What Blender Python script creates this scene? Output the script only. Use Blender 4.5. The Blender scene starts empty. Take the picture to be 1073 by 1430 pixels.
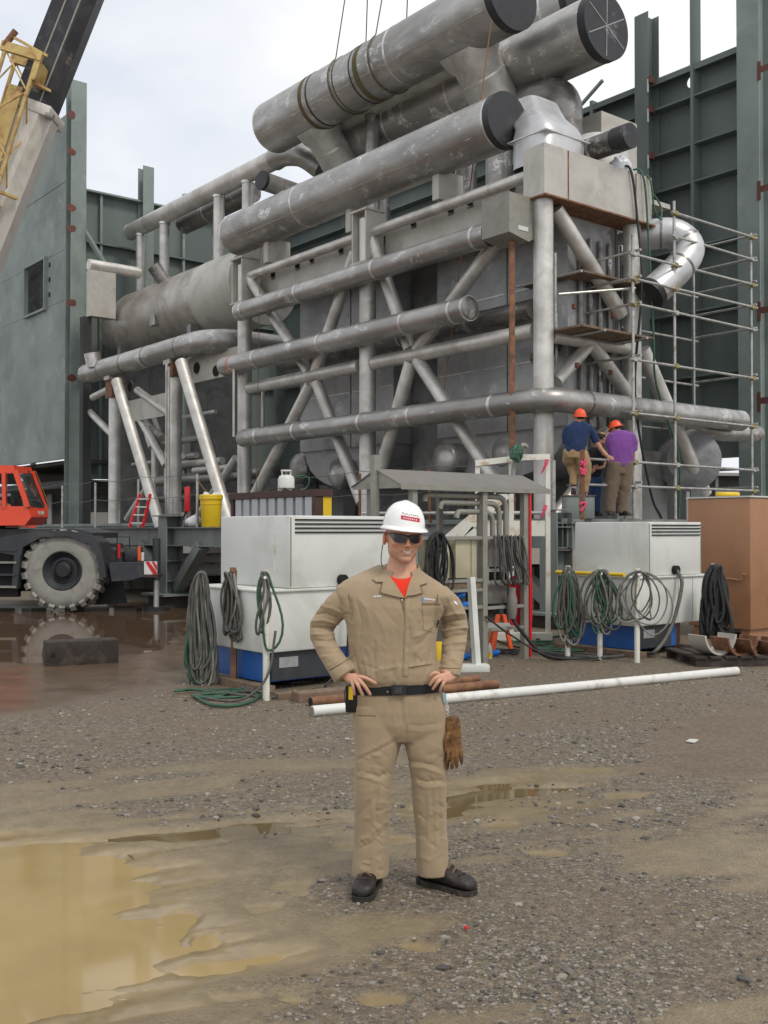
import bpy, bmesh, math, random
import numpy as np
from mathutils import Vector, Matrix

random.seed(7)
RNG = np.random.default_rng(11)
scene = bpy.context.scene
COL = scene.collection

# ------------------------------------------------------------------ camera
CAM_Z, FOCAL, PITCH = 1.70, 1461.0, math.atan(25.0 / 1461.0)
cam_data = bpy.data.cameras.new('camera')
cam_data.sensor_fit = 'VERTICAL'
cam_data.sensor_height = 36.0
cam_data.lens = 36.0 * FOCAL / 1430.0
cam_data.clip_start, cam_data.clip_end = 0.1, 2000.0
cam = bpy.data.objects.new('camera', cam_data)
cam.location = (0.0, 0.0, CAM_Z)
cam.rotation_euler = (math.pi / 2 + PITCH, 0.0, 0.0)
COL.objects.link(cam)
scene.camera = cam

# ------------------------------------------------------------------ sky and sun (bright overcast)
SUN_AZ, SUN_EL = math.radians(142.0), math.radians(52.0)     # azimuth clockwise from +Y (the way the camera looks)
world = bpy.data.worlds.new('World')
scene.world = world
world.use_nodes = True
wn, wl = world.node_tree.nodes, world.node_tree.links
wn.clear()
w_out = wn.new('ShaderNodeOutputWorld')
w_bg = wn.new('ShaderNodeBackground')
w_sky = wn.new('ShaderNodeTexSky')
w_sky.sky_type = 'NISHITA'
w_sky.sun_disc = False
w_sky.sun_elevation = SUN_EL
w_sky.sun_rotation = SUN_AZ
w_sky.air_density, w_sky.dust_density = 1.0, 3.0
w_tc = wn.new('ShaderNodeTexCoord')
w_map = wn.new('ShaderNodeMapping')
w_map.inputs['Scale'].default_value = (1.0, 1.0, 2.2)
w_map.inputs['Location'].default_value = (0.35, 0.1, 0.2)
w_n = wn.new('ShaderNodeTexNoise')
w_n.inputs['Scale'].default_value = 2.6
w_n.inputs['Detail'].default_value = 5.0
w_n.inputs['Roughness'].default_value = 0.5
w_ramp = wn.new('ShaderNodeValToRGB')
w_ramp.color_ramp.elements[0].position = 0.34
w_ramp.color_ramp.elements[0].color = (7.7, 8.1, 8.9, 1)
w_ramp.color_ramp.elements[1].position = 0.62
w_ramp.color_ramp.elements[1].color = (10.4, 10.4, 10.4, 1)
w_mix = wn.new('ShaderNodeMixRGB')
w_mix.inputs['Fac'].default_value = 0.93                     # the cloud sheet nearly hides the blue
wl.new(w_tc.outputs['Generated'], w_map.inputs['Vector'])
wl.new(w_map.outputs['Vector'], w_n.inputs['Vector'])
wl.new(w_n.outputs['Fac'], w_ramp.inputs['Fac'])
wl.new(w_sky.outputs['Color'], w_mix.inputs['Color1'])
wl.new(w_ramp.outputs['Color'], w_mix.inputs['Color2'])
wl.new(w_mix.outputs['Color'], w_bg.inputs['Color'])
w_bg.inputs['Strength'].default_value = 0.10
wl.new(w_bg.outputs['Background'], w_out.inputs['Surface'])

sun_data = bpy.data.lights.new('sun', 'SUN')
sun_data.energy = 1.5
sun_data.angle = math.radians(14.0)
sun_data.color = (1.0, 0.93, 0.84)
sun = bpy.data.objects.new('sun', sun_data)
sdir = Vector((math.sin(SUN_AZ) * math.cos(SUN_EL), math.cos(SUN_AZ) * math.cos(SUN_EL), math.sin(SUN_EL)))
sun.rotation_euler = sdir.to_track_quat('Z', 'Y').to_euler()
sun.location = sdir * 60
COL.objects.link(sun)

scene.view_settings.view_transform = 'Standard'
scene.view_settings.look = 'None'
scene.view_settings.gamma = 1.0
scene.view_settings.exposure = 0.10
scene.view_settings.use_curve_mapping = False

# ------------------------------------------------------------------ coordinates
# The plant stands turned to the camera: A runs along its long face (away to the left), B along its end (away to the right).
AX = Vector((-0.6268, 0.7792, 0.0))
BX = Vector((0.7792, 0.6268, 0.0))
ORG = Vector((2.98, 19.5, 0.0))           # corner column of the plant
UP = Vector((0, 0, 1))

def W(t, b, z):
    return ORG + AX * t + BX * b + UP * z

def ray(u, v):
    a, c = (u - 536.5) / FOCAL, (715.0 - v) / FOCAL
    cp, sp = math.cos(PITCH), math.sin(PITCH)
    return Vector((a, cp - c * sp, sp + c * cp))

EYE = Vector((0, 0, CAM_Z))

def pix(u, v, y):
    d = ray(u, v)
    return EYE + d * (y / d.y)

def on_ground(u, v, z=0.0):
    d = ray(u, v)
    return EYE + d * ((z - CAM_Z) / d.z)

def onb(u, v, b):
    d = ray(u, v)
    k = (b + BX.dot(ORG) - BX.dot(EYE)) / BX.dot(d)
    return EYE + d * k

def ont(u, v, t):
    d = ray(u, v)
    k = (t + AX.dot(ORG) - AX.dot(EYE)) / AX.dot(d)
    return EYE + d * k

def tbz(p):
    q = p - ORG
    return AX.dot(q), BX.dot(q), p.z

# ------------------------------------------------------------------ mesh builder
class MB:
    def __init__(self):
        self.v, self.f = [], []

    def add(self, vs, fs):
        o = len(self.v)
        self.v.extend(Vector(p) for p in vs)
        self.f.extend(tuple(i + o for i in f) for f in fs)
        return self

    def obox(self, c, ax, ay, az, bev=0.0):
        """box round c with half-axis vectors"""
        c, ax, ay, az = Vector(c), Vector(ax), Vector(ay), Vector(az)
        if bev <= 0:
            vs = [c + ax * i + ay * j + az * k for k in (-1, 1) for j in (-1, 1) for i in (-1, 1)]
            return self.add(vs, [(0, 2, 3, 1), (4, 5, 7, 6), (0, 1, 5, 4), (2, 6, 7, 3), (0, 4, 6, 2), (1, 3, 7, 5)])
        bm = bmesh.new()
        vs = [bm.verts.new(c + ax * i + ay * j + az * k) for k in (-1, 1) for j in (-1, 1) for i in (-1, 1)]
        for q in [(0, 2, 3, 1), (4, 5, 7, 6), (0, 1, 5, 4), (2, 6, 7, 3), (0, 4, 6, 2), (1, 3, 7, 5)]:
            bm.faces.new([vs[i] for i in q])
        bmesh.ops.bevel(bm, geom=bm.edges[:], offset=bev, segments=2, affect='EDGES', profile=0.5)
        bm.verts.index_update()
        self.add([x.co for x in bm.verts], [tuple(x.index for x in f.verts) for f in bm.faces])
        bm.free()
        return self

    def box(self, lo, hi, bev=0.0):
        lo, hi = Vector(lo), Vector(hi)
        c, h = (lo + hi) / 2, (hi - lo) / 2
        return self.obox(c, (h.x, 0, 0), (0, h.y, 0), (0, 0, h.z), bev)

    def tbox(self, lo, hi, bev=0.0):
        """box in plant coordinates (t, b, z)"""
        c = [(lo[i] + hi[i]) / 2 for i in range(3)]
        h = [(hi[i] - lo[i]) / 2 for i in range(3)]
        return self.obox(W(*c), AX * h[0], BX * h[1], UP * h[2], bev)

    def bar(self, p0, p1, w, h, up=UP, bev=0.0):
        p0, p1 = Vector(p0), Vector(p1)
        d = (p1 - p0)
        L = d.length
        d = d / L
        s = d.cross(up)
        if s.length < 1e-4:
            s = d.cross(Vector((0, 1, 0)))
        s.normalize()
        n = s.cross(d)
        return self.obox((p0 + p1) / 2, d * (L / 2), s * (w / 2), n * (h / 2), bev)

    def tube(self, pts, r, n=16, caps=True, closed=False):
        """tube through pts; r a number or one per point"""
        pts = [Vector(p) for p in pts]
        m = len(pts)
        rs = [r] * m if isinstance(r, (int, float)) else list(r)
        base = len(self.v)
        prev = None
        for i, p in enumerate(pts):
            if closed:
                d = (pts[(i + 1) % m] - pts[i - 1])
            elif i == 0:
                d = pts[1] - p
            elif i == m - 1:
                d = p - pts[i - 1]
            else:
                d = (pts[i + 1] - p).normalized() + (p - pts[i - 1]).normalized()
            if d.length < 1e-9:
                d = prev[2] if prev else UP
            d = d.normalized()
            if prev is None:
                s = d.cross(UP)
                if s.length < 1e-3:
                    s = d.cross(Vector((0, 1, 0)))
            else:
                s = prev[0] - d * prev[0].dot(d)
                if s.length < 1e-6:
                    s = d.cross(UP)
            s.normalize()
            q = d.cross(s)
            prev = (s, q, d)
            for k in range(n):
                a = 2 * math.pi * k / n
                self.v.append(p + s * (rs[i] * math.cos(a)) + q * (rs[i] * math.sin(a)))
        rng = m if closed else m - 1
        for i in range(rng):
            a, b = base + i * n, base + ((i + 1) % m) * n
            for k in range(n):
                k2 = (k + 1) % n
                self.f.append((a + k, a + k2, b + k2, b + k))
        if caps and not closed:
            self.f.append(tuple(base + k for k in reversed(range(n))))
            self.f.append(tuple(base + (m - 1) * n + k for k in range(n)))
        return self

    def ring(self, p, axis, r, length, n=32):
        """closed band round an axis, a little thicker than what it wraps"""
        axis = Vector(axis).normalized()
        p = Vector(p)
        return self.tube([p - axis * length / 2, p + axis * length / 2], r, n)

    def dome(self, p, axis, r, depth, n=32, m=6):
        """dished head starting at p and bulging along axis"""
        axis = Vector(axis).normalized()
        pts, rs = [], []
        for i in range(m + 1):
            a = (math.pi / 2) * i / m
            pts.append(Vector(p) + axis * (depth * math.sin(a)))
            rs.append(max(r * math.cos(a), r * 0.02))
        return self.tube(pts, rs, n)

    def lathe(self, prof, base, n=32, axis=UP):
        """profile of (radius, height) turned round an axis"""
        axis = Vector(axis).normalized()
        s = axis.cross(Vector((0, 0, 1)))
        if s.length < 1e-3:
            s = Vector((1, 0, 0))
        s.normalize()
        q = axis.cross(s)
        o = len(self.v)
        for r, z in prof:
            for k in range(n):
                a = 2 * math.pi * k / n
                self.v.append(Vector(base) + axis * z + s * (max(r, 1e-4) * math.cos(a)) + q * (max(r, 1e-4) * math.sin(a)))
        for i in range(len(prof) - 1):
            for k in range(n):
                k2 = (k + 1) % n
                self.f.append((o + i * n + k, o + i * n + k2, o + (i + 1) * n + k2, o + (i + 1) * n + k))
        return self

    def prism(self, poly, ex):
        """polygon of 3-D points pushed along ex"""
        ex = Vector(ex)
        n = len(poly)
        poly = [Vector(p) for p in poly]
        vs = poly + [p + ex for p in poly]
        fs = [tuple(range(n)), tuple(reversed(range(n, 2 * n)))]
        fs += [(i, i + n, (i + 1) % n + n, (i + 1) % n) for i in range(n)]
        return self.add(vs, fs)

    def ibeam(self, p0, p1, depth, width, up=UP, tf=0.025, tw=0.018):
        """I-section from p0 to p1; depth measured along up"""
        p0, p1, up = Vector(p0), Vector(p1), Vector(up).normalized()
        d = (p1 - p0).normalized()
        s = d.cross(up).normalized()
        c, hl = (p0 + p1) / 2, (p1 - p0).length / 2
        self.obox(c + up * (depth / 2 - tf / 2), d * hl, s * width / 2, up * tf / 2)
        self.obox(c - up * (depth / 2 - tf / 2), d * hl, s * width / 2, up * tf / 2)
        self.obox(c, d * hl, s * tw / 2, up * (depth / 2 - tf - 0.0005))
        return self

    def mesh(self, name, origin=(0, 0, 0), smooth=None):
        o = Vector(origin)
        me = bpy.data.meshes.new(name)
        me.from_pydata([tuple(p - o) for p in self.v], [], self.f)
        bm = bmesh.new()
        bm.from_mesh(me)
        bmesh.ops.recalc_face_normals(bm, faces=bm.faces)
        bm.to_mesh(me)
        bm.free()
        if smooth:
            me.polygons.foreach_set('use_smooth', [True] * len(me.polygons))
            me.set_sharp_from_angle(angle=math.radians(smooth))
        return me

    def build(self, name, mat, parent=None, smooth=None, label=None):
        """ONE mesh object; its origin is the thing's base (or, top level, the mesh's own foot)"""
        if parent is not None:
            origin = root_of(parent).location
        else:
            lo = Vector((min(p.x for p in self.v), min(p.y for p in self.v), min(p.z for p in self.v)))
            hi = Vector((max(p.x for p in self.v), max(p.y for p in self.v), max(p.z for p in self.v)))
            origin = Vector(((lo.x + hi.x) / 2, (lo.y + hi.y) / 2, lo.z))
        me = self.mesh(name, origin, smooth)
        return link_mesh(name, me, mat, parent, origin, label)

def root_of(o):
    while o.parent is not None:
        o = o.parent
    return o

def link_mesh(name, me, mat, parent=None, origin=(0, 0, 0), label=None):
    if mat is not None:
        for m in (mat if isinstance(mat, (list, tuple)) else [mat]):
            me.materials.append(m)
    o = bpy.data.objects.new(name, me)
    COL.objects.link(o)
    if parent is not None:
        o.parent = parent
    else:
        o.location = origin
    if label:
        o['label'] = label
    return o

def thing(name, label, cat, loc, group=None):
    o = bpy.data.objects.new(name, None)
    o.empty_display_size = 0.1
    COL.objects.link(o)
    o.location = loc
    return tag(o, label, cat, group)

def tag(o, label, cat, group=None, kind=None):
    o['label'] = label
    if cat:
        o['category'] = cat
    if group:
        o['group'] = group
    if kind:
        o['kind'] = kind
    return o

def structure(o):
    o['kind'] = 'structure'
    return o

def copy_tree(o, loc, label, parent=None):
    c = o.copy()
    COL.objects.link(c)
    c.parent = parent
    if parent is None:
        c.location = loc
        c['label'] = label
    for ch in list(o.children):
        copy_tree(ch, None, None, c)
    return c

def arc(c, e0, e1, r, a0, a1, n=8):
    c, e0, e1 = Vector(c), Vector(e0), Vector(e1)
    return [c + e0 * (r * math.cos(a0 + (a1 - a0) * i / n)) + e1 * (r * math.sin(a0 + (a1 - a0) * i / n)) for i in range(n + 1)]

def rounded(pts, rad, n=6):
    """polyline with its corners rounded (pipe bends)"""
    pts = [Vector(p) for p in pts]
    out = [pts[0]]
    for i in range(1, len(pts) - 1):
        p = pts[i]
        a, b = (pts[i - 1] - p), (pts[i + 1] - p)
        r = min(rad, a.length * 0.49, b.length * 0.49)
        p0, p1 = p + a.normalized() * r, p + b.normalized() * r
        for k in range(n + 1):
            s = k / n
            out.append(p0 * (1 - s) ** 2 + p * (2 * s * (1 - s)) + p1 * s ** 2)
    out.append(pts[-1])
    return out

def spline(pts, n=6):
    """Catmull-Rom through pts"""
    pts = [Vector(p) for p in pts]
    q = [pts[0] * 2 - pts[1]] + pts + [pts[-1] * 2 - pts[-2]]
    out = []
    for i in range(1, len(q) - 2):
        for k in range(n):
            s = k / n
            a, b, c, d = q[i - 1], q[i], q[i + 1], q[i + 2]
            out.append(0.5 * ((2 * b) + (c - a) * s + (2 * a - 5 * b + 4 * c - d) * s * s + (3 * b - a - 3 * c + d) * s ** 3))
    out.append(pts[-1])
    return out

# ------------------------------------------------------------------ materials
def mat_new(name):
    m = bpy.data.materials.new(name)
    m.use_nodes = True
    nt = m.node_tree
    nt.nodes.clear()
    out = nt.nodes.new('ShaderNodeOutputMaterial')
    b = nt.nodes.new('ShaderNodeBsdfPrincipled')
    nt.links.new(b.outputs['BSDF'], out.inputs['Surface'])
    return m, nt, b

def mixc(nt, fac, c1, c2, mode='MIX'):
    n = nt.nodes.new('ShaderNodeMixRGB')
    n.blend_type = mode
    for s, v in ((n.inputs['Fac'], fac), (n.inputs['Color1'], c1), (n.inputs['Color2'], c2)):
        if isinstance(v, (int, float)):
            s.default_value = v
        elif isinstance(v, tuple):
            s.default_value = v if len(v) == 4 else (*v, 1)
        else:
            nt.links.new(v, s)
    return n.outputs['Color']

def noise(nt, vec, scale, detail=4.0, rough=0.55, dist=0.0):
    n = nt.nodes.new('ShaderNodeTexNoise')
    n.inputs['Scale'].default_value = scale
    n.inputs['Detail'].default_value = detail
    n.inputs['Roughness'].default_value = rough
    n.inputs['Distortion'].default_value = dist
    if vec is not None:
        nt.links.new(vec, n.inputs['Vector'])
    return n.outputs['Fac']

def ramp(nt, fac, p0, p1, c0=(0, 0, 0), c1=(1, 1, 1)):
    n = nt.nodes.new('ShaderNodeValToRGB')
    e = n.color_ramp.elements
    e[0].position, e[1].position = p0, p1
    e[0].color, e[1].color = (*c0, 1), (*c1, 1)
    nt.links.new(fac, n.inputs['Fac'])
    return n.outputs['Color']

def position(nt, scale=(1, 1, 1)):
    g = nt.nodes.new('ShaderNodeNewGeometry')
    m = nt.nodes.new('ShaderNodeMapping')
    m.inputs['Scale'].default_value = scale
    nt.links.new(g.outputs['Position'], m.inputs['Vector'])
    return m.outputs['Vector']

def bump(nt, b, height, strength, dist=0.01):
    n = nt.nodes.new('ShaderNodeBump')
    n.inputs['Strength'].default_value = strength
    n.inputs['Distance'].default_value = dist
    nt.links.new(height, n.inputs['Height'])
    nt.links.new(n.outputs['Normal'], b.inputs['Normal'])

def surf(name, base, rough=0.6, metal=0.0, var=0.25, scale=3.0, stain=None, stain_amt=0.5, stain_scale=2.0, streak=False,
         bump_s=0.0, bump_scale=60.0, spec=0.5, smear=None, smear_at=0.66, smear_scale=1.6, coat=0.0, along=None):
    """paint or metal: uneven tone, blotches of a second colour, runs down the face, scuffs and fine relief"""
    m, nt, b = mat_new(name)
    pos = position(nt, (1, 1, 0.18) if streak else (1, 1, 1))
    pos1 = position(nt)
    if along:                                                    # drag marks lengthwise on the pipes
        mp = pos.node
        mp.vector_type = 'TEXTURE'
        mp.inputs['Rotation'].default_value = (0, 0, math.atan2(AX.y, AX.x))
        mp.inputs['Scale'].default_value = (along, 1, 1)
    lo = tuple(max(c * (1 - var), 0) for c in base)
    hi = tuple(min(c * (1 + var), 0.95) for c in base)
    n1 = noise(nt, pos, scale, 6.0, 0.62)
    col = ramp(nt, n1, 0.30, 0.70, lo, hi)
    if stain:
        n2 = noise(nt, pos, stain_scale, 5.0, 0.65, 0.4)
        lo_p = 0.62 - 0.28 * stain_amt
        f = ramp(nt, n2, lo_p, lo_p + 0.16)
        col = mixc(nt, f, col, stain)
    if smear:
        n3 = noise(nt, pos1, smear_scale, 3.0, 0.5)
        n4 = noise(nt, pos1, smear_scale * 9, 3.0, 0.6)
        f = mixc(nt, 1.0, ramp(nt, n3, smear_at, smear_at + 0.05), ramp(nt, n4, 0.40, 0.58), 'MULTIPLY')
        col = mixc(nt, f, col, smear)
        if along:
            n5 = noise(nt, pos, smear_scale * 3.0, 4.0, 0.6)
            n6 = noise(nt, pos, smear_scale * 14.0, 2.0, 0.6)
            f = mixc(nt, 1.0, ramp(nt, n5, 0.60, 0.66), ramp(nt, n6, 0.44, 0.56), 'MULTIPLY')
            col = mixc(nt, mixc(nt, 1.0, f, (0.75, 0.75, 0.75), 'MULTIPLY'), col, smear)
            n7 = noise(nt, pos, 2.4, 5.0, 0.7)
            col = mixc(nt, mixc(nt, 1.0, ramp(nt, n7, 0.52, 0.70), (0.45, 0.45, 0.45), 'MULTIPLY'), col, stain)
    nt.links.new(col, b.inputs['Base Color'])
    b.inputs['Metallic'].default_value = metal
    b.inputs['Specular IOR Level'].default_value = spec
    b.inputs['Coat Weight'].default_value = coat
    r = nt.nodes.new('ShaderNodeMapRange')
    r.inputs['To Min'].default_value = max(rough - 0.12, 0.03)
    r.inputs['To Max'].default_value = min(rough + 0.14, 1.0)
    nt.links.new(noise(nt, pos1, scale * 2.3, 4.0), r.inputs['Value'])
    nt.links.new(r.outputs['Result'], b.inputs['Roughness'])
    if bump_s > 0:
        bump(nt, b, noise(nt, pos1, bump_scale, 3.0), bump_s)
    return m

def plain(name, base, rough=0.6, metal=0.0, var=0.12, scale=25.0, bump_s=0.0, bump_scale=200.0, spec=0.5):
    return surf(name, base, rough, metal, var, scale, bump_s=bump_s, bump_scale=bump_scale, spec=spec)

M = {}
M['pipe'] = surf('stainless_pipe', (0.42, 0.41, 0.395), 0.40, 0.74, 0.34, 1.3, stain=(0.27, 0.26, 0.245), stain_amt=0.55, stain_scale=0.8,
                 smear=(0.66, 0.65, 0.63), smear_at=0.60, smear_scale=2.0, bump_s=0.05, bump_scale=9, along=3.0)
M['pipe_dark'] = surf('dull_steel_pipe', (0.27, 0.26, 0.25), 0.40, 0.75, 0.28, 1.2, stain=(0.14, 0.125, 0.115), stain_amt=0.6,
                      smear=(0.50, 0.49, 0.48), smear_at=0.60, smear_scale=2.2, bump_s=0.03, bump_scale=14, along=3.0)
M['tube'] = surf('galvanised_tube', (0.58, 0.565, 0.53), 0.50, 0.7, 0.26, 1.6, stain=(0.44, 0.42, 0.375), stain_amt=0.4, stain_scale=1.2,
                 smear=(0.66, 0.65, 0.63), smear_at=0.66, smear_scale=3.0, bump_s=0.03, bump_scale=20)
M['weld'] = surf('ground_weld', (0.60, 0.585, 0.56), 0.34, 0.8, 0.2, 9)
M['tank'] = surf('weathered_tank', (0.42, 0.395, 0.36), 0.40, 0.68, 0.22, 1.2, stain=(0.29, 0.265, 0.235), stain_amt=0.5, stain_scale=1.1,
                 smear=(0.42, 0.37, 0.30), smear_at=0.6, bump_s=0.04, bump_scale=9)
M['casing'] = surf('casing_plate', (0.37, 0.37, 0.37), 0.5, 0.35, 0.2, 1.2, stain=(0.29, 0.29, 0.295), stain_amt=0.5, smear=(0.5, 0.5, 0.5), smear_at=0.64)
M['girder'] = surf('girder_plate', (0.46, 0.44, 0.395), 0.5, 0.2, 0.10, 2.2, stain=(0.38, 0.355, 0.31), stain_amt=0.45, stain_scale=1.6)
M['silver'] = surf('silver_lagging', (0.54, 0.54, 0.54), 0.42, 0.7, 0.14, 2.5, bump_s=0.3, bump_scale=6)
M['black_cap'] = surf('black_plastic_cap', (0.018, 0.019, 0.021), 0.5, 0.0, 0.3, 3, smear=(0.10, 0.10, 0.11), smear_at=0.62)
M['hole'] = plain('opening_shade_black', (0.008, 0.008, 0.008), 0.9)  # flat black stands in for the shade inside openings that are not cut
M['green'] = surf('green_grey_primer', (0.135, 0.165, 0.152), 0.62, 0.0, 0.16, 0.7, stain=(0.105, 0.128, 0.120), stain_amt=0.55, stain_scale=0.6, streak=True,
                  bump_s=0.05, bump_scale=5)
M['green_wall'] = surf('green_grey_wall_primer', (0.205, 0.245, 0.225), 0.6, 0.0, 0.18, 0.5, stain=(0.155, 0.185, 0.172), stain_amt=0.55, stain_scale=0.45,
                       smear=(0.27, 0.30, 0.28), smear_at=0.6, smear_scale=0.8, bump_s=0.08, bump_scale=3)
M['deck'] = surf('deck_primer', (0.19, 0.215, 0.205), 0.55, 0.0, 0.14, 1.2, stain=(0.13, 0.14, 0.13), stain_amt=0.5, streak=True)
M['primer_red'] = surf('red_oxide', (0.12, 0.042, 0.032), 0.7, 0, 0.25, 6)
M['rust'] = surf('rusty_steel', (0.16, 0.075, 0.04), 0.75, 0.1, 0.35, 7, stain=(0.26, 0.13, 0.06), stain_amt=0.5, stain_scale=8, bump_s=0.3)
M['white'] = surf('white_paint', (0.60, 0.615, 0.585), 0.45, 0, 0.05, 1.3, stain=(0.50, 0.505, 0.46), stain_amt=0.5, stain_scale=1.1, bump_s=0.05, bump_scale=3)
M['white_rusty'] = surf('chipped_white_paint', (0.66, 0.65, 0.58), 0.5, 0, 0.06, 4, stain=(0.42, 0.27, 0.13), stain_amt=0.22, stain_scale=5)
M['white_pvc'] = surf('white_plastic_pipe', (0.66, 0.66, 0.63), 0.4, 0, 0.06, 4, stain=(0.42, 0.39, 0.32), stain_amt=0.3, stain_scale=4)
M['blue'] = surf('blue_paint', (0.012, 0.10, 0.36), 0.4, 0, 0.15, 4)
M['brown_box'] = surf('tan_brown_paint', (0.33, 0.165, 0.082), 0.5, 0, 0.07, 1.5, stain=(0.27, 0.13, 0.066), stain_amt=0.4, stain_scale=1.2, bump_s=0.04, bump_scale=30)
M['cream'] = surf('cream_paint', (0.40, 0.37, 0.25), 0.5, 0, 0.1, 4)
M['stand'] = surf('grey_stand_paint', (0.235, 0.23, 0.20), 0.55, 0, 0.12, 4, stain=(0.2, 0.17, 0.12), stain_amt=0.3, stain_scale=6)
M['roof_sheet'] = surf('grey_roof_sheet', (0.18, 0.17, 0.158), 0.6, 0.1, 0.12, 3, stain=(0.19, 0.17, 0.15), stain_amt=0.4)
M['corrug'] = surf('corrugated_grey', (0.46, 0.48, 0.50), 0.5, 0.2, 0.08, 5, streak=True)
M['brown_trim'] = surf('brown_trim', (0.055, 0.026, 0.02), 0.6, 0, 0.2, 6)
M['red'] = surf('red_paint', (0.52, 0.012, 0.018), 0.4, 0, 0.12, 6)
M['orange'] = surf('crane_orange', (0.70, 0.055, 0.012), 0.32, 0, 0.07, 3, coat=0.3)
M['orange_hat'] = plain('orange_plastic', (0.80, 0.085, 0.02), 0.35)
M['yellow'] = surf('yellow_plastic', (0.68, 0.46, 0.012), 0.4, 0, 0.08, 5)
M['crane_dark'] = surf('crane_charcoal', (0.03, 0.034, 0.04), 0.5, 0, 0.25, 3, stain=(0.06, 0.058, 0.052), stain_amt=0.3)
M['crane_white'] = surf('crane_boom_white', (0.58, 0.55, 0.50), 0.45, 0, 0.06, 2, stain=(0.44, 0.40, 0.34), stain_amt=0.4, streak=True)
M['boom_black'] = surf('boom_black', (0.020, 0.019, 0.022), 0.42, 0.1, 0.4, 2, stain=(0.05, 0.046, 0.045), stain_amt=0.4, smear=(0.14, 0.12, 0.1), smear_at=0.62)
M['jib_yellow'] = surf('jib_yellow', (0.50, 0.36, 0.13), 0.55, 0, 0.12, 3, stain=(0.30, 0.14, 0.05), stain_amt=0.42, stain_scale=3.5)
M['tyre'] = surf('muddy_tyre', (0.27, 0.265, 0.235), 0.9, 0, 0.14, 5, stain=(0.17, 0.165, 0.15), stain_amt=0.35, stain_scale=3, bump_s=0.3, bump_scale=30)
M['rubber'] = plain('black_rubber', (0.016, 0.016, 0.017), 0.6, 0, 0.3, 18)
M['hose_grey'] = plain('grey_hose', (0.085, 0.085, 0.075), 0.6, 0, 0.35, 9)
M['hose_green'] = plain('green_hose', (0.022, 0.085, 0.045), 0.5, 0, 0.35, 9)
M['hose_pale'] = plain('pale_lead', (0.19, 0.18, 0.155), 0.6, 0, 0.3, 9)
M['wood_dark'] = surf('tarred_timber', (0.032, 0.024, 0.02), 0.8, 0, 0.35, 6, stain=(0.075, 0.055, 0.04), stain_amt=0.35, stain_scale=5, bump_s=0.5, bump_scale=25)
M['wood'] = surf('weathered_board', (0.17, 0.12, 0.08), 0.85, 0, 0.3, 7, stain=(0.09, 0.06, 0.04), stain_amt=0.45, stain_scale=5, bump_s=0.4)
M['scaf'] = surf('scaffold_tube', (0.42, 0.42, 0.40), 0.42, 0.6, 0.2, 7, stain=(0.26, 0.24, 0.20), stain_amt=0.4, stain_scale=9)
M['coupler'] = plain('yellow_coupler', (0.26, 0.21, 0.07), 0.6)
M['glass'] = None
M['rope'] = plain('tan_rope', (0.22, 0.12, 0.06), 0.9)
M['strap'] = plain('olive_strap', (0.105, 0.085, 0.035), 0.85)
M['wire'] = plain('dull_wire', (0.16, 0.16, 0.155), 0.5, 0.5)
M['pink'] = plain('pink_tape', (0.62, 0.05, 0.14), 0.6)
M['blue_plug'] = plain('blue_plastic', (0.01, 0.14, 0.50), 0.4)
M['shed'] = surf('far_shed_sheet', (0.30, 0.30, 0.29), 0.7, 0.1, 0.15, 0.5, streak=True)
M['shed_dark'] = surf('shed_shade_dark', (0.05, 0.052, 0.05), 0.9, 0, 0.3, 0.6)  # shade of the open shed bays, put into a solid wall's colour
M['inner'] = surf('inner_duct_plate', (0.20, 0.20, 0.195), 0.5, 0.4, 0.25, 1.5, stain=(0.14, 0.138, 0.133), stain_amt=0.5)
M['hivis'] = plain('orange_board', (0.75, 0.10, 0.02), 0.5)

def glass_mat():
    m, nt, b = mat_new('cab_glass')
    b.inputs['Base Color'].default_value = (0.75, 0.85, 0.85, 1)
    b.inputs['Roughness'].default_value = 0.03
    b.inputs['Transmission Weight'].default_value = 1.0
    b.inputs['IOR'].default_value = 1.12
    return m
M['glass'] = glass_mat()

# value noise for shaping terrain, folds and stones
def _hash(ix, iy, seed):
    h = (ix.astype(np.int64) * 374761393 + iy.astype(np.int64) * 668265263 + seed * 1442695041) & 0x7fffffff
    h = ((h ^ (h >> 13)) * 1274126177) & 0x7fffffff
    return ((h ^ (h >> 16)) & 0xffff) / 65535.0

def vnoise(x, y, seed=0):
    ix, iy = np.floor(x), np.floor(y)
    fx, fy = x - ix, y - iy
    fx, fy = fx * fx * (3 - 2 * fx), fy * fy * (3 - 2 * fy)
    a, b = _hash(ix, iy, seed), _hash(ix + 1, iy, seed)
    c, d = _hash(ix, iy + 1, seed), _hash(ix + 1, iy + 1, seed)
    return (a * (1 - fx) + b * fx) * (1 - fy) + (c * (1 - fx) + d * fx) * fy

def fbm(x, y, seed=0, oct=4, gain=0.5):
    s, a, t = 0.0, 1.0, 0.0
    for i in range(oct):
        s = s + a * vnoise(x * 2 ** i + 17.3 * i, y * 2 ** i - 9.1 * i, seed + i)
        t += a
        a *= gain
    return s / t - 0.5

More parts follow.
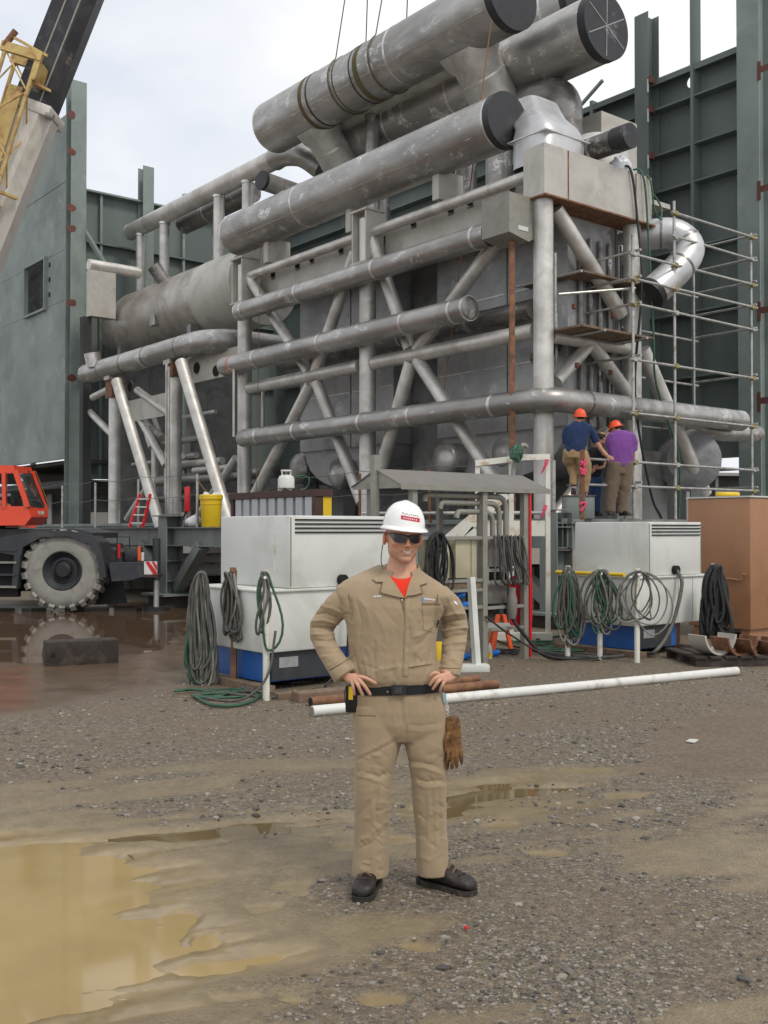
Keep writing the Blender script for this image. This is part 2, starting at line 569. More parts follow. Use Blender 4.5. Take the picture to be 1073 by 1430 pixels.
def np_mesh(name, verts, faces, smooth=True):
    """fast mesh from arrays (faces all quads or all triangles)"""
    me = bpy.data.meshes.new(name)
    nv, nf, k = len(verts), len(faces), faces.shape[1]
    me.vertices.add(nv)
    me.vertices.foreach_set('co', np.asarray(verts, dtype=np.float32).ravel())
    me.loops.add(nf * k)
    me.loops.foreach_set('vertex_index', np.asarray(faces, dtype=np.int32).ravel())
    me.polygons.add(nf)
    me.polygons.foreach_set('loop_start', np.arange(0, nf * k, k, dtype=np.int32))
    me.polygons.foreach_set('loop_total', np.full(nf, k, dtype=np.int32))
    me.polygons.foreach_set('use_smooth', np.full(nf, smooth, dtype=bool))
    me.update()
    me.validate()
    return me
# ------------------------------------------------------------------ ground
def poly_sd(px, py, poly):
    """signed distance to a polygon, negative inside"""
    d = np.full(px.shape, 1e9)
    inside = np.zeros(px.shape, dtype=bool)
    n = len(poly)
    for i in range(n):
        x0, y0 = poly[i]
        x1, y1 = poly[(i + 1) % n]
        ex, ey = x1 - x0, y1 - y0
        k = np.clip(((px - x0) * ex + (py - y0) * ey) / (ex * ex + ey * ey), 0, 1)
        d = np.minimum(d, np.hypot(px - x0 - k * ex, py - y0 - k * ey))
        c = ((y0 > py) != (y1 > py)) & (px < (x1 - x0) * (py - y0) / (y1 - y0 + 1e-12) + x0)
        inside ^= c
    return np.where(inside, -d, d)

def gpoly(pts):
    return [tuple(on_ground(u, v).xy) for u, v in pts]

NEAR = gpoly([(-260, 1150), (0, 1166), (70, 1163), (130, 1178), (190, 1190), (215, 1215), (205, 1238), (240, 1262), (305, 1296), (345, 1322),
              (255, 1343), (225, 1376), (130, 1392), (60, 1412), (0, 1436), (-300, 1520)])
MID = gpoly([(170, 1158), (240, 1150), (330, 1142), (420, 1136), (500, 1140), (470, 1165), (360, 1170), (275, 1182), (215, 1188)])
RIGHTP = gpoly([(618, 1098), (680, 1088), (790, 1090), (840, 1100), (790, 1118), (700, 1128), (640, 1150), (600, 1158), (560, 1130)])
MUD = gpoly([(-700, 842), (40, 846), (200, 838), (300, 838), (285, 884), (250, 905), (120, 918), (0, 930), (-700, 950)])
MUDZONE = gpoly([(-900, 835), (290, 840), (275, 930), (240, 958), (150, 972), (0, 992), (-900, 1020)])
RUSTY = gpoly([(900, 1030), (980, 1010), (1073, 985), (1200, 990), (1200, 1085), (1040, 1080), (930, 1070)])
FOOT = [(405, 1230, 46, 10), (420, 1243, 18, 6), (290, 1305, 20, 12), (372, 1262, 34, 9), (330, 1385, 44, 9), (412, 1391, 24, 7), (225, 1300, 30, 16),
        (250, 1275, 32, 10), (440, 1160, 40, 6), (345, 1150, 25, 5), (700, 1150, 40, 6), (500, 1180, 40, 8), (560, 1170, 30, 8),
        (880, 1110, 40, 6), (590, 1320, 34, 9), (770, 1190, 34, 6), (640, 1230, 24, 6), (530, 1390, 50, 10), (300, 1345, 50, 8), (820, 1075, 60, 5)]

def sstep(a, b, x):
    k = np.clip((x - a) / (b - a), 0, 1)
    return k * k * (3 - 2 * k)

def terrain(x, y):
    """height, tan mud, red-brown mud, wetness"""
    h = 0.016 * fbm(x * 0.7, y * 0.7, 3, 3) + 0.012 * fbm(x * 3.1, y * 3.1, 9, 4) + 0.006 * fbm(x * 14, y * 14, 21, 3)
    h = h + 0.004
    flat = sstep(1.3, 0.0, poly_sd(x, y, NEAR))
    h = h * (1 - 0.55 * flat)
    h = h * (1 - 0.85 * sstep(0.75, 0.35, np.hypot(x - 0.10, y - 4.95)))      # trodden flat where the man stands
    rx, ry = x * 0.94 + y * 0.34, -x * 0.34 + y * 0.94            # wheel ruts run across the yard at a slant
    streak = fbm(rx * 0.9, ry * 7.0, 31, 4)
    d_near = poly_sd(x, y, NEAR) + 0.55 * streak + 0.22 * fbm(x * 4, y * 4, 41, 4)
    d_mid = poly_sd(x, y, MID) + 0.55 * streak + 0.25 * fbm(x * 4, y * 4, 43, 3)
    d_right = poly_sd(x, y, RIGHTP) + 0.55 * streak + 0.25 * fbm(x * 4, y * 4, 47, 3)
    d_mud = poly_sd(x, y, MUD) + 0.8 * fbm(x * 1.2, y * 1.2, 53, 4)
    dep = 0.055 * sstep(0.42, -0.55, d_near) + 0.036 * sstep(0.10, -0.25, d_mid) + 0.036 * sstep(0.10, -0.25, d_right)
    dep = dep + 0.10 * sstep(0.3, -1.2, d_mud)
    tan = np.maximum.reduce([sstep(0.9, 0.05, d_near), 0.6 * sstep(0.35, -0.15, d_mid), 0.55 * sstep(0.35, -0.15, d_right)])
    foot = np.zeros_like(x)
    for (u, v, ru, rv) in FOOT:
        c, e, g = on_ground(u, v), on_ground(u + ru, v), on_ground(u, v - rv)
        k = np.sqrt(((x - c.x) / (e.x - c.x)) ** 2 + ((y - c.y) / (g.y - c.y)) ** 2) + 1.1 * fbm(x * 7, y * 7, 61, 3)
        foot = np.maximum(foot, sstep(1.25, 0.6, k))
    dep = dep + 0.020 * foot
    near = sstep(10.5, 6.0, y)
    patch = sstep(-0.08, 0.16, fbm(rx * 0.8, ry * 2.6, 71, 5)) * near
    tan = np.clip(np.maximum.reduce([tan, 0.85 * foot, 0.75 * patch]), 0, 1)
    d_zone = poly_sd(x, y, MUDZONE) + 1.0 * fbm(x * 0.9, y * 0.9, 83, 4)
    red = np.maximum(sstep(0.5, -0.4, d_zone), 0.45 * sstep(0.5, -0.2, poly_sd(x, y, RUSTY) + 0.9 * fbm(x, y * 1.5, 87, 4)))
    wet = np.clip(np.maximum.reduce([sstep(0.45, 0.0, d_near), 0.72 * sstep(0.4, 0.0, d_mid), 0.72 * sstep(0.4, 0.0, d_right), 0.9 * sstep(0.6, -0.4, d_zone), 0.5 * patch, 0.8 * foot]), 0, 1)
    return h - dep * 1.0, tan, red, wet

def build_ground():
    # one sheet, finer near the camera, out to the horizon
    s_in = np.linspace(-0.36, 0.36, 520)
    s_out = 0.36 * np.cumprod(np.full(26, 1.16))
    s = np.concatenate([-s_out[::-1], s_in, s_out])
    ys = [-5.5, -4.5, -3, -1.5, 0, 0.8, 1.4, 1.9, 2.3]
    y = 2.6
    while y < 42:
        ys.append(y)
        y += 0.0052 * (y + 1.2)
    while y < 900:
        ys.append(y)
        y *= 1.10
    ys = np.array(ys)
    S, Y = np.meshgrid(s, ys)
    X = S * (Y + 6.0)
    H, tan, red, wet = terrain(X, Y)
    far = sstep(28, 45, Y)
    H = H * (1 - far)
    nr, nc = X.shape
    verts = np.stack([X, Y, H], -1).reshape(-1, 3)
    i = np.arange(nr - 1)[:, None] * nc + np.arange(nc - 1)[None, :]
    faces = np.stack([i, i + 1, i + nc + 1, i + nc], -1).reshape(-1, 4)
    me = np_mesh('ground', verts, faces)
    ca = me.color_attributes.new('soil', 'FLOAT_COLOR', 'POINT')
    cols = np.stack([tan, red, wet, np.ones_like(tan)], -1).reshape(-1, 4).astype(np.float32)
    ca.data.foreach_set('color', cols.ravel())
    return structure(link_mesh('ground', me, ground_mat()))

def ground_mat():
    m, nt, b = mat_new('wet_gravel_yard')
    pos = position(nt)
    at = nt.nodes.new('ShaderNodeAttribute')
    at.attribute_name = 'soil'
    sep = nt.nodes.new('ShaderNodeSeparateColor')
    nt.links.new(at.outputs['Color'], sep.inputs['Color'])
    tan, red, wet = sep.outputs[0], sep.outputs[1], sep.outputs[2]
    vor = nt.nodes.new('ShaderNodeTexVoronoi')
    vor.inputs['Scale'].default_value = 62.0
    nt.links.new(pos, vor.inputs['Vector'])
    vor2 = nt.nodes.new('ShaderNodeTexVoronoi')
    vor2.inputs['Scale'].default_value = 150.0
    nt.links.new(pos, vor2.inputs['Vector'])
    cell = nt.nodes.new('ShaderNodeSeparateColor')
    nt.links.new(vor.outputs['Color'], cell.inputs['Color'])
    cell2 = nt.nodes.new('ShaderNodeSeparateColor')
    nt.links.new(vor2.outputs['Color'], cell2.inputs['Color'])
    big = noise(nt, pos, 0.9, 5.0, 0.6)
    grit = ramp(nt, noise(nt, pos, 260.0, 2.0), 0.30, 0.72, (0.045, 0.036, 0.024), (0.21, 0.168, 0.110))
    stone = ramp(nt, cell.outputs[0], 0.0, 1.0, (0.050, 0.043, 0.034), (0.28, 0.245, 0.190))
    fine = ramp(nt, cell2.outputs[0], 0.0, 1.0, (0.05, 0.040, 0.028), (0.235, 0.190, 0.130))
    gravel = mixc(nt, ramp(nt, cell.outputs[1], 0.45, 0.62), fine, stone)
    gravel = mixc(nt, 0.35, gravel, grit)
    coarse = ramp(nt, noise(nt, pos, 19.0, 4.0, 0.75), 0.34, 0.68, (0.55, 0.55, 0.56), (1.45, 1.42, 1.38))     # clods and stones that still show farther off
    gravel = mixc(nt, 1.0, gravel, coarse, 'MULTIPLY')
    vor3 = nt.nodes.new('ShaderNodeTexVoronoi')
    vor3.inputs['Scale'].default_value = 24.0
    nt.links.new(pos, vor3.inputs['Vector'])
    cell3 = nt.nodes.new('ShaderNodeSeparateColor')
    nt.links.new(vor3.outputs['Color'], cell3.inputs['Color'])
    pale = mixc(nt, 1.0, ramp(nt, cell3.outputs[0], 0.90, 0.93), ramp(nt, vor3.outputs['Distance'], 0.28, 0.36, (1, 1, 1), (0, 0, 0)), 'MULTIPLY')
    gravel = mixc(nt, pale, gravel, (0.27, 0.255, 0.225))
    gravel = mixc(nt, ramp(nt, big, 0.40, 0.68), gravel, mixc(nt, 0.6, gravel, (0.145, 0.105, 0.06)))
    mudc = ramp(nt, noise(nt, pos, 5.0, 6.0, 0.65), 0.3, 0.7, (0.165, 0.126, 0.072), (0.285, 0.222, 0.128))
    tmask = nt.nodes.new('ShaderNodeMath')
    tmask.operation = 'MULTIPLY_ADD'
    nt.links.new(noise(nt, pos, 22.0, 6.0, 0.7), tmask.inputs[0])
    tmask.inputs[1].default_value = 0.9
    tmask.inputs[2].default_value = -0.45
    tadd = nt.nodes.new('ShaderNodeMath')
    tadd.operation = 'ADD'
    nt.links.new(tan, tadd.inputs[0])
    nt.links.new(tmask.outputs[0], tadd.inputs[1])
    tf = ramp(nt, tadd.outputs[0], 0.25, 0.78)
    col = mixc(nt, mixc(nt, 1.0, tf, (0.8, 0.8, 0.8), 'MULTIPLY'), gravel, mudc)
    redc = ramp(nt, noise(nt, pos, 2.2, 6.0, 0.65), 0.3, 0.7, (0.095, 0.062, 0.040), (0.175, 0.118, 0.078))
    col = mixc(nt, mixc(nt, 1.0, red, (0.9, 0.9, 0.9), 'MULTIPLY'), col, redc)
    col = mixc(nt, mixc(nt, 1.0, wet, (0.16, 0.16, 0.16), 'MULTIPLY'), col, (0.06, 0.045, 0.028))
    silt = mixc(nt, 1.0, ramp(nt, wet, 0.55, 1.0), mixc(nt, 1.0, (0.85, 0.85, 0.85), ramp(nt, red, 0.0, 0.3, (1, 1, 1), (0, 0, 0)), 'MULTIPLY'), 'MULTIPLY')
    col = mixc(nt, silt, col, ramp(nt, noise(nt, pos, 9.0, 5.0, 0.65), 0.3, 0.7, (0.215, 0.160, 0.082), (0.315, 0.236, 0.118)))     # silt left at the water's edge
    nt.links.new(col, b.inputs['Base Color'])
    r = nt.nodes.new('ShaderNodeMapRange')
    r.inputs['To Min'].default_value = 0.72
    r.inputs['To Max'].default_value = 0.16
    nt.links.new(wet, r.inputs['Value'])
    nt.links.new(r.outputs['Result'], b.inputs['Roughness'])
    hgt = mixc(nt, 0.5, ramp(nt, vor.outputs['Distance'], 0.0, 0.75, (1, 1, 1), (0, 0, 0)), noise(nt, pos, 120.0, 4.0))
    flat = mixc(nt, ramp(nt, wet, 0.15, 0.9), hgt, (0.5, 0.5, 0.5))
    bump(nt, b, flat, 0.85, 0.012)
    return m

GROUND = build_ground()

def water_mat(name, base, rough=0.03):
    m, nt, b = mat_new(name)
    pos = position(nt)
    c = ramp(nt, noise(nt, pos, 1.4, 4.0), 0.3, 0.7, tuple(x * 0.86 for x in base), tuple(x * 1.12 for x in base))
    nt.links.new(c, b.inputs['Base Color'])
    b.inputs['Roughness'].default_value = rough
    b.inputs['IOR'].default_value = 1.33
    bump(nt, b, noise(nt, pos, 3.0, 2.0), 0.02, 0.004)
    return m

def puddle(name, poly, grow, z, mat):
    c = Vector((sum(p[0] for p in poly) / len(poly), sum(p[1] for p in poly) / len(poly)))
    vs = []
    for p in poly:
        d = Vector(p) - c
        q = c + d * (1 + grow / max(d.length, 0.1))
        vs.append((q.x, q.y, z))
    mb = MB().add(vs, [tuple(range(len(vs)))])
    return structure(mb.build(name, mat))

puddle('puddle', NEAR, 0.45, -0.0285, water_mat('silty_puddle_water', (0.34, 0.250, 0.115), 0.05))
puddle('puddle', MID, 0.12, -0.0225, water_mat('amber_puddle_water', (0.13, 0.092, 0.042)))
puddle('puddle', RIGHTP, 0.12, -0.0225, bpy.data.materials['amber_puddle_water'])
puddle('puddle', MUD, 0.5, -0.035, water_mat('brown_puddle_water', (0.105, 0.066, 0.042), 0.03))

# ------------------------------------------------------------------ loose stones
def ico():
    bm = bmesh.new()
    bmesh.ops.create_icosphere(bm, subdivisions=1, radius=1.0)
    v = np.array([x.co[:] for x in bm.verts])
    f = np.array([[x.index for x in q.verts] for q in bm.faces])
    bm.free()
    return v, f

def stones(name, n, smin, smax, ymin, ymax, power, mat, label, keep):
    v0, f0 = ico()
    k = RNG.random(n)
    y = 1.0 / (1.0 / ymin + (1.0 / ymax - 1.0 / ymin) * k)        # even over the picture, so denser close by
    x = (RNG.random(n) - 0.5) * 0.84 * y
    h, tan, red, wet = terrain(x, y)
    clump = fbm(x * 1.3, y * 1.3, 91, 4)
    ok = keep(x, y, tan, red, wet, clump)
    x, y, h = x[ok], y[ok], h[ok]
    n = len(x)
    s = smin + (smax - smin) * RNG.random(n) ** power
    a = RNG.random(n) * 6.283
    V = np.repeat(v0[None], n, 0)
    V = V * (1 + 0.35 * (RNG.random((n, len(v0), 1)) - 0.5)) * s[:, None, None]
    V = V * np.stack([0.8 + 0.6 * RNG.random(n), 0.6 + 0.5 * RNG.random(n), 0.42 + 0.3 * RNG.random(n)], -1)[:, None, :]
    ca, sa = np.cos(a)[:, None], np.sin(a)[:, None]
    X, Y = V[..., 0] * ca - V[..., 1] * sa, V[..., 0] * sa + V[..., 1] * ca
    V = np.stack([X + x[:, None], Y + y[:, None], V[..., 2] + (h + s * 0.12)[:, None]], -1)
    F = f0[None] + (np.arange(n) * len(v0))[:, None, None]
    me = np_mesh(name, V.reshape(-1, 3), F.reshape(-1, 3), smooth=False)
    o = link_mesh(name, me, mat)
    return tag(o, label, None, kind='stuff')

def stone_mat():
    m, nt, b = mat_new('crushed_stone')
    g = nt.nodes.new('ShaderNodeNewGeometry')
    c = ramp(nt, g.outputs['Random Per Island'], 0.0, 1.0, (0.040, 0.037, 0.034), (0.29, 0.265, 0.225))
    nt.links.new(c, b.inputs['Base Color'])
    b.inputs['Roughness'].default_value = 0.62
    return m

_sm = stone_mat()
stones('gravel', 34000, 0.0035, 0.012, 3.0, 12.0, 2.2, _sm, 'small crushed gravel strewn over the muddy yard',
       lambda x, y, tan, red, wet, c: (tan < 0.45) & (red < 0.4) & (RNG.random(len(x)) < 0.35 + 3.2 * np.clip(c + 0.06, 0, 1)))
stones('rubble', 2200, 0.009, 0.030, 3.2, 16.0, 4.5, _sm, 'larger broken stones scattered on the gravel yard',
       lambda x, y, tan, red, wet, c: (tan < 0.35) & (red < 0.35) & (RNG.random(len(x)) < 0.15 + 3.5 * np.clip(c, 0, 1)))

stones('stone_chips', 7000, 0.010, 0.026, 6.0, 15.0, 2.5, _sm, 'loose stone chips on the gravel beyond the man',
       lambda x, y, tan, red, wet, c: (tan < 0.5) & (red < 0.35) & (RNG.random(len(x)) < 0.25 + 3.5 * np.clip(c + 0.03, 0, 1)))

# ------------------------------------------------------------------ far sheds and hills behind the plant
def far_shed(u0, u1, v_top0, v_top1, y, label, openings):
    p0, p1 = pix(u0, v_top0, y), pix(u1, v_top1, y)
    t = thing('far_shed', label, 'shed', ((p0.x + p1.x) / 2, y, 0))
    back = Vector((0, 9, 0))
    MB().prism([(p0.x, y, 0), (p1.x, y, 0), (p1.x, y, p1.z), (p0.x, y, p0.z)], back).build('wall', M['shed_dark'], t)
    MB().bar(p0 + Vector((-0.5, 3.5, 0.12)), p1 + Vector((0.5, 3.5, 0.12)), 9.0, 0.25).build('roof', M['shed'], t)
    n = openings
    for k in range(n + 1):
        s = k / n
        x = p0.x + (p1.x - p0.x) * s
        MB().box((x - 0.12, y - 0.3, 0), (x + 0.12, y - 0.06, p0.z + (p1.z - p0.z) * s)).build('post', M['shed'], t)
        if k % 3 == 1 and k < n:
            x2 = p0.x + (p1.x - p0.x) * (k + 1) / n
            MB().box((x + 0.15, y - 0.14, 0), (x2 - 0.15, y - 0.05, min(p0.z, p1.z) * 0.85)).build('cladding_panel', M['shed'], t)
    return t

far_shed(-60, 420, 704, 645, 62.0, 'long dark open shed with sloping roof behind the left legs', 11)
far_shed(960, 1200, 664, 668, 90.0, 'low pale warehouse beyond the scaffold on the right', 6)

def hills():
    xs = np.linspace(-500, 500, 160)
    top = 5.0 + 9.0 * (fbm(xs * 0.006, xs * 0 + 2.0, 5, 4) + 0.5)
    v = np.concatenate([np.stack([xs, np.full(160, 420.0), np.full(160, -1.0)], -1), np.stack([xs, np.full(160, 450.0), top], -1),
                        np.stack([xs, np.full(160, 520.0), np.full(160, -1.0)], -1)])
    i = np.arange(159)
    f = np.concatenate([np.stack([i, i + 1, i + 161, i + 160], -1), np.stack([i + 160, i + 161, i + 321, i + 320], -1)])
    return structure(link_mesh('hills', np_mesh('hills', v, f), plain('far_hill', (0.17, 0.2, 0.2), 0.9, scale=0.02)))
hills()
# ------------------------------------------------------------------ plant: platform
DECK = 1.90
DECKL = 1.76                                   # lower walkway in front of the left bays

def deck():
    t = thing('steel_platform', 'grey green steel platform carrying the pipework on braced legs', 'platform', W(8, 0, 0))
    MB().tbox((-1.05, -0.70, DECK - 0.06), (8.0, 9.0, DECK)).build('deck_plate', M['deck'], t)
    MB().tbox((5.2, -3.42, DECKL - 0.06), (26.0, -0.85, DECKL)).build('deck_plate', M['deck'], t)
    MB().tbox((8.0, -0.70, DECK - 0.06), (26.0, 9.0, DECK)).build('deck_plate', M['deck'], t)
    zb = DECK - 0.065
    def edge(p0, p1, d=0.46):
        return MB().ibeam(Vector(p0) - UP * (d / 2), Vector(p1) - UP * (d / 2), d, 0.24)
    edge(W(-1.10, -0.72, zb), W(26.0, -0.72, zb)).build('edge_beam', M['deck'], t)
    edge(W(5.2, -3.42, DECKL), W(26.0, -3.42, DECKL), 0.42).build('edge_beam', M['deck'], t)
    edge(W(-1.06, -0.58, zb), W(-1.06, 9.0, zb)).build('edge_beam', M['deck'], t)
    edge(W(5.2, -3.29, DECKL - 0.066), W(5.2, -0.86, DECKL - 0.066), 0.34).build('edge_beam', M['deck'], t)
    for k in range(9):
        edge(W(1.5 + 2.6 * k, -0.5, zb), W(1.5 + 2.6 * k, 9.0, zb), 0.3).build('floor_beam', M['deck'], t)
    # legs, each with its foot plate, web stiffeners and slanting struts
    def leg(tt, bb, struts, stiff=True):
        MB().ibeam(W(tt, bb, 0.27), W(tt, bb, DECK + 0.10 if stiff else zb - 0.47), 0.42, 0.40, up=BX).build('leg', M['deck'], t)
        MB().tbox((tt - 0.55, bb - 0.45, 0.225), (tt + 0.55, bb + 0.45, 0.27)).build('foot_plate', M['deck'], t)
        MB().tbox((tt - 0.40, bb - 0.35, -0.06), (tt + 0.40, bb + 0.35, 0.224)).build('foot_block', M['wood_dark'], t)
        if stiff:
            for z in (0.55, 1.0, 1.35, 1.75, 2.05):
                MB().tbox((tt - 0.195, bb - 0.18, z - 0.008), (tt + 0.195, bb + 0.18, z + 0.008)).build('stiffener', M['deck'], t)
        for (dt, db) in struts:
            MB().bar(W(tt + 0.12 * np.sign(dt), bb + 0.12 * np.sign(db), 0.36), W(tt + dt, bb + db, zb - 0.47), 0.24, 0.24).build('strut', M['deck'], t)
    leg(-0.95, -0.72, [(1.7, 0.05)])
    leg(8.2, -3.44, [(-1.45, 0.02), (1.45, 0.02)])
    leg(14.5, -3.42, [(-1.5, 0.02), (1.5, 0.02)], False)
    leg(6.0, -0.70, [(-1.5, 0.05), (1.5, 0.05)], False)
    leg(-0.9, 5.0, [], False)
    leg(11.0, 5.0, [], False)
    leg(21.5, -3.42, [], False)
    MB().tbox((7.85, -3.72, DECK + 0.102), (8.55, -3.16, DECK + 0.13)).build('cap_plate', M['deck'], t)
    return t
deck()

# stanchions and wires round the platform edge: one handrail thing
def handrail():
    t = thing('wire_handrail', 'rusty stanchions strung with thin wires along the platform edge', 'railing', W(6, -0.72, DECK))
    pts = [(-0.9, -0.72), (2.4, -0.72), (4.7, -0.72), (7.9, -0.72)]
    left = [(7.0, -3.42), (9.9, -3.42), (12.4, -3.42), (14.6, -3.42), (17.5, -3.42), (21, -3.42)]
    for i, (a, b) in enumerate(pts + left):
        MB().tube([W(a, b, DECKL - 0.02), W(a, b, DECK + 1.02)], 0.03, 8).build('stanchion', M['rust'] if i in (1, 2) else M['scaf'], t)
    for grp in (pts, left):
        for i in range(len(grp) - 1):
            for z, sag in ((1.08, 0.07), (0.58, 0.05)):
                p, q = W(*grp[i], DECK + z), W(*grp[i + 1], DECK + z)
                MB().tube([p.lerp(q, k / 6) - UP * (sag * 4 * (k / 6) * (1 - k / 6)) for k in range(7)], 0.007, 5).build('wire', M['wire'], t)
    MB().tube([W(-0.9, -0.72, DECK + 0.10), W(4.6, -0.72, DECK + 0.16)], 0.035, 10).build('lower_rail', M['tube'], t)
handrail()

# ------------------------------------------------------------------ plant: tubular frame
def seg_b(u0, v0, u1, v1, b, r, n=18):
    return MB().tube([onb(u0, v0, b), onb(u1, v1, b)], r, n)

COLT = [0.0, 5.35, 10.68, 14.6, 18.8]

def frame():
    t = thing('tube_truss', 'tall truss of silver steel tubes with crossed braces standing on the platform', 'truss', W(5, 0, DECK))
    tops = [7.9, 8.75, 8.75, 6.75, 6.55]
    for ct, zt in zip(COLT, tops):
        MB().tube([W(ct, 0, DECKL - 0.02), W(ct, 0, zt)], 0.19, 24).build('column', M['tube'], t, 40)
    for ct, zt in ((14.6, 6.75), (18.8, 6.55)):
        MB().tbox((ct - 0.24, -0.22, zt - 0.55), (ct + 0.24, 0.22, zt + 0.03)).build('head_plate', M['rust'], t)
    for ct in (5.35, 10.68):                                    # stiffened heads of the inner columns
        m = MB()
        m.tbox((ct - 0.27, -0.25, 7.75), (ct - 0.22, 0.25, 8.88))
        m.tbox((ct + 0.22, -0.25, 7.75), (ct + 0.27, 0.25, 8.88))
        m.tbox((ct - 0.21, -0.03, 7.75), (ct + 0.21, 0.03, 8.88))
        m.tbox((ct - 0.30, -0.28, 8.885), (ct + 0.30, 0.28, 8.93))
        m.tbox((ct - 0.30, -0.28, 7.70), (ct + 0.30, 0.28, 7.745))
        m.build('column_head', M['girder'], t)
    zc = {'top': 8.42, 'mid': 5.45, 'low': 4.22}
    for a, b in ((0.2, 5.08), (5.62, 10.4)):
        MB().tube([W(a, -0.02, zc['top']), W(b, -0.02, zc['top'])], 0.115, 18).build('top_chord', M['tube'], t, 40)
        MB().tube([W(a, 0.0, zc['mid']), W(b, 0.0, zc['mid'])], 0.155, 18).build('middle_chord', M['tube'], t, 40)
    MB().tbox((0.2, -0.16, zc['low'] - 0.05), (10.5, 0.14, zc['low'] + 0.05)).build('bottom_chord', M['girder'], t)
    braces = [((345, 383), (432, 520)), ((497, 352), (441, 518)), ((434, 537), (357, 690)), ((443, 535), (506, 702)),
              ((514, 318), (573, 488)), ((703, 325), (583, 488)), ((574, 506), (527, 676)), ((584, 504), (712, 702))]
    for i, ((u0, v0), (u1, v1)) in enumerate(braces):
        b = 0.012 * (i % 2)
        seg_b(u0, v0, u1, v1, b, 0.145).build('brace', M['tube'], t, 40)
    for (u, v) in ((437, 528), (577, 497)):
        c = onb(u, v, 0.0)
        MB().obox(c, AX * 0.30, BX * 0.02, UP * 0.24).build('gusset', M['girder'], t)
    # far bays to the left: inclined legs in front of the columns
    for (u0, v0, u1, v1, b) in ((163, 532, 225, 738, -0.95), (253, 505, 322, 735, -0.95), (190, 575, 232, 650, 0.4), (120, 570, 160, 610, 0.2),
                                (130, 555, 168, 535, 0.1), (192, 545, 240, 580, 0.3), (210, 675, 178, 725, 0.9), (330, 640, 268, 735, 0.5)):
        seg_b(u0, v0, u1, v1, b, 0.165 if b < 0 else 0.12).build('inclined_leg', M['tube'], t, 40)
    MB().tube([W(10.9, 1.2, 3.3), W(18.6, 1.2, 3.3)], 0.17, 16).build('tie_tube', M['pipe_dark'], t, 40)
    MB().tube([W(10.9, 1.6, 2.75), W(18.6, 1.6, 2.75)], 0.15, 16).build('tie_tube', M['pipe_dark'], t, 40)
    rp = random.Random(3)                                        # small pipework glimpsed in the shade of the left bays
    for k in range(16):
        t0 = rp.uniform(11.2, 18.2)
        b0, z0 = rp.uniform(0.5, 1.4), rp.uniform(2.3, 5.6)
        kind = k % 3
        if kind == 0:
            e = (t0 + rp.uniform(1.5, 3.0), b0, z0)
        elif kind == 1:
            e = (t0, b0, z0 + rp.uniform(1.0, 2.4))
        else:
            e = (t0 + rp.uniform(0.8, 1.8), b0 + 0.2, z0 + rp.uniform(-1.2, 1.4))
        MB().tube([W(t0, b0, z0), W(e[0], e[1], max(e[2], 2.0))], rp.uniform(0.05, 0.12), 12).build('small_pipe', M['pipe'] if k % 2 else M['tube'], t, 40)
    # end face
    MB().tube([W(0, 2.64, DECK), W(0, 2.64, 7.88)], 0.18, 20).build('column', M['tube'], t, 40)
    MB().tube([W(0, 0.2, 5.35), W(0, 2.5, 5.35)], 0.13, 16).build('middle_chord', M['tube'], t, 40)
    for (u0, v0, u1, v1, r) in ((776, 292, 868, 440, 0.15), (777, 533, 826, 478, 0.13), (826, 480, 878, 552, 0.14), (897, 488, 984, 690, 0.16),
                                (772, 724, 836, 640, 0.12), (842, 600, 880, 690, 0.12)):
        MB().tube([ont(u0, v0, 0.012), ont(u1, v1, 0.012)], r, 18).build('brace', M['tube'], t, 40)
    # interior tubes glimpsed through the end face
    MB().tube([W(0.6, 0.4, 5.0), W(0.6, 5.2, 7.6)], 0.13, 14).build('brace', M['pipe_dark'], t, 40)
    MB().tube([W(3.0, 5.3, DECK), W(3.0, 5.3, 8.0)], 0.18, 16).build('column', M['pipe_dark'], t, 40)
    # box girder over the end face
    m = MB()
    m.tbox((-0.24, -0.22, 7.90), (0.30, 2.98, 8.86), 0.012)
    m.build('box_girder', M['girder'], t)
    MB().tbox((-0.30, -0.26, 7.862), (0.34, 3.02, 7.895)).build('girder_flange', M['rust'], t)
    MB().tbox((-0.252, 0.42, 7.93), (-0.243, 0.445, 8.84)).build('girder_seam', M['rust'], t)
    MB().tbox((-0.252, 2.45, 7.93), (-0.243, 2.47, 8.84)).build('girder_seam', M['rust'], t)
    # slotted plate girder behind the top chord
    MB().tbox((0.35, 0.28, 7.62), (5.05, 0.33, 8.60)).build('plate_girder', M['girder'], t)
    MB().tbox((5.60, 0.28, 7.62), (10.4, 0.33, 8.60)).build('plate_girder', M['girder'], t)
    MB().tbox((11.0, 0.28, 6.0), (14.3, 0.33, 6.75)).build('plate_girder', M['girder'], t)
    MB().tbox((14.9, 0.28, 5.2), (18.5, 0.33, 5.9)).build('plate_girder', M['girder'], t)
    for (u, v) in ((382, 383), (416, 370), (436, 361), (477, 348), (578, 310), (630, 291), (657, 281), (716, 259)):
        p = onb(u, v, 0.276)
        MB().tube([p - UP * 0.07, p + UP * 0.07], [0.07, 0.07], 14).build('slot', M['hole'], t, 40)
        MB().obox(p + BX * 0.002, AX * 0.09, BX * 0.008, UP * 0.14, 0.006).build('slot_rim', M['pipe_dark'], t)
    for (u, v) in ((275, 514), (302, 518), (182, 540)):
        p = onb(u, v, 0.27)
        MB().tube([p - BX * 0.03, p + BX * 0.03], 0.15, 18).build('porthole', M['hole'], t, 40)
        MB().tube([p - BX * 0.0, p + BX * 0.02], 0.19, 18).build('porthole_rim', M['pipe_dark'], t, 40)
frame()

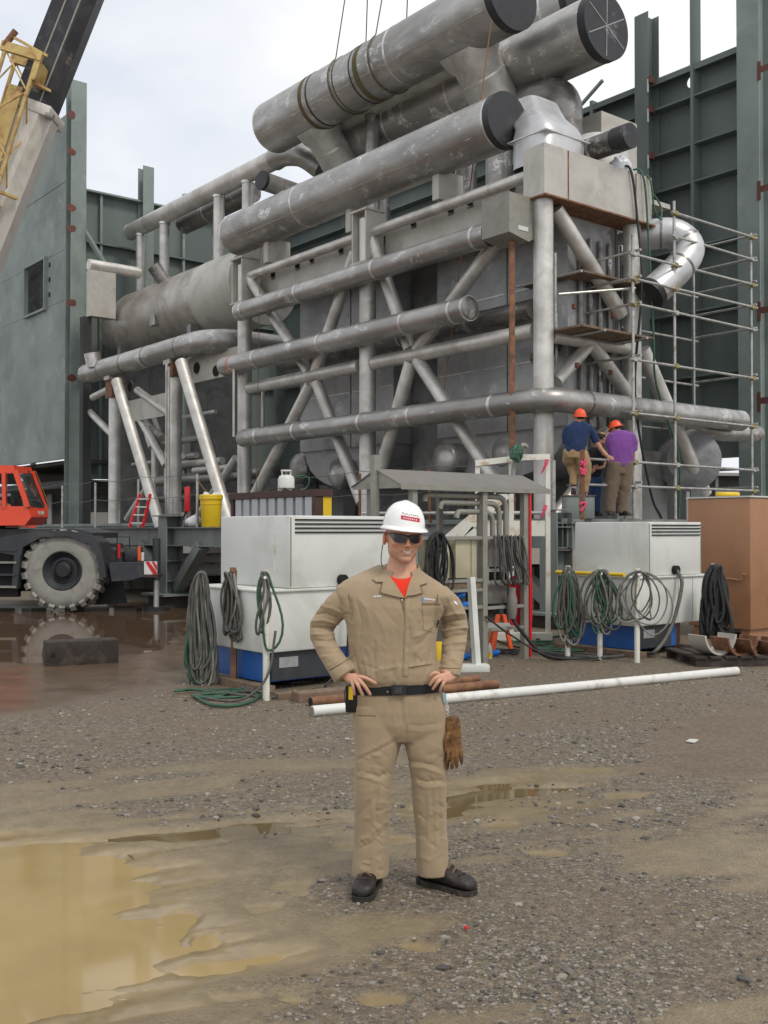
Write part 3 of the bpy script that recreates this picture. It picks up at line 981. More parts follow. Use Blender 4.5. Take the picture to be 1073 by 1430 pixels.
# ------------------------------------------------------------------ casing behind the frame
def casing():
    t = thing('boiler_casing', 'dull grey plate casing behind the crossed tubes', 'casing', W(5, 3, DECK))
    for (t0, t1) in ((0.32, 1.95), (1.99, 4.15), (5.7, 7.35), (7.40, 9.6)):
        MB().tbox((t0, 1.05, 3.75), (t1, 2.5, 8.55)).build('casing_panel', M['casing'], t)
        for z in (5.1, 6.6):
            MB().tbox((t0 + 0.04, 1.036, z), (t1 - 0.04, 1.046, z + 0.025)).build('weld_seam', M['weld'], t)
    for (t0, t1) in ((0.4, 4.1), (5.75, 9.5)):                  # rounded hoppers under the panels
        m = MB()
        pts = []
        for k in range(13):
            a = math.pi * k / 12
            pts.append(W((t0 + t1) / 2 - (t1 - t0) / 2 * math.cos(a) * 0.98, 1.12, 3.75 - 1.0 * math.sin(a)))
        m.prism(pts, BX * 1.5)
        m.build('hopper', M['casing'], t, 30)
    MB().tbox((4.2, 1.6, 3.0), (5.65, 2.4, 8.3)).build('inner_duct', M['inner'], t)
    MB().tbox((0.6, 2.6, DECK), (14.0, 4.6, 3.4)).build('dark_skirt', M['inner'], t)  # dark skirt added to block the bright view beneath the casing
    MB().tbox((9.7, 2.6, 3.0), (10.6, 2.4, 8.3)).build('inner_duct', M['inner'], t)
    MB().tbox((0.2, 0.7, 8.56), (10.4, 4.2, 8.66)).build('roof_plate', M['girder'], t)
    for k in range(5):
        MB().tube([W(0.25, 1.35 + 0.3 * k, 3.2), W(0.25, 1.35 + 0.3 * k, 7.5)], 0.05, 8).build('riser_tube', M['pipe_dark'], t, 40)
casing()

def drum(u, v, b, r, length, label):
    c = onb(u, v, b)
    t = thing('pressure_drum', label, 'drum', c - UP * r, 'drums under the casing')
    MB().tube([c, c + BX * length], r, 32).build('shell', M['pipe'], t, 40)
    MB().dome(c, -BX, r, r * 0.42).build('dished_head', M['pipe'], t, 50)
    MB().ring(c + BX * 0.06, BX, r + 0.008, 0.03).build('weld_band', M['weld'], t, 40)
    for d in (0.4, length - 0.4):                                # saddles carrying it on the deck
        q = c + BX * d
        MB().obox(Vector((q.x, q.y, (DECK + c.z - r * 0.8) / 2)), AX * r * 0.7, BX * 0.05, UP * ((c.z - r * 0.8 - DECK) / 2)).build('saddle', M['shed_dark'], t)
drum(621, 641, 0.75, 0.36, 3.6, 'round-ended silver drum under the casing right of the centre column')
drum(472, 661, 0.75, 0.36, 3.4, 'round-ended silver drum left of the centre column')
drum(418, 655, 1.3, 0.42, 2.4, 'silver drum above the white gas cylinder')
drum(708, 632, 1.25, 0.44, 2.4, 'silver drum behind the white stair railing')

# ------------------------------------------------------------------ pipes
def pipe_thing(name, label, p0, p1, r, mat, ends=('flat', 'flat'), bands=(), group=None, cat='pipe', extra=None, n=40):
    p0, p1 = Vector(p0), Vector(p1)
    d = (p1 - p0).normalized()
    L = (p1 - p0).length
    t = thing(name, label, cat, ((p0.x + p1.x) / 2, (p0.y + p1.y) / 2, min(p0.z, p1.z) - r), group)
    MB().tube([p0, p1], r, n).build('pipe_body', mat, t, 40)
    for p, ax, e in ((p0, -d, ends[0]), (p1, d, ends[1])):
        if e == 'dome':
            MB().dome(p, ax, r, r * 0.5, n).build('end_cap', mat, t, 55)
            MB().ring(p, ax, r + 0.006, 0.05, n).build('weld_band', M['weld'], t, 40)
        elif e == 'short':
            MB().dome(p, ax, r, r * 0.16, n).build('end_cap', mat, t, 55)
            MB().ring(p, ax, r + 0.006, 0.05, n).build('weld_band', M['weld'], t, 40)
        elif e == 'black':
            MB().tube([p - ax * r * 0.25, p + ax * 0.03], r + 0.014, n).build('end_cap', M['black_cap'], t, 40)
        elif e == 'sleeve':
            MB().tube([p - ax * r * 1.5, p + ax * 0.03], r + 0.012, n).build('end_cap', M['black_cap'], t, 40)
        elif e == 'open':
            MB().tube([p + ax * 0.001, p + ax * 0.006], r * 0.93, n).build('end_opening', M['hole'], t, 40)
    for s in bands:
        MB().ring(p0 + d * (L * s), d, r + 0.006, 0.07, n).build('weld_band', M['weld'], t, 40)
    return t

def run_a(u0, v0, u1, v1, b, z=None):
    """straight run along the plant's long face between two sight lines"""
    p, q = onb(u0, v0, b), onb(u1, v1, b)
    zz = (p.z + q.z) / 2 if z is None else z
    p.z = q.z = zz
    return p, q

# big bare pipes on top
p0, p1 = run_a(331, 328, 708, 168, 0.10)
LP1 = pipe_thing('large_pipe', 'long bare steel pipe, lowest of the big ones, black capped beside the box girder', p0, p1, 0.54, M['pipe'],
                 ('short', 'black'), (0.33, 0.985), 'big steel pipes on top')
d = (p1 - p0).normalized()
MB().bar(p0 + Vector((0, 0, -0.30)) - BX * 0.452 + d * 0.5, p1 + Vector((0, 0, -0.30)) - BX * 0.452 - d * 0.4, 0.006, 0.014).build('long_seam', M['pipe_dark'], LP1)
for s in (0.15, 0.5, 0.8):                                       # saddles down to the frame
    q = p0.lerp(p1, s)
    MB().obox(Vector((q.x, q.y, (8.66 + q.z - 0.45) / 2)) + BX * 0.3, AX * 0.10, BX * 0.35, UP * max((q.z - 0.45 - 8.66) / 2, 0.05)).build('saddle', M['girder'], LP1)

p0, p1 = run_a(383, 171, 716, 4, 1.75)
LP2 = pipe_thing('large_pipe', 'highest bare steel pipe with slings and two slanting branches', p0, p1, 0.72, M['pipe'], ('short', 'black'), (0.62, 0.99), 'big steel pipes on top')
d = (p1 - p0).normalized()
MB().bar(p0 + Vector((0, 0, -0.38)) - BX * 0.612 + d * 0.4, p1 + Vector((0, 0, -0.38)) - BX * 0.612 - d * 0.3, 0.006, 0.016).build('long_seam', M['pipe_dark'], LP2)
for s, w, m_ in ((0.245, 0.14, 'strap'), (0.275, 0.05, 'black_cap'), (0.40, 0.035, 'strap'), (0.475, 0.035, 'black_cap'), (0.50, 0.16, 'strap')):
    MB().ring(p0 + d * ((p1 - p0).length * s), d, 0.732, w).build('band_strap', M[m_], LP2, 40)
L2 = (p1 - p0).length
for s, rr, ln in ((0.185, 0.50, 2.3), (0.82, 0.56, 2.6)):
    c = p0 + d * (L2 * s)
    dn = (BX * 0.62 - UP * 0.78).normalized()
    MB().tube([c + dn * 0.45, c + dn * 0.74, c + dn * 0.95, c + dn * ln], [rr * 1.35, rr * 1.22, rr * 1.0, rr], 36).build('branch', M['tube'], LP2, 60)
    MB().ring(c + dn * 1.25, dn, rr + 0.008, 0.05).build('weld_band', M['weld'], LP2, 40)
SL0, SL1 = p0.copy(), p1.copy()

# lifting slings going up to the hook, one thing each
for s, u, label in ((0.385, 514, 'dark lifting sling over the highest pipe, nearer its left end'), (0.56, 571, 'tan lifting sling over the highest pipe, nearer its black cap')):
    c = SL0.lerp(SL1, s)
    top = pix(u + 8, -260, c.y)
    t = thing('lifting_sling', label, 'sling', c)
    ring = [c + UP * 0.745 * math.cos(a) + BX * 0.745 * math.sin(a) for a in np.linspace(math.radians(40), math.radians(320), 22)]
    a0, a1 = ring[0], ring[-1]
    MB().tube([top] + ring + [top], 0.016, 8).build('sling_loop', M['strap'], t, 40)
    MB().tube([top, top + UP * 6], 0.05, 8).build('sling_rope', M['strap'], t, 40)

p0, p1 = run_a(470, 200, 846, 56, 3.5)
LP3 = pipe_thing('large_pipe', 'bare steel pipe with taped black end cap high against the green wall', p0, p1, 0.73, M['pipe'], ('short', 'black'), (0.3, 0.55), 'big steel pipes on top')
for a in (0.5, 1.55, 2.6):
    dr = BX * math.cos(a) + UP * math.sin(a)
    MB().bar(p1 + (p1 - p0).normalized() * 0.034 - dr * 0.68, p1 + (p1 - p0).normalized() * 0.034 + dr * 0.68, 0.02, 0.012, up=(p1 - p0)).build('cap_tape', M['casing'], LP3)
d = (p1 - p0).normalized()
MB().tube([p0.lerp(p1, 0.66) - UP * 0.5 + BX * .1, p0.lerp(p1, 0.66) - UP * 4.0 + BX * 0.1], 0.32, 20).build('riser', M['pipe'], LP3, 40)
MB().tube([p0.lerp(p1, 0.2) - UP * 0.5, p0.lerp(p1, 0.2) - UP * 4.0], 0.32, 20).build('riser', M['pipe'], LP3, 40)
p0, p1 = run_a(520, 150, 815, -4, 5.2)
LP4 = pipe_thing('large_pipe', 'rear bare steel pipe, its black cap cut by the top edge', p0, p1, 0.73, M['pipe'], ('short', 'black'), (0.9,), 'big steel pipes on top')
MB().tube([p0.lerp(p1, 0.5) - UP * 0.5, p0.lerp(p1, 0.5) - UP * 5.2], 0.3, 20).build('riser', M['pipe'], LP4, 40)
p0, p1 = run_a(450, 170, 645, 86, 2.75)
pt = pipe_thing('middle_pipe', 'pale steel pipe behind the slung pipe', p0, p1, 0.42, M['tube'], ('short', 'short'), (0.45, 0.75))
MB().tube([p0.lerp(p1, 0.4), p0.lerp(p1, 0.4) - UP * 3.2], 0.2, 16).build('riser', M['pipe'], pt, 40)

# header pipes across the long face
p0, p1 = run_a(336, 435, 688, 326, -0.42)
H1 = pipe_thing('header_pipe', 'uppermost of the three header pipes across the frame, meeting the grey box', p0, p1, 0.235, M['pipe'], ('dome', 'black'), (0.03, 0.30, 0.62, 0.955), 'header pipes across the frame', n=28)
h1_end = p1.copy()
p0, p1 = run_a(314, 514, 655, 428, -0.45)
H2 = pipe_thing('header_pipe', 'middle header pipe with a bright rounded end cap', p0, p1, 0.245, M['pipe'], ('open', 'dome'), (0.18, 0.48, 0.80, 0.96), 'header pipes across the frame', n=28)
MB().ring(p0.lerp(p1, 0.05), AX, 0.252, 0.03).build('orange_mark', M['hivis'], H2, 40)
for s in (0.2, 0.55, 0.9):
    q = p0.lerp(p1, s)
    MB().bar(q, q + BX * 0.40, 0.08, 0.08).build('bracket', M['tube'], H2)
for t_, (a, b) in ((H1, run_a(336, 435, 688, 326, -0.42)),):
    for s in (0.1, 0.5, 0.8):
        q = a.lerp(b, s)
        MB().bar(q, q + BX * 0.40, 0.08, 0.08).build('bracket', M['tube'], t_)
p0 = onb(340, 613, -0.36)
p1 = onb(690, 565, -0.36)
zz = (p0.z + p1.z) / 2
t0_, t1_ = tbz(p0)[0], -0.42
path = rounded([W(t0_, -0.36, zz), W(t1_, -0.36, zz), W(t1_, 5.85, zz)], 0.55, 10)
H3 = thing('header_pipe', 'lowest header pipe, turning the corner of the frame towards the right wall', 'pipe', W(4, -0.36, zz - 0.21), 'header pipes across the frame')
MB().tube(path, 0.225, 28).build('pipe_body', M['pipe'], H3, 40)
MB().dome(W(t0_, -0.36, zz), AX, 0.225, 0.11, 28).build('end_cap', M['pipe'], H3, 55)
for a in (9.3, 7.6, 5.0, 3.3, 0.9):
    MB().ring(W(a, -0.36, zz), AX, 0.232, 0.08, 28).build('weld_band', M['weld'], H3, 40)
for b in (0.7, 2.0):
    MB().ring(W(t1_, b, zz), BX, 0.232, 0.05, 28).build('weld_band', M['pipe_dark'], H3, 40)
for a in (1.0, 5.35, 9.5):
    MB().bar(W(a, -0.36, zz), W(a, -0.1, zz), 0.08, 0.08).build('bracket', M['tube'], H3)

# inner pipe between the chords
p0, p1 = run_a(395, 503, 745, 440, 0.72)
t = pipe_thing('inner_pipe', 'steel pipe running behind the middle header and the crossed braces', p0, p1, 0.20, M['pipe_dark'], ('flat', 'flat'), (0.2, 0.55, 0.8), n=24)
MB().bar(p0.lerp(p1, 0.3), p0.lerp(p1, 0.3) + BX * 0.4, 0.08, 0.08).build('bracket', M['tube'], t)
MB().bar(p0.lerp(p1, 0.9), p0.lerp(p1, 0.9) + BX * 0.4, 0.08, 0.08).build('bracket', M['tube'], t)

# box on its pole at the end of the top header
t = thing('valve_box', 'grey steel box on a rusty pole at the end of the top header', 'box', (h1_end.x, h1_end.y, DECK))
c = h1_end - AX * 0.48 + UP * 0.12 - BX * 0.02
m = MB()
m.prism([c + AX * 0.38 - BX * 0.36 + UP * 0.40, c + AX * 0.38 - BX * 0.36 - UP * 0.34, c + AX * 0.38 + BX * 0.16 - UP * 0.44, c + AX * 0.38 + BX * 0.40 - UP * 0.30, c + AX * 0.38 + BX * 0.40 + UP * 0.40], -AX * 0.72)
m.build('housing', M['stand'], t)
MB().tube([h1_end, c + AX * 0.36], 0.20, 20).build('nozzle', M['black_cap'], t, 40)
pc = c - BX * 0.05 - AX * 0.10
MB().bar(pc - UP * 0.42, Vector((pc.x, pc.y, DECK)), 0.10, 0.10).build('pole', M['rust'], t)
MB().obox(c - AX * 0.345 - BX * 0.0 - UP * 0.22, AX * 0.004, BX * 0.13, UP * 0.04).build('label_plate', M['white'], t)

# large tank at the left
b_ = 2.3
p1 = onb(330, 408, b_)
p0 = onb(176, 447, b_)
zz = p1.z - 0.05
tr, tl = tbz(p1)[0], tbz(p0)[0]
TK = thing('horizontal_tank', 'large weathered horizontal tank high at the left of the frame', 'tank', W((tr + tl) / 2, b_, zz - 1.2))
tk = lambda a: W(a, b_, zz)
MB().tube([tk(tr - 1.6), tk(tr + 0.9)], 1.21, 48).build('shell_ring', M['girder'], TK, 40)
MB().tube([tk(tr + 0.95), tk(tl - 1.4)], 1.20, 48).build('shell', M['tank'], TK, 40)
MB().tube([tk(tl - 1.4), tk(tl - 0.1), tk(tl + 0.2)], [1.20, 1.05, 0.8], 48).build('dished_end', M['tank'], TK, 40)
for a in (tr + 0.92, tr + 2.6, tl - 1.4):
    MB().ring(tk(a), AX, 1.207, 0.05, 48).build('weld_band', M['tank'], TK, 40)
MB().obox(tk(tr + 3.4) - BX * 1.12 - UP * 0.45, AX * 0.18, BX * 0.06, UP * 0.17).build('name_plate', M['pipe_dark'], TK)
MB().tube([tk(tr + 3.6) - BX * 0.6 + UP * 0.9, tk(tr + 3.75) - BX * 0.95 + UP * 1.45], 0.24, 20).build('manhole', M['pipe_dark'], TK, 40)
for a in (tr + 1.2, tl - 1.6):
    MB().tbox((a - 0.12, b_ - 1.0, DECK), (a + 0.12, b_ + 1.0, zz - 0.9)).build('support', M['inner'], TK)

# pipe sweeping along the left columns, bending round towards the tank
t = thing('swept_pipe', 'thick steel pipe bending round below the tank, resting on the left columns', 'pipe', W(14.6, 0, 6.7))
zz = 7.0
path = rounded([W(20.7, -0.15, zz), W(12.1, -0.15, zz), W(12.1, 2.2, zz)], 1.5, 12)
MB().tube(path, 0.33, 28).build('pipe_body', M['pipe'], t, 40)
for a in (19.3, 17.6, 16.0, 13.9):
    MB().ring(W(a, -0.15, zz), AX, 0.337, 0.06, 28).build('weld_band', M['pipe_dark'], t, 40)
MB().tube([W(19.6, -0.35, zz + 0.1), W(19.6, -0.45, zz + 0.55)], 0.26, 20).build('nozzle', M['weld'], t, 40)
for a in (14.6, 18.8):
    MB().tbox((a - 0.2, -0.3, 6.58), (a + 0.2, 0.1, 6.72)).build('saddle', M['girder'], t)
for (u, v0, v1) in ((233, 508, 724), (236, 512, 722), (327, 500, 610)):
    a, b = onb(u, v0, -0.6), onb(u, v1, -0.6)
    MB().tube([a, Vector((a.x, a.y, max(b.z, DECK)))], 0.035, 8).build('drain_tube', M['tube'], t, 40)

# pipes on posts above the tank
p0, p1 = run_a(183, 327, 385, 219, 2.6)
t = pipe_thing('overhead_pipe', 'pale steel pipe on short posts above the tank', p0, p1, 0.30, M['tube'], ('dome', 'flat'), (0.35, 0.8), n=28)
q = p1
el = [p1, p1 - AX * 0.5, p1 - AX * 1.1 + BX * 0.25 - UP * 0.15, p1 - AX * 1.6 + BX * 0.6 - UP * 0.6]
MB().tube(spline(el, 5), 0.34, 24).build('elbow', M['pipe'], t, 40)
for u in (197, 230, 306, 346):
    a = onb(u, 300, 2.6)
    ta = tbz(a)[0]
    MB().tube([W(ta, 2.6, p0.z - 0.2), W(ta, 2.6, 7.6)], 0.18, 18).build('post', M['tube'], t, 40)
    MB().ring(W(ta, 2.6, p0.z - 0.30), UP, 0.21, 0.08, 20).build('weld_band', M['weld'], t, 40)
p0, p1 = run_a(258, 318, 352, 262, 3.6)
t = pipe_thing('overhead_pipe', 'short dull pipe behind the overhead pipe and its posts', p0, p1, 0.36, M['pipe_dark'], ('dome', 'flat'), (0.4,), n=28)
MB().tube([p0.lerp(p1, 0.5), p0.lerp(p1, 0.5) - UP * 2.6], 0.16, 14).build('post', M['pipe_dark'], t, 40)
p0 = pix(366, 252, 27.2)
t = pipe_thing('capped_stub', 'short pipe stub with black cap left of the big pipes', p0, p0 + BX * 1.3 + AX * 0.15 - UP * 0.05, 0.24, M['pipe'], ('black', 'flat'), n=24)
MB().tube([p0 + BX * 0.6, p0 + BX * 0.6 - UP * 0.9], 0.12, 14).build('post', M['tube'], t, 40)
# box and pipe at the far left of the plant
ca = ont(120, 440, 21.0)
cb = ont(162, 440, 21.0)
zt = ont(150, 380, 21.0).z
t = thing('duct_box', 'grey steel duct box between the tank and the green column', 'box', W(21.6, tbz(ca)[1], ca.z))
MB().tbox((21.0, tbz(ca)[1] + 0.16, ca.z), (21.35, tbz(cb)[1], zt), 0.01).build('duct_body', M['girder'], t)
MB().tube([W(21.25, tbz(ca)[1] + 0.2, zt + 0.22), W(21.25, tbz(cb)[1] + 1.0, zt + 0.22)], 0.2, 20).build('pipe_top', M['tube'], t, 40)
MB().tbox((21.2, tbz(ca)[1], DECK), (21.5, tbz(ca)[1] + 0.3, ca.z)).build('support', M['shed_dark'], t)

# fittings behind the corner: lagged duct, domes, capped pipe
t = thing('lagged_duct', 'bright silver lagged duct swelling up behind the box girder', 'duct', W(0.8, 1.2, 8.66))
z0 = 8.66
rings = [((0.42, 0.62), 0.50, 0.62, 8.66), ((0.42, 0.62), 0.50, 0.62, 9.28), ((0.50, 0.66), 0.44, 0.56, 9.50), ((1.05, 1.0), 0.42, 0.5, 9.95), ((1.55, 1.35), 0.42, 0.45, 10.5)]
m = MB()
nn = 24
for (ct, cb), rt, rb, z in rings:
    for k in range(nn):
        a = 2 * math.pi * k / nn
        ca, sa = math.cos(a), math.sin(a)
        q = 0.42
        m.v.append(W(ct + rt * np.sign(ca) * abs(ca) ** q, cb + rb * np.sign(sa) * abs(sa) ** q, z))
for i in range(len(rings) - 1):
    for k in range(nn):
        m.f.append((i * nn + k, i * nn + (k + 1) % nn, (i + 1) * nn + (k + 1) % nn, (i + 1) * nn + k))
m.f.append(tuple(range((len(rings) - 1) * nn, len(rings) * nn)))
m.build('lagging', M['silver'], t, 40)
MB().tbox((-0.09, -0.01, 9.20), (0.93, 1.25, 9.225)).build('lagging_seam', M['weld'], t)
t = thing('silver_dome', 'pale domed vessel top behind the lagged duct', 'dome', W(1.0, 2.7, 8.66))
MB().tube([W(1.0, 2.7, 8.66), W(1.0, 2.7, 9.45)], 0.75, 32).build('neck', M['tube'], t, 40)
MB().dome(W(1.0, 2.7, 9.45), UP, 0.75, 0.6).build('dished_head', M['tube'], t, 50)
p0, p1 = run_a(812, 212, 880, 192, 1.9)
t = pipe_thing('capped_pipe', 'short grey pipe with black sleeve cap pointing right above the box girder', p0 + AX * 0.8, p1, 0.235, M['pipe_dark'], ('flat', 'sleeve'), (0.55,), n=28)
MB().tube([p0, p0 - UP * 0.6], 0.1, 12).build('post', M['tube'], t, 40)
t = thing('elbow_stack', 'dark bent pipe standing behind the big black cap', 'pipe', pix(790, 175, 23.5))
a = pix(792, 172, 23.5)
MB().tube(rounded([a - UP * 1.3, a + UP * 0.75, a + UP * 0.95 + AX * 1.6], 0.6, 8), 0.36, 24).build('pipe_body', M['pipe_dark'], t, 40)
t = thing('duct_box', 'brownish steel box in front of the green wall, right of the bent pipe', 'box', pix(850, 190, 24.5))
a = pix(845, 170, 24.5)
ta, tb_, tz = tbz(a)
MB().tbox((ta - 0.35, tb_ - 0.55, 8.2), (ta + 1.0, tb_ + 0.75, tz + 0.02), 0.01).build('duct_body', M['girder'], t)
MB().tbox((ta + 0.3, tb_ - 0.3, DECK), (ta + 0.9, tb_ + 0.3, 8.19)).build('duct_leg', M['shed_dark'], t)

# plastic-wrapped bundle on the girder
def lumpy(c, rx, ry, rz, seed, amp=0.25, n=20):
    m = MB()
    rows = n // 2
    for i in range(rows + 1):
        th = math.pi * i / rows
        for k in range(n):
            ph = 2 * math.pi * k / n
            d = 1 + amp * float(fbm(np.array([math.cos(ph) * 2 + seed]), np.array([th * 2.2 + math.sin(ph) * 2]), seed, 3)[0]) * 2
            m.v.append(Vector(c) + Vector((rx * d * math.sin(th) * math.cos(ph), ry * d * math.sin(th) * math.sin(ph), rz * d * math.cos(th))))
    for i in range(rows):
        for k in range(n):
            m.f.append((i * n + k, i * n + (k + 1) % n, (i + 1) * n + (k + 1) % n, (i + 1) * n + k))
    return m
c = W(0.05, 2.35, 8.98)
t = tag(lumpy(c, 0.26, 0.24, 0.24, 5, 0.4).build('wrapped_bundle', surf('milky_plastic', (0.62, 0.64, 0.68), 0.3, 0, 0.2, 9), None, 60),
        'crumpled clear plastic bundle on top of the box girder', 'bundle')
def cable(name, label, pts, r, mat, n=6, cat='cable', group=None):
    o = MB().tube(spline(pts, n), r, 8).build(name, mat, None, 60)
    return tag(o, label, cat, group)
cable('hanging_cable', 'black cable hanging over the box girder and down past the end column', [W(0.1, 2.3, 8.95), W(-0.27, 2.25, 8.88), W(-0.32, 2.4, 7.9), W(-0.5, 2.3, 6.5), W(-0.4, 2.2, 4.4), W(-0.45, 2.6, 2.5), W(-0.5, 2.9, 1.93)], 0.025, M['rubber'])
cable('hanging_cable', 'green cable hanging from the plastic bundle down through the scaffold', [W(0.1, 2.5, 8.95), W(-0.28, 2.62, 8.86), W(-0.36, 2.7, 7.6), W(-0.55, 2.6, 5.6), W(-0.5, 2.75, 4.6), W(-0.62, 3.3, 3.2), W(-0.7, 3.2, 1.94)], 0.022, M['hose_green'])
cable('hanging_cable', 'loop of dark cable slung beside the plastic bundle', [W(0.0, 2.75, 8.88), W(-0.28, 2.85, 8.82), W(-0.32, 2.95, 8.2), W(-0.32, 3.15, 8.05), W(-0.2, 3.3, 8.4), W(0.0, 3.0, 8.87)], 0.02, M['hose_green'])
# ropes
def rope(label, u0, v0, u1, v1, y0, y1, r=0.012, mat='rope'):
    a, b = pix(u0, v0, y0), pix(u1, v1, y1)
    o = MB().tube([a.lerp(b, k / 8) - UP * (0.05 * math.sin(math.pi * k / 8)) for k in range(9)], r, 6).build('tag_line', M[mat])
    return tag(o, label, 'rope')
a_ = SL1 - AX * -0.2
rope('tan rope hanging from the black cap of the highest pipe past the lower cap', 686, 30, 614, 592, 21.4, 21.9, 0.014)
rope('thin tan rope hanging at the left end of the lowest big pipe', 364, 320, 358, 690, 27.3, 26.3, 0.008)

# big bent duct at the right end
t = thing('bent_duct', 'bright silver bent duct with dark open mouth behind the scaffold', 'duct', W(0.4, 3.4, 5.8))
P = [pix(893, 330, 21.6), pix(938, 326, 21.4), pix(962, 345, 21.3), pix(950, 372, 21.0), pix(908, 412, 20.7)]
MB().tube(spline(P, 6), 0.31, 28).build('duct_body', M['silver'], t, 40)
dm = (P[-1] - P[-2]).normalized()
MB().tube([P[-1] - dm * 0.12, P[-1] + dm * 0.02], 0.325, 28).build('end_cap', M['black_cap'], t, 40)
for s in (0.18, 0.42, 0.75):
    sp = spline(P, 6)
    k = int(s * (len(sp) - 1))
    MB().ring(sp[k], sp[k + 1] - sp[k], 0.318, 0.05, 28).build('weld_band', M['pipe_dark'], t, 40)
MB().bar(P[0], P[0] + AX * 1.2 - BX * 0.4, 0.2, 0.2).build('bracket', M['tube'], t)
# pipe and wrapped flange low at the right
t = thing('low_pipe', 'grey pipe with tarpaulin-wrapped flange low behind the scaffold', 'pipe', W(1.2, 5.0, 3.2))
MB().tube(rounded([pix(930, 585, 22.5), pix(1005, 606, 23.0), pix(1060, 606, 23.6)], 0.4), 0.17, 20).build('pipe_body', M['pipe'], t, 40)
c = pix(962, 642, 22.4)
MB().tube([c, c + BX * 0.15 + AX * 0.1, c + BX * 0.5 + AX * .3], [0.45, 0.68, 0.62], 28).build('wrapped_flange', surf('grey_tarp', (0.22, 0.22, 0.23), 0.5, 0, 0.3, 4, bump_s=0.5, bump_scale=8), t, 40)
MB().bar(c + BX * 0.3, Vector((c.x + 0.2, c.y + 0.2, DECK)), 0.2, 0.2).build('support', M['deck'], t)

# ------------------------------------------------------------------ green steel enclosure
BW, TW = 9.8, 23.9
def green_right():
    t = thing('green_wall', 'dark green ribbed steel wall behind the scaffold on the right', 'wall', W(10, BW, 0))
    ztop = onb(1000, 79, BW).z
    zbot = 3.9
    ta = tbz(onb(1045, 300, BW))[0]
    hp = onb(966, 114, BW)
    ht, _, hz = tbz(hp)
    hs, hr_ = 0.30, 0.16
    MB().tbox((ta, BW, zbot), (ht - hs, BW + 0.03, ztop)).build('wall_plate', M['green'], t)
    MB().tbox((ht + hs, BW, zbot), (TW, BW + 0.03, ztop)).build('wall_plate', M['green'], t)
    MB().tbox((ht - hs + 0.001, BW, zbot), (ht + hs - 0.001, BW + 0.03, hz - hs)).build('wall_plate', M['green'], t)
    MB().tbox((ht - hs + 0.001, BW, hz + hs), (ht + hs - 0.001, BW + 0.03, ztop)).build('wall_plate', M['green'], t)
    m = MB()                                                     # square plate with a round hole cut through it
    nh = 32
    for b_ in (BW, BW + 0.03):
        for k in range(nh):
            a_ = 2 * math.pi * k / nh
            ca, sa = math.cos(a_), math.sin(a_)
            sq = hs / max(abs(ca), abs(sa))
            m.v += [W(ht + hr_ * ca, b_, hz + hr_ * sa), W(ht + sq * ca, b_, hz + sq * sa)]
    for k in range(nh):
        i, j = 2 * k, 2 * ((k + 1) % nh)
        o_ = 2 * nh
        m.f += [(i, j, j + 1, i + 1), (i + o_, i + 1 + o_, j + 1 + o_, j + o_), (i, i + o_, j + o_, j), (i + 1, j + 1, j + 1 + o_, i + 1 + o_)]
    m.build('holed_plate', M['green'], t)
    zs = [onb(914, v, BW - 0.15).z for v in (116, 157, 221, 272)]
    step = 1.75
    zz = zs + [zs[-1] - step * k for k in (1, 2, 3)]
    zz = [z for z in zz if z > zbot]
    for z in zz:
        MB().tbox((ta, BW - 0.34, z - 0.05), (TW - 0.4, BW - 0.002, z)).build('rib', M['green'], t)
    MB().tbox((ta, BW - 0.34, zz[0] - 0.16), (TW - 0.4, BW - 0.30, zz[0] - 0.052)).build('rib_lip', M['green'], t)
    MB().tbox((ta, BW - 0.3, zbot - 0.3), (TW, BW + 0.05, zbot - 0.002)).build('bottom_beam', M['green'], t)
    for u in (975, 834, 780):
        tc = tbz(onb(u, 300, BW - 0.1))[0]
        MB().tbox((tc - 0.05, BW - 0.36, zbot), (tc + 0.05, BW - 0.005, ztop + (2.6 if u == 975 else 0.0))).build('rib_post', M['green'], t)
    for u, up_ in ((905, 1.75),):
        tc = tbz(onb(u, 300, BW - 0.3))[0]
        MB().ibeam(W(tc, BW - 0.32, 0.0), W(tc, BW - 0.32, ztop + up_), 0.5, 0.46, up=BX).build('column', M['green'], t)
        for z in zs:
            MB().tbox((tc - 0.34, BW - 0.60, z - 0.16), (tc - 0.24, BW - 0.44, z + 0.02)).build('clip_plate', M['primer_red'], t)
            MB().tbox((tc - 0.262, BW - 0.62, z - 0.42), (tc - 0.232, BW - 0.58, z - 0.05)).build('clip_bar', M['white'], t)
    # heavy near column carrying this wall
    tc = tbz(onb(1058, 300, BW - 0.4))[0]
    MB().ibeam(W(tc, BW - 0.45, 0.0), W(tc, BW - 0.45, 19.0), 0.72, 0.62, up=BX).build('column', M['green_wall'], t)
    for v in (98, 265, 434, 560):
        p = onb(1060, v, BW - 0.82)
        m = MB()
        m.obox(p - UP * 0.02, AX * 0.05, BX * 0.006, UP * 0.24)
        m.obox(p - AX * 0.16 + UP * 0.0, AX * 0.105, BX * 0.006, UP * 0.08)
        m.build('lug_patch', M['primer_red'], t)
    MB().bar(onb(842, 112, BW - 0.2), onb(800, 160, BW - 0.2), 0.08, 0.08).build('brace', M['green_wall'], t)
green_right()

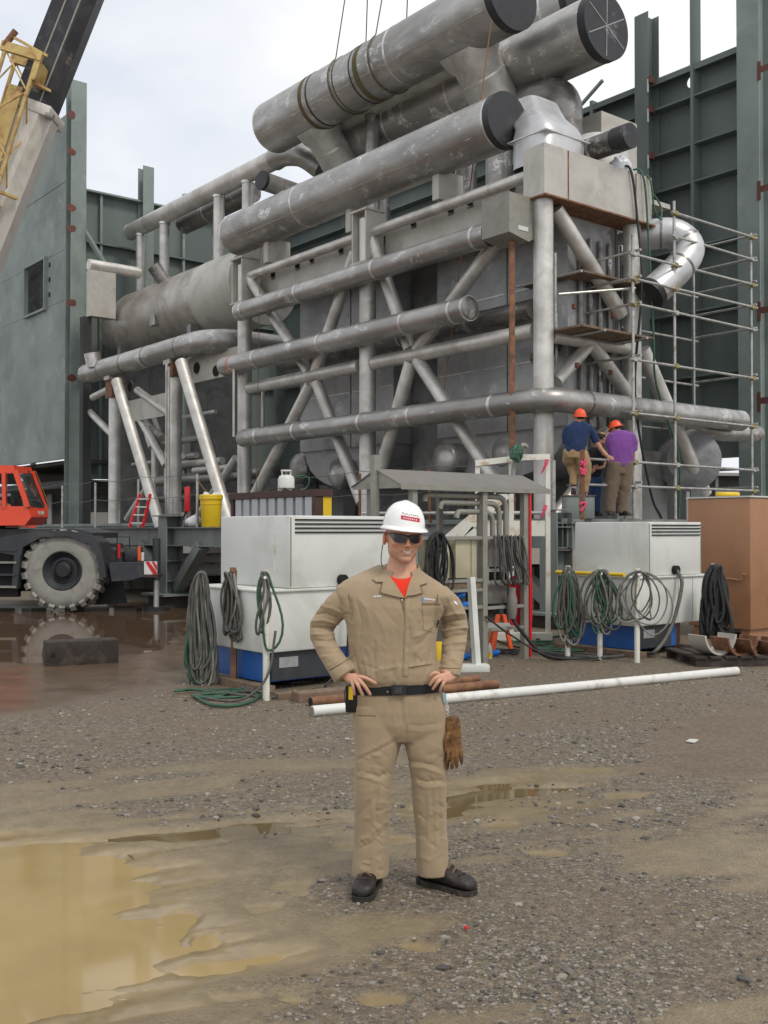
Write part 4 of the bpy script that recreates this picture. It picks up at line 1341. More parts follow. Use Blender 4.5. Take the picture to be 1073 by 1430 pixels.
def green_back():
    t = thing('green_wall', 'green steel end wall behind the overhead pipe on the left', 'wall', W(TW, 5, 0))
    ztop = ont(160, 276, TW).z
    MB().tbox((TW, 0.9, 3.6), (TW + 0.03, BW + 0.02, ztop)).build('wall_plate', M['green'], t)
    MB().tbox((TW - 0.3, 0.9, ztop - 0.05), (TW - 0.002, BW - 0.4, ztop + 0.02)).build('rib', M['green_wall'], t)
    for v in (345, 430, 520):
        z = ont(160, v, TW).z
        MB().tbox((TW - 0.25, 0.9, z - 0.06), (TW - 0.002, BW - 0.4, z)).build('rib', M['green'], t)
    for u in (139, 254):
        b = tbz(ont(u, 300, TW))[1]
        MB().tbox((TW - 0.2, b - 0.05, 3.6), (TW - 0.005, b + 0.05, ztop - 0.06)).build('rib_post', M['green_wall'], t)
    b = tbz(ont(204, 300, TW - 0.3))[1]
    MB().ibeam(W(TW - 0.3, b, 0.0), W(TW - 0.3, b, ztop + 1.3), 0.45, 0.45, up=AX).build('column', M['green_wall'], t)
    b = tbz(ont(262, 300, TW + 0.5))[1]
    MB().tube([W(TW + 0.5, b, ztop - 0.3), W(TW + 0.5, b, ztop + 0.9)], 0.22, 16).build('vent_pipe', M['tube'], t, 40)
    MB().bar(ont(117, 320, TW - 0.6), ont(158, 388, TW - 2.6), 0.14, 0.14).build('brace', M['green'], t)
    MB().tbox((TW + 0.1, 0.9, 3.3), (TW + 9, BW, 3.58)).build('inner_floor', M['shed_dark'], t)
green_back()

def green_left():
    t = thing('green_wall', 'pale green smooth steel side wall with a window opening behind the crane', 'wall', W(28, 0.5, 0))
    b = tbz(pix(100, 400, 38.0))[1]
    t0 = tbz(pix(90, 400, 38.0))[0]
    zt, zb = onb(94, 158, b).z, onb(88, 641, b).z
    t1 = t0 + 20
    q = [onb(u, v, b) for u, v in ((38, 372), (65, 362), (65, 430), (38, 440))]
    wt0, wt1 = tbz(q[1])[0], tbz(q[0])[0]
    wz0, wz1 = q[2].z, q[1].z
    # plates round the opening, each with its own edges
    zs = [zb, wz0, wz1, (wz1 + zt) / 2, zt]
    for i in range(4):
        if i == 1:
            MB().tbox((t0, b, zs[i]), (wt0, b + 0.05, zs[i + 1])).build('wall_plate', M['green_wall'], t)
            MB().tbox((wt1, b, zs[i]), (t1, b + 0.05, zs[i + 1])).build('wall_plate', M['green_wall'], t)
            continue
        mid = t0 + 8.5 + 0.9 * i
        e = 0.012
        MB().tbox((t0, b, zs[i] + e), (mid - e, b + 0.05, zs[i + 1] - e)).build('wall_plate', M['green_wall'], t)
        MB().tbox((mid + e, b, zs[i] + e), (t1, b + 0.05, zs[i + 1] - e)).build('wall_plate', M['green_wall'], t)
    MB().tbox((t0, b + 0.052, zb), (t1, b + 0.07, wz0 - 0.02)).build('backing', M['green'], t)
    MB().tbox((t0, b + 0.052, wz1 + 0.02), (t1, b + 0.07, zt)).build('backing', M['green'], t)
    w = 0.09
    m = MB()
    m.tbox((wt0 - w, b - 0.12, wz0 - w), (wt1 + w, b - 0.002, wz0))
    m.tbox((wt0 - w, b - 0.12, wz1), (wt1 + w, b - 0.002, wz1 + w))
    m.tbox((wt0 - w, b - 0.12, wz0 + 0.001), (wt0, b - 0.002, wz1 - 0.001))
    m.tbox((wt1, b - 0.12, wz0 + 0.001), (wt1 + w, b - 0.002, wz1 - 0.001))
    m.build('window_frame', M['green_wall'], t)
    MB().tbox((wt0 - 1.5, b + 0.5, wz0 - 0.6), (wt1 + 1.5, b + 0.52, wz1 + 0.6)).build('window_recess', M['pipe_dark'], t)
    for k in range(3):
        z = wz0 + (wz1 - wz0) * (0.2 + 0.3 * k)
        MB().tbox((wt0 - 0.42, b - 0.03, z), (wt0 - 0.3, b - 0.003, z + 0.16)).build('wall_lug', M['hole'], t)
    tc = t0 - 0.30
    zc = onb(104, 115, b).z
    MB().ibeam(W(tc, b + 0.10, 0.0), W(tc, b + 0.10, zc), 0.50, 0.58, up=AX).build('column', M['green_wall'], t)
    for v in (160, 212, 290, 319, 423, 528):
        p = ont(100, v, tc - 0.256)
        rp = random.Random(v)
        poly = [p + BX * (0.20 * math.cos(a_) * rp.uniform(0.75, 1.1)) + UP * (0.15 * math.sin(a_) * rp.uniform(0.7, 1.15)) for a_ in np.linspace(0, 2 * math.pi, 13)[:-1]]
        MB().prism(poly, AX * 0.005).build('primer_patch', M['primer_red'], t)
    MB().tbox((t0, b + 0.3, zb - 0.15), (t1, b + 6, zb - 0.01)).build('floor_slab', M['shed_dark'], t)
    for k in range(1, 4):
        MB().ibeam(W(t0 + 5.5 * k, b + 0.4, 0), W(t0 + 5.5 * k, b + 0.4, zb - 0.16), 0.4, 0.4, up=BX).build('leg', M['green'], t)
green_left()

# ------------------------------------------------------------------ scaffold in front of the end face
def scaffold():
    t = thing('tube_scaffold', 'tube scaffold with yellow couplers wrapped round the right end of the plant', 'scaffold', W(-0.5, 2.5, DECK))
    tf, tk = -0.88, 0.55
    bs = [tbz(ont(u, 400, tf))[1] for u in (884, 942, 1049)]
    b0 = tbz(ont(800, 470, 0.3))[1]
    front = [(tf, b) for b in bs]
    ztops = [7.3, 8.2, 8.05]
    for (a, b), zt in zip(front, ztops):
        MB().tube([W(a, b, DECK), W(a, b, zt)], 0.030, 10).build('standard', M['scaf'], t, 40)
        MB().tbox((a - 0.08, b - 0.08, DECK), (a + 0.08, b + 0.08, DECK + 0.012)).build('base_plate', M['rust'], t)
    for (a, b, zt) in ((tk, bs[0], 7.0), (tk, bs[1], 8.0), (tk, bs[2], 7.9), (tf, 0.15, 3.3), (0.35, 0.75, 5.9)):
        MB().tube([W(a, b, DECK if a != 0.35 else 4.9), W(a, b, zt)], 0.028, 10).build('standard', M['scaf'], t, 40)
    levels = [7.95, 7.45, 6.95, 6.45, 5.95, 4.95, 3.9, 2.95, 2.55]
    for i, z in enumerate(levels):
        j = 0.04 * math.sin(i * 2.1)
        lo = bs[1] if z > 7.2 else bs[0]
        if z < 3.2:
            lo = 0.1
        MB().tube([W(tf - 0.05, lo - 0.15, z + j), W(tf - 0.05, bs[2] + 0.15, z + j * 0.5)], 0.026, 10).build('ledger', M['scaf'], t, 40)
        MB().tube([W(tf - 0.1, bs[2] + 0.05, z + 0.06), W(tk + 0.1, bs[2] + 0.05, z + 0.06)], 0.026, 10).build('transom', M['scaf'], t, 40)
        if z < 7.2 and i % 2 == 0 or z in (6.45, 4.95):
            MB().tube([W(tf - 0.15, bs[0] + 0.05, z + 0.05), W(tk + 0.25, bs[0] + 0.05, z + 0.05)], 0.026, 10).build('transom', M['scaf'], t, 40)
        if i in (0, 2, 4, 5, 6):
            MB().tube([W(tk + 0.04, lo - 0.2, z), W(tk + 0.04, bs[2] + 0.2, z)], 0.026, 10).build('ledger', M['scaf'], t, 40)
        for b in bs:
            if b < lo - 0.1:
                continue
            MB().obox(W(tf - 0.025, b, z + j * 0.7), AX * 0.055, BX * 0.05, UP * 0.045, 0.012).build('coupler', M['coupler'] if (i + int(b)) % 3 else M['scaf'], t)
    for zl, ra, rb in ((5.42, -0.85, 0.5), (6.62, -0.3, 1.2)):                # board platforms
        k = 0
        a = ra
        while a < rb:
            MB().obox(W(a + 0.12, (bs[0] - 0.35 if zl < 6 else bs[0] + 0.2), zl + 0.004 * (k % 3)), AX * 0.11, BX * (1.05 if zl < 6 else 0.9), UP * 0.02).build('board', M['wood'], t)
            a += 0.232
            k += 1
        for bb in (bs[0] - 0.9, bs[0] + 0.35):
            MB().tube([W(ra - 0.1, bb, zl - 0.05), W(rb + 0.1, bb, zl - 0.05)], 0.026, 8).build('transom', M['scaf'], t, 40)
    MB().tube([W(-0.1, 0.22, 5.5), W(-0.1, 0.22, 6.9)], 0.028, 8).build('standard', M['scaf'], t, 40)
    MB().tube([W(-0.2, 0.2, 6.1), W(-0.86, bs[0] + 0.1, 6.3)], 0.026, 8).build('transom', M['scaf'], t, 40)
    for (u, v) in ((802, 428), (856, 440), (806, 510), (853, 520)):
        MB().obox(ont(u, v, -0.3), AX * 0.035, BX * 0.035, UP * 0.05, 0.012).build('coupler', M['primer_red'], t)
scaffold()
# ------------------------------------------------------------------ hose coils
def hang_coil(name, label, hook, ex, out, n, width, drop, r, mats, seed, group, tail=None, round_=False):
    """loops of hose hung over a peg; each loop is a part"""
    rnd = random.Random(seed)
    hook, ex, out = Vector(hook), Vector(ex).normalized(), Vector(out).normalized()
    t = thing(name, label, 'hose', hook - UP * drop, group)
    for i in range(n):
        w = width * rnd.uniform(0.30 if round_ else 0.12, 1.05)
        d = drop * rnd.uniform(0.72, 1.0)
        sk = rnd.uniform(-0.45, 0.45) * width
        tw = rnd.uniform(-0.5, 0.5) * width * 0.35
        o = out * (r * 1.2 + rnd.uniform(0, 1) * r * 5)
        ph = rnd.uniform(0, 6)
        pts = []
        m = 26
        for k in range(m):
            a = 2 * math.pi * k / m
            bulge = math.sin(a) if round_ else math.sin(a) * (0.62 + 0.38 * (1 - math.cos(a)) / 2)
            x = w * 0.5 * bulge + sk * (1 - math.cos(a)) / 2 + tw * math.sin(2 * a + ph) * 0.5 + 0.02 * math.sin(3 * a + ph)
            z = -d * (1 - math.cos(a)) / 2 + 0.012 * math.cos(3 * a + ph)
            pts.append(hook + ex * x + UP * z + o + out * 0.014 * math.sin(2 * a + ph * 2))
        MB().tube(pts, r, 7, closed=True).build('loop', M[mats[i % len(mats)]], t, 60)
    if tail:
        MB().tube(spline(tail, 5), r, 7).build('tail', M[mats[0]], t, 60)
    return t

CAMX = Vector((1, 0, 0))
TOCAM = Vector((0, -1, 0))

# ------------------------------------------------------------------ white welding sets
def welder(P, la, lb, ua, ub0, ub1, zt, label, seed):
    Lc = lambda a, b, z: Vector((P[0], P[1], 0)) + AX * a + BX * b + UP * z
    t = thing('welding_set', label, 'welding set', Vector((P[0], P[1], 0)), 'white welding sets')
    def bx(a0, b0, z0, a1, b1, z1, bev=0.0):
        return MB().obox(Lc((a0 + a1) / 2, (b0 + b1) / 2, (z0 + z1) / 2), AX * (a1 - a0) / 2, BX * (b1 - b0) / 2, UP * (z1 - z0) / 2, bev)
    bx(0, 0, 0.41, la, lb, 1.07, 0.025).build('lower_housing', M['white'], t, 30)
    bx(-0.025, -0.025, 1.045, la + 0.02, lb + 0.02, 1.072, 0.008).build('housing_lip', M['white'], t, 30)
    up_ = bx(0.03, ub0, 1.074, ua, ub1, zt, 0.018).build('upper_housing', M['white'], t, 30)
    for k in range(4):
        z = zt - 0.045 - 0.045 * k
        bx(0.016, ub0 + 0.07, z - 0.008, 0.029, ub1 - 0.05, z + 0.008).build('louvre_slot', M['hole'], up_)
    bx(0.022, ub0 + 0.012, 1.09, 0.0285, ub0 + 0.022, zt - 0.02).build('door_seam', M['stand'], up_)
    bx(0.024, ub1 - 0.03, 1.09, 0.029, ub1 - 0.022, zt - 0.02).build('door_seam', M['stand'], up_)
    bx(0.3, ub0 - 0.006, 1.25, 0.32, ub0 - 0.001, zt - 0.2).build('rust_run', M['white_rusty'], up_)
    for k in (0.55, 0.75, 0.9):
        bx(-0.008, lb * k - 0.004, 0.43, -0.001, lb * k + 0.004, 1.03).build('panel_seam', M['white'], t)
    h = Lc(-0.004, lb * 0.52, 1.15)
    MB().tube([h - AX * 0.03 - UP * 0.0, h + AX * 0.04], 0.06, 18).build('cable_port', M['hole'], t, 40)
    bx(0.12, 0.10, 0.09, la - 0.08, lb * 0.62, 0.408).build('blue_base', M['blue'], t)
    bx(0.06, 0.14, 0.11, 0.119, lb * 0.5, 0.40).build('control_panel', M['crane_dark'], t)
    bx(0.052, 0.22, 0.24, 0.059, 0.46, 0.35).build('gauge_plate', M['casing'], t)
    for k in range(2):
        b0 = -0.08 + k * (lb * 0.72)
        bx(-0.12, b0, 0.0, la + 0.05, b0 + 0.14, 0.088).build('skid_runner', M['wood'], t)
    for k, (f, col) in enumerate(((0.66, 'rust'), (0.84, 'yellow' if seed == 1 else 'rust'))):
        bx(0.2 + 0.2 * k, lb * f, 0.0, 0.5 + 0.2 * k, lb * f + 0.12, 0.408).build('prop_block', M[col], t)
    return t, Lc

WL, LcL = welder((-1.245, 10.9), 1.48, 1.95, 1.48, 0.33, 1.85, 1.855, 'white boxy welding set with louvres behind the man, at left', 1)
WR, LcR = welder((3.35, 13.9), 1.32, 1.67, 1.32, 0.30, 1.52, 1.81, 'white boxy welding set in front of the two workers', 2)

def post(label, u, v0, v1, r=0.032, mat='white_rusty'):
    g = on_ground(u, v1)
    top = pix(u, v0, g.y)
    t = thing('hose_post', label, 'post', g, 'posts that carry the hoses')
    MB().tube([g, top], r, 12).build('shaft', M[mat], t, 40)
    MB().tube([top - UP * 0.1 + Vector((0, -0.10, 0.03)), top - UP * 0.1, top - UP * 0.1 + Vector((0, 0.10, 0.03))], 0.016, 8).build('peg', M[mat], t, 40)
    return top, g

tp, g = post('white hose post in front of the left welding set', 372, 796, 979, 0.034)
hang_coil('hose_loop', 'single green and grey hose loop hung on the post of the left welding set', tp - UP * 0.02, CAMX, TOCAM, 3, 0.26, 0.82, 0.013, ['hose_grey', 'hose_green', 'hose_grey'], 4, 'coiled hoses',
          [tp + Vector((0.1, -0.05, -0.6)), tp + Vector((0.02, -0.1, -1.05)), tp + Vector((-0.25, -0.15, -1.27)), tp + Vector((-0.7, 0.1, -1.26)), tp + Vector((-0.62, 0.4, -1.26))])
hk = pix(327, 800, 11.35)
hang_coil('hose_coil', 'grey hose coil hung on the front of the left welding set', hk, AX, -BX, 14, 0.34, 0.74, 0.014, ['hose_grey', 'hose_pale', 'hose_grey'], 8, 'coiled hoses')
hk = pix(282, 800, 11.5)
hang_coil('hose_coil', 'thick green and grey hose bundle at the far left of the left welding set', hk, CAMX, TOCAM, 30, 0.30, 1.36, 0.015, ['hose_grey', 'hose_green', 'hose_pale', 'hose_grey', 'hose_grey', 'hose_green', 'hose_pale'], 9, 'coiled hoses')
t = thing('hose_post', 'dark peg post behind the thick hose bundle', 'post', on_ground(282, 960), 'posts that carry the hoses')
g = on_ground(282, 958)
MB().tube([g + Vector((0, 0.04, 0)), Vector((g.x, g.y + 0.04, 1.24))], 0.03, 10).build('shaft', M['rubber'], t, 40)
t = thing('hose_post', 'rusty bracket post at the corner of the left welding set', 'post', Vector((hk.x, hk.y, 0)), 'posts that carry the hoses')
q = pix(327, 796, 11.42)
MB().bar(Vector((q.x, q.y, 0.05)), q, 0.06, 0.06).build('shaft', M['rust'], t)
MB().bar(q, q + Vector((0, -0.14, 0.01)), 0.05, 0.05).build('peg', M['rust'], t)

for i, (u, v0, v1, lab) in enumerate(((793, 790, 919, 'leftmost white hose post of the right welding set'), (838, 793, 921, 'second white hose post of the right welding set'),
                                     (890, 794, 926, 'near white hose post of the right welding set'), (997, 787, 913, 'white hose post beside the brown cabinet'))):
    tp, g = post(lab, u, v0, v1, 0.036)
    if i == 0:
        hang_coil('hose_coil', 'long green and grey hoses on the leftmost post of the right welding set', tp - UP * 0.03, CAMX, TOCAM, 20, 0.30, 1.05, 0.016, ['hose_green', 'hose_grey', 'hose_grey', 'hose_pale'], 21, 'coiled hoses')
    elif i == 1:
        hang_coil('hose_coil', 'green and grey hose coil on the second post of the right welding set', tp - UP * 0.03, CAMX, TOCAM, 14, 0.40, 0.84, 0.014, ['hose_grey', 'hose_green', 'hose_pale', 'hose_grey'], 22, 'coiled hoses')
    elif i == 2:
        hang_coil('hose_coil', 'wide loose grey lead coil on the near post of the right welding set', tp - UP * 0.03 + Vector((0.02, 0, 0)), CAMX, TOCAM, 8, 0.56, 0.84, 0.010, ['hose_pale', 'hose_grey'], 23, 'coiled hoses', None, True)
    else:
        hang_coil('hose_coil', 'thick black cables hung beside the brown cabinet', tp - UP * 0.03, CAMX, TOCAM, 16, 0.34, 1.0, 0.024, ['rubber'], 24, 'coiled hoses')
yb = LcR(0.55, -0.06, 1.115)
tag(MB().tube([LcR(0.15, -0.06, 1.10), LcR(1.35, -0.06, 1.10)], 0.028, 10).build('yellow_tube', M['yellow'], None, 40), 'yellow tube lying along the ledge of the right welding set', 'tube')
h = LcR(-0.02, 1.67 * 0.52, 1.14)
cable('power_cable', 'thick grey cable from the right welding set port down to the ground', [h, h + Vector((0.03, -0.12, -0.2)), h + Vector((-0.15, -0.25, -0.75)), h + Vector((-0.45, -0.55, -1.05)), on_ground(895, 912, 0.03), on_ground(840, 918, 0.03), on_ground(770, 912, 0.03), on_ground(735, 905, 0.03)], 0.026, M['hose_grey'])
h = LcL(-0.03, 1.02, 1.14)
cable('power_cable', 'black cable from the left welding set port hanging behind the arm', [h, h + Vector((0.05, -0.12, -0.25)), h + Vector((0.03, -0.12, -0.75)), h + Vector((-0.05, -0.1, -0.95)), h + Vector((-0.2, -0.3, -1.11))], 0.014, M['rubber'])
for i, (pts, mt, lab) in enumerate((
        ([(740, 905), (790, 918), (850, 915), (905, 905), (930, 895)], 'rubber', 'black cable lying along the ground before the right welding set'),
        ([(745, 898), (775, 903), (800, 896), (785, 888), (750, 893)], 'hose_green', 'green hose loop on the ground left of the right welding set'),
        ([(690, 893), (720, 903), (760, 908), (800, 905)], 'rubber', 'black cable crossing the ground under the panel stand'),
        ([(268, 970), (300, 985), (345, 982), (372, 965)], 'hose_green', 'green hose tail on the gravel by the left welding set'))):
    cable('ground_cable', lab, [on_ground(u, v, 0.02 + 0.004 * i) for u, v in pts], 0.016, M[mt], 6)

rg = random.Random(17)                                          # tangle of leads on the ground round the welding sets
SPOT = ['by the foot of the leftmost hose post at right', 'under the second hose post at right', 'before the near hose post at right', 'under the panel stand', 'beside the white stair foot',
        'under the thick hose bundle at left', 'in front of the blue base at left', 'beside the timber boards at left']
for i, (u, v) in enumerate(((780, 908), (835, 912), (900, 905), (700, 912), (755, 900), (285, 972), (335, 972), (400, 955))):
    c0 = on_ground(u, v)
    pts = []
    a0 = rg.uniform(0, 6)
    for k in range(13):
        a = a0 + k * rg.uniform(0.55, 0.95)
        r_ = rg.uniform(0.12, 0.42)
        pts.append(Vector((c0.x + r_ * 1.3 * math.cos(a), c0.y + r_ * 0.9 * math.sin(a), 0.016 + 0.006 * (k % 4) + 0.002 * i)))
    mt = ('hose_green', 'hose_grey', 'rubber', 'rubber', 'hose_green', 'hose_green', 'hose_grey', 'rubber')[i]
    cable('tangled_lead', ('green', 'grey', 'black', 'black', 'green', 'green', 'grey', 'black')[i] + ' lead lying in a tangle ' + SPOT[i], pts, 0.013, M[mt], 6, 'lead', 'leads tangled on the ground')

# ------------------------------------------------------------------ brown cabinet
c = Vector((5.60, 16.0, 0))
t = thing('brown_cabinet', 'tall tan brown steel cabinet at the right edge', 'cabinet', c)
def bl(a0, b0, z0, a1, b1, z1, bev=0.0):
    return MB().obox(c + AX * (a0 + a1) / 2 + BX * (b0 + b1) / 2 + UP * (z0 + z1) / 2, AX * (a1 - a0) / 2, BX * (b1 - b0) / 2, UP * (z1 - z0) / 2, bev)
bl(0, 0, 0.17, 1.12, 1.6, 2.20, 0.015).build('cabinet_body', M['brown_box'], t, 30)
bl(-0.02, -0.02, 2.202, 1.14, 1.62, 2.225).build('top_sheet', M['white'], t)
bl(0.05, 0.05, 0.0, 0.2, 1.55, 0.168).build('runner', M['brown_box'], t)
bl(0.9, 0.05, 0.0, 1.05, 1.55, 0.168).build('runner', M['brown_box'], t)
MB().tube(rounded([c + AX * 0.98 - BX * 0.0 + UP * 0.98, c + AX * 0.98 - BX * 0.05 + UP * 0.98, c + AX * 0.12 - BX * 0.05 + UP * 0.93, c + AX * 0.12 - BX * 0.05 + UP * 1.02, c + AX * 0.05 - BX * 0.05 + UP * 1.02], 0.02), 0.014, 8).build('latch_bar', M['brown_box'], t, 40)
o = MB().tube([c + AX * 0.55 + BX * 0.25 + UP * 2.262 + Vector((0.16 * math.cos(a), 0.10 * math.sin(a), 0)) for a in np.linspace(0, 6.0, 20)], 0.035, 8).build('strap_roll', M['yellow'], None, 60)
tag(o, 'yellow strap roll lying on top of the brown cabinet', 'strap roll')

# pallet with half-round saddles
t = thing('wooden_pallet', 'dark weathered pallet on the ground by the brown cabinet', 'pallet', pix(1040, 930, 12.9))
g = on_ground(973, 932)
PB = Vector((g.x, g.y, 0))
ex, ey = Vector((0.995, 0.10, 0)), Vector((-0.10, 0.995, 0))
for k in range(3):
    MB().obox(PB + ex * 0.65 + ey * (0.06 + 0.45 * k) + UP * 0.05, ex * 0.65, ey * 0.05, UP * 0.05).build('bearer', M['wood_dark'], t)
for k in range(7):
    MB().obox(PB + ex * (0.06 + 0.195 * k) + ey * 0.51 + UP * 0.115, ex * 0.075, ey * 0.52, UP * 0.014).build('deck_board', M['wood_dark'], t)
for k in range(5):
    cc = PB + ex * (0.42 + 0.21 * k) + ey * (0.30 + 0.03 * k) + UP * 0.40
    m = MB()
    R0, R1, ln = 0.27, 0.24, 0.18
    prof = [(math.pi * (1.02 + 0.96 * i / 14)) for i in range(15)]
    cc = PB + ex * (0.36 + 0.30 * k) + ey * (0.10 + 0.02 * k) + UP * (0.40 - 0.03 * k)
    e1 = (ex * 0.93 + ey * 0.36).normalized()
    poly = [cc + e1 * (R0 * math.cos(q_)) + UP * (R0 * math.sin(q_)) for q_ in prof]
    poly += [cc + e1 * (R1 * math.cos(q_)) + UP * (R1 * math.sin(q_)) for q_ in reversed(prof)]
    n2 = len(prof)
    exd = (ey * 0.93 - ex * 0.36).normalized() * 0.30
    vs = poly + [p + exd for p in poly]
    N = 2 * n2
    fs = []
    for i in range(N):
        j = (i + 1) % N
        fs.append((i, j, j + N, i + N))
    for i in range(n2 - 1):
        fs.append((i, N - 1 - i, N - 2 - i, i + 1))
        fs.append((i + N, i + 1 + N, 2 * N - 2 - i, 2 * N - 1 - i))
    m.add(vs, fs)
    o = m.build('pipe_saddle', M['rust'] if k else M['girder'], None, 30)
    tag(o, ['pale half-round pipe saddle, first in the row on the pallet', 'second rusty half-round saddle on the pallet', 'third rusty half-round saddle on the pallet',
            'fourth rusty half-round saddle on the pallet', 'rusty half-round saddle at the frame edge on the pallet'][k], 'saddle', 'half-round saddles on the pallet')

# ------------------------------------------------------------------ ground pipes and timber
def ground_pipe(label, u0, v0, u1, v1, r, mat, name='ground_pipe', hollow=True, cat='pipe', z=0.0):
    a, b = on_ground(u0, v0), on_ground(u1, v1)
    a, b = a + UP * (r + z), b + UP * (r + z)
    t = thing(name, label, cat, (a + b) / 2 - UP * r)
    MB().tube([a, a.lerp(b, 0.5) - UP * 0.004, b], r, 18).build('pipe_wall', M[mat], t, 40)
    if hollow:
        d = (b - a).normalized()
        MB().tube([a - d * 0.001, a - d * 0.004], r * 0.86, 18).build('bore', M['hole'] if mat != 'white_pvc' else M['stand'], t, 40)
        MB().tube([b + d * 0.001, b + d * 0.004], r * 0.86, 18).build('bore', M['hole'] if mat != 'white_pvc' else M['stand'], t, 40)
ground_pipe('long white plastic pipe lying across the gravel behind the man', 436, 1001, 1029, 943, 0.05, 'white_pvc')
ground_pipe('rusty pipe lying just behind the white pipe', 434, 988, 694, 962, 0.05, 'rust')
ground_pipe('thin rusty pipe behind the thicker rusty one', 560, 968, 668, 952, 0.04, 'rust')
a = on_ground(412, 981)
t = tag(MB().bar(a + UP * 0.05, on_ground(560, 966) + UP * 0.05, 0.16, 0.10, bev=0.01).build('timber_board', M['wood']), 'brown timber board beside the rusty pipes', 'timber')
a = on_ground(386, 978)
tag(MB().bar(a + UP * 0.035, a + Vector((0.55, 0.35, 0.035)), 0.10, 0.07, bev=0.008).build('timber_board', M['wood']), 'short timber offcut at the foot of the left welding set', 'timber')
a, b = on_ground(64, 931), on_ground(166, 926)
t = thing('timber_sleeper', 'black timber sleeper block lying in the muddy water', 'timber', (a + b) / 2)
m = MB()
dx = (b - a).normalized()
dy = Vector((-dx.y, dx.x, 0))
m.obox((a + b) / 2 + dy * 0.17 + UP * 0.13, dx * (b - a).length / 2, dy * 0.17, UP * 0.17, 0.012)
m.build('beam', M['wood_dark'], t, 30)
MB().tube([a + dx * 0.09 + dy * -0.001 + UP * 0.14 - dy * 0.006, a + dx * 0.09 + dy * 0.002 + UP * 0.14], 0.03, 12).build('bolt_hole', M['hole'], t, 40)

# ------------------------------------------------------------------ corrugated locker with gas cylinder on it
g = Vector(((442 - 536.5) / FOCAL * 15.0, 15.0, 0))
t = thing('corrugated_locker', 'grey corrugated panel locker with brown trim above the left welding set', 'locker', g)
Lk = lambda a, b, z: g + AX * a + BX * b + UP * z
m = MB()
nr = 9
for k in range(nr):
    a0 = 0.06 + 2.2 * k / nr
    MB().obox(Lk(a0 + 0.11, 0.0, 1.1), AX * 0.085, BX * 0.022, UP * 1.08).build('sheet_rib', M['corrug'], t)
MB().obox(Lk(1.16, 0.12, 1.1), AX * 1.12, BX * 0.095, UP * 1.08).build('sheet_back', M['corrug'], t)
MB().obox(Lk(1.16, 0.10, 2.235), AX * 1.22, BX * 0.15, UP * 0.05).build('top_trim', M['brown_trim'], t)
MB().obox(Lk(0.0, 0.02, 1.09), AX * 0.04, BX * 0.07, UP * 1.09).build('side_trim', M['brown_trim'], t)
MB().obox(Lk(0.0, 0.17, 1.09), AX * 0.035, BX * 0.075, UP * 1.09).build('side_sign', M['yellow'], t)
MB().obox(Lk(2.32, 0.10, 1.09), AX * 0.04, BX * 0.12, UP * 1.09).build('side_trim', M['brown_trim'], t)
MB().obox(Lk(0.95, 0.10, 2.32), AX * 0.05, BX * 0.05, UP * 0.035).build('lug', M['brown_trim'], t)
cyl = Lk(1.02, 0.10, 2.286)
cyl = pix(400, 680, cyl.y) ; cyl.z = 2.286
t = thing('gas_cylinder', 'small white gas cylinder standing on the corrugated locker', 'gas cylinder', cyl)
MB().lathe([(0.001, 0.0), (0.09, 0.0), (0.09, 0.02), (0.125, 0.05), (0.125, 0.19), (0.10, 0.235), (0.04, 0.25), (0.001, 0.25)], cyl, 24).build('bottle', M['white'], t, 40)
MB().tube([cyl + UP * 0.24, cyl + UP * 0.29], 0.02, 10).build('valve', M['wire'], t, 40)
for s in (-1, 1):
    MB().tube([cyl + Vector((0.06 * s, 0, 0.24)), cyl + Vector((0.07 * s, 0, 0.31))], 0.012, 8).build('collar_post', M['white'], t, 40)
MB().tube([cyl + UP * 0.31 + Vector((0.075 * math.cos(a), 0.075 * math.sin(a), 0)) for a in np.linspace(0, 2 * math.pi, 16)[:-1]], 0.013, 8, closed=True).build('collar', M['white'], t, 60)
cable('thin_hose', 'thin green hose trailing behind the gas cylinder', [cyl + Vector((0.1, 0.1, 0.2)), cyl + Vector((0.2, 0.15, 0.24)), cyl + Vector((0.34, 0.1, 0.2)), cyl + Vector((0.3, 0.1, 0.06)), cyl + Vector((0.2, 0.06, 0.02))], 0.012, M['hose_green'])

# ------------------------------------------------------------------ bucket, tools and ladder on the left walkway
bk = pix(295, 737, 22.6)
bk.z = DECKL
t = thing('yellow_bucket', 'tall yellow plastic bucket standing on the left walkway', 'bucket', bk)
MB().lathe([(0.001, 0.0), (0.19, 0.0), (0.20, 0.02), (0.235, 0.60), (0.255, 0.60), (0.255, 0.68), (0.24, 0.70), (0.225, 0.70), (0.21, 0.5), (0.001, 0.5)], bk, 28).build('tub', M['yellow'], t, 30)
MB().ring(bk + UP * 0.50, UP, 0.238, 0.02, 28).build('rim_band', M['yellow'], t, 40)
for k, (dx, dy, h, mt) in enumerate(((-0.1, 0.0, 0.85, 'white'), (0.08, -0.03, 0.8, 'wire'), (0.12, 0.05, 0.82, 'white'))):
    o = lumpy(bk + Vector((dx, dy, 0.66)), 0.09, 0.09, 0.09, 30 + k, 0.5, 12).build('rag', M['white'], None, 60)
    tag(o, ['white rag bunched at the left rim of the yellow bucket', 'white rag in the middle of the yellow bucket', 'white rag at the right rim of the yellow bucket'][k], 'rag')
o = MB().tube([bk + Vector((-0.32, 0.0, 1.05)), bk + Vector((0.05, 0, 0.55)), ], 0.013, 6).build('stick', M['rope'])
tag(o, 'thin brown stick leaning in the yellow bucket', 'stick')
o = lumpy(pix(272, 732, 23.0) + UP * 0.05, 0.2, 0.15, 0.14, 40, 0.4, 14).build('plastic_bag', bpy.data.materials['milky_plastic'], None, 60)
tag(o, 'crumpled clear plastic bag beside the yellow bucket', 'bag')
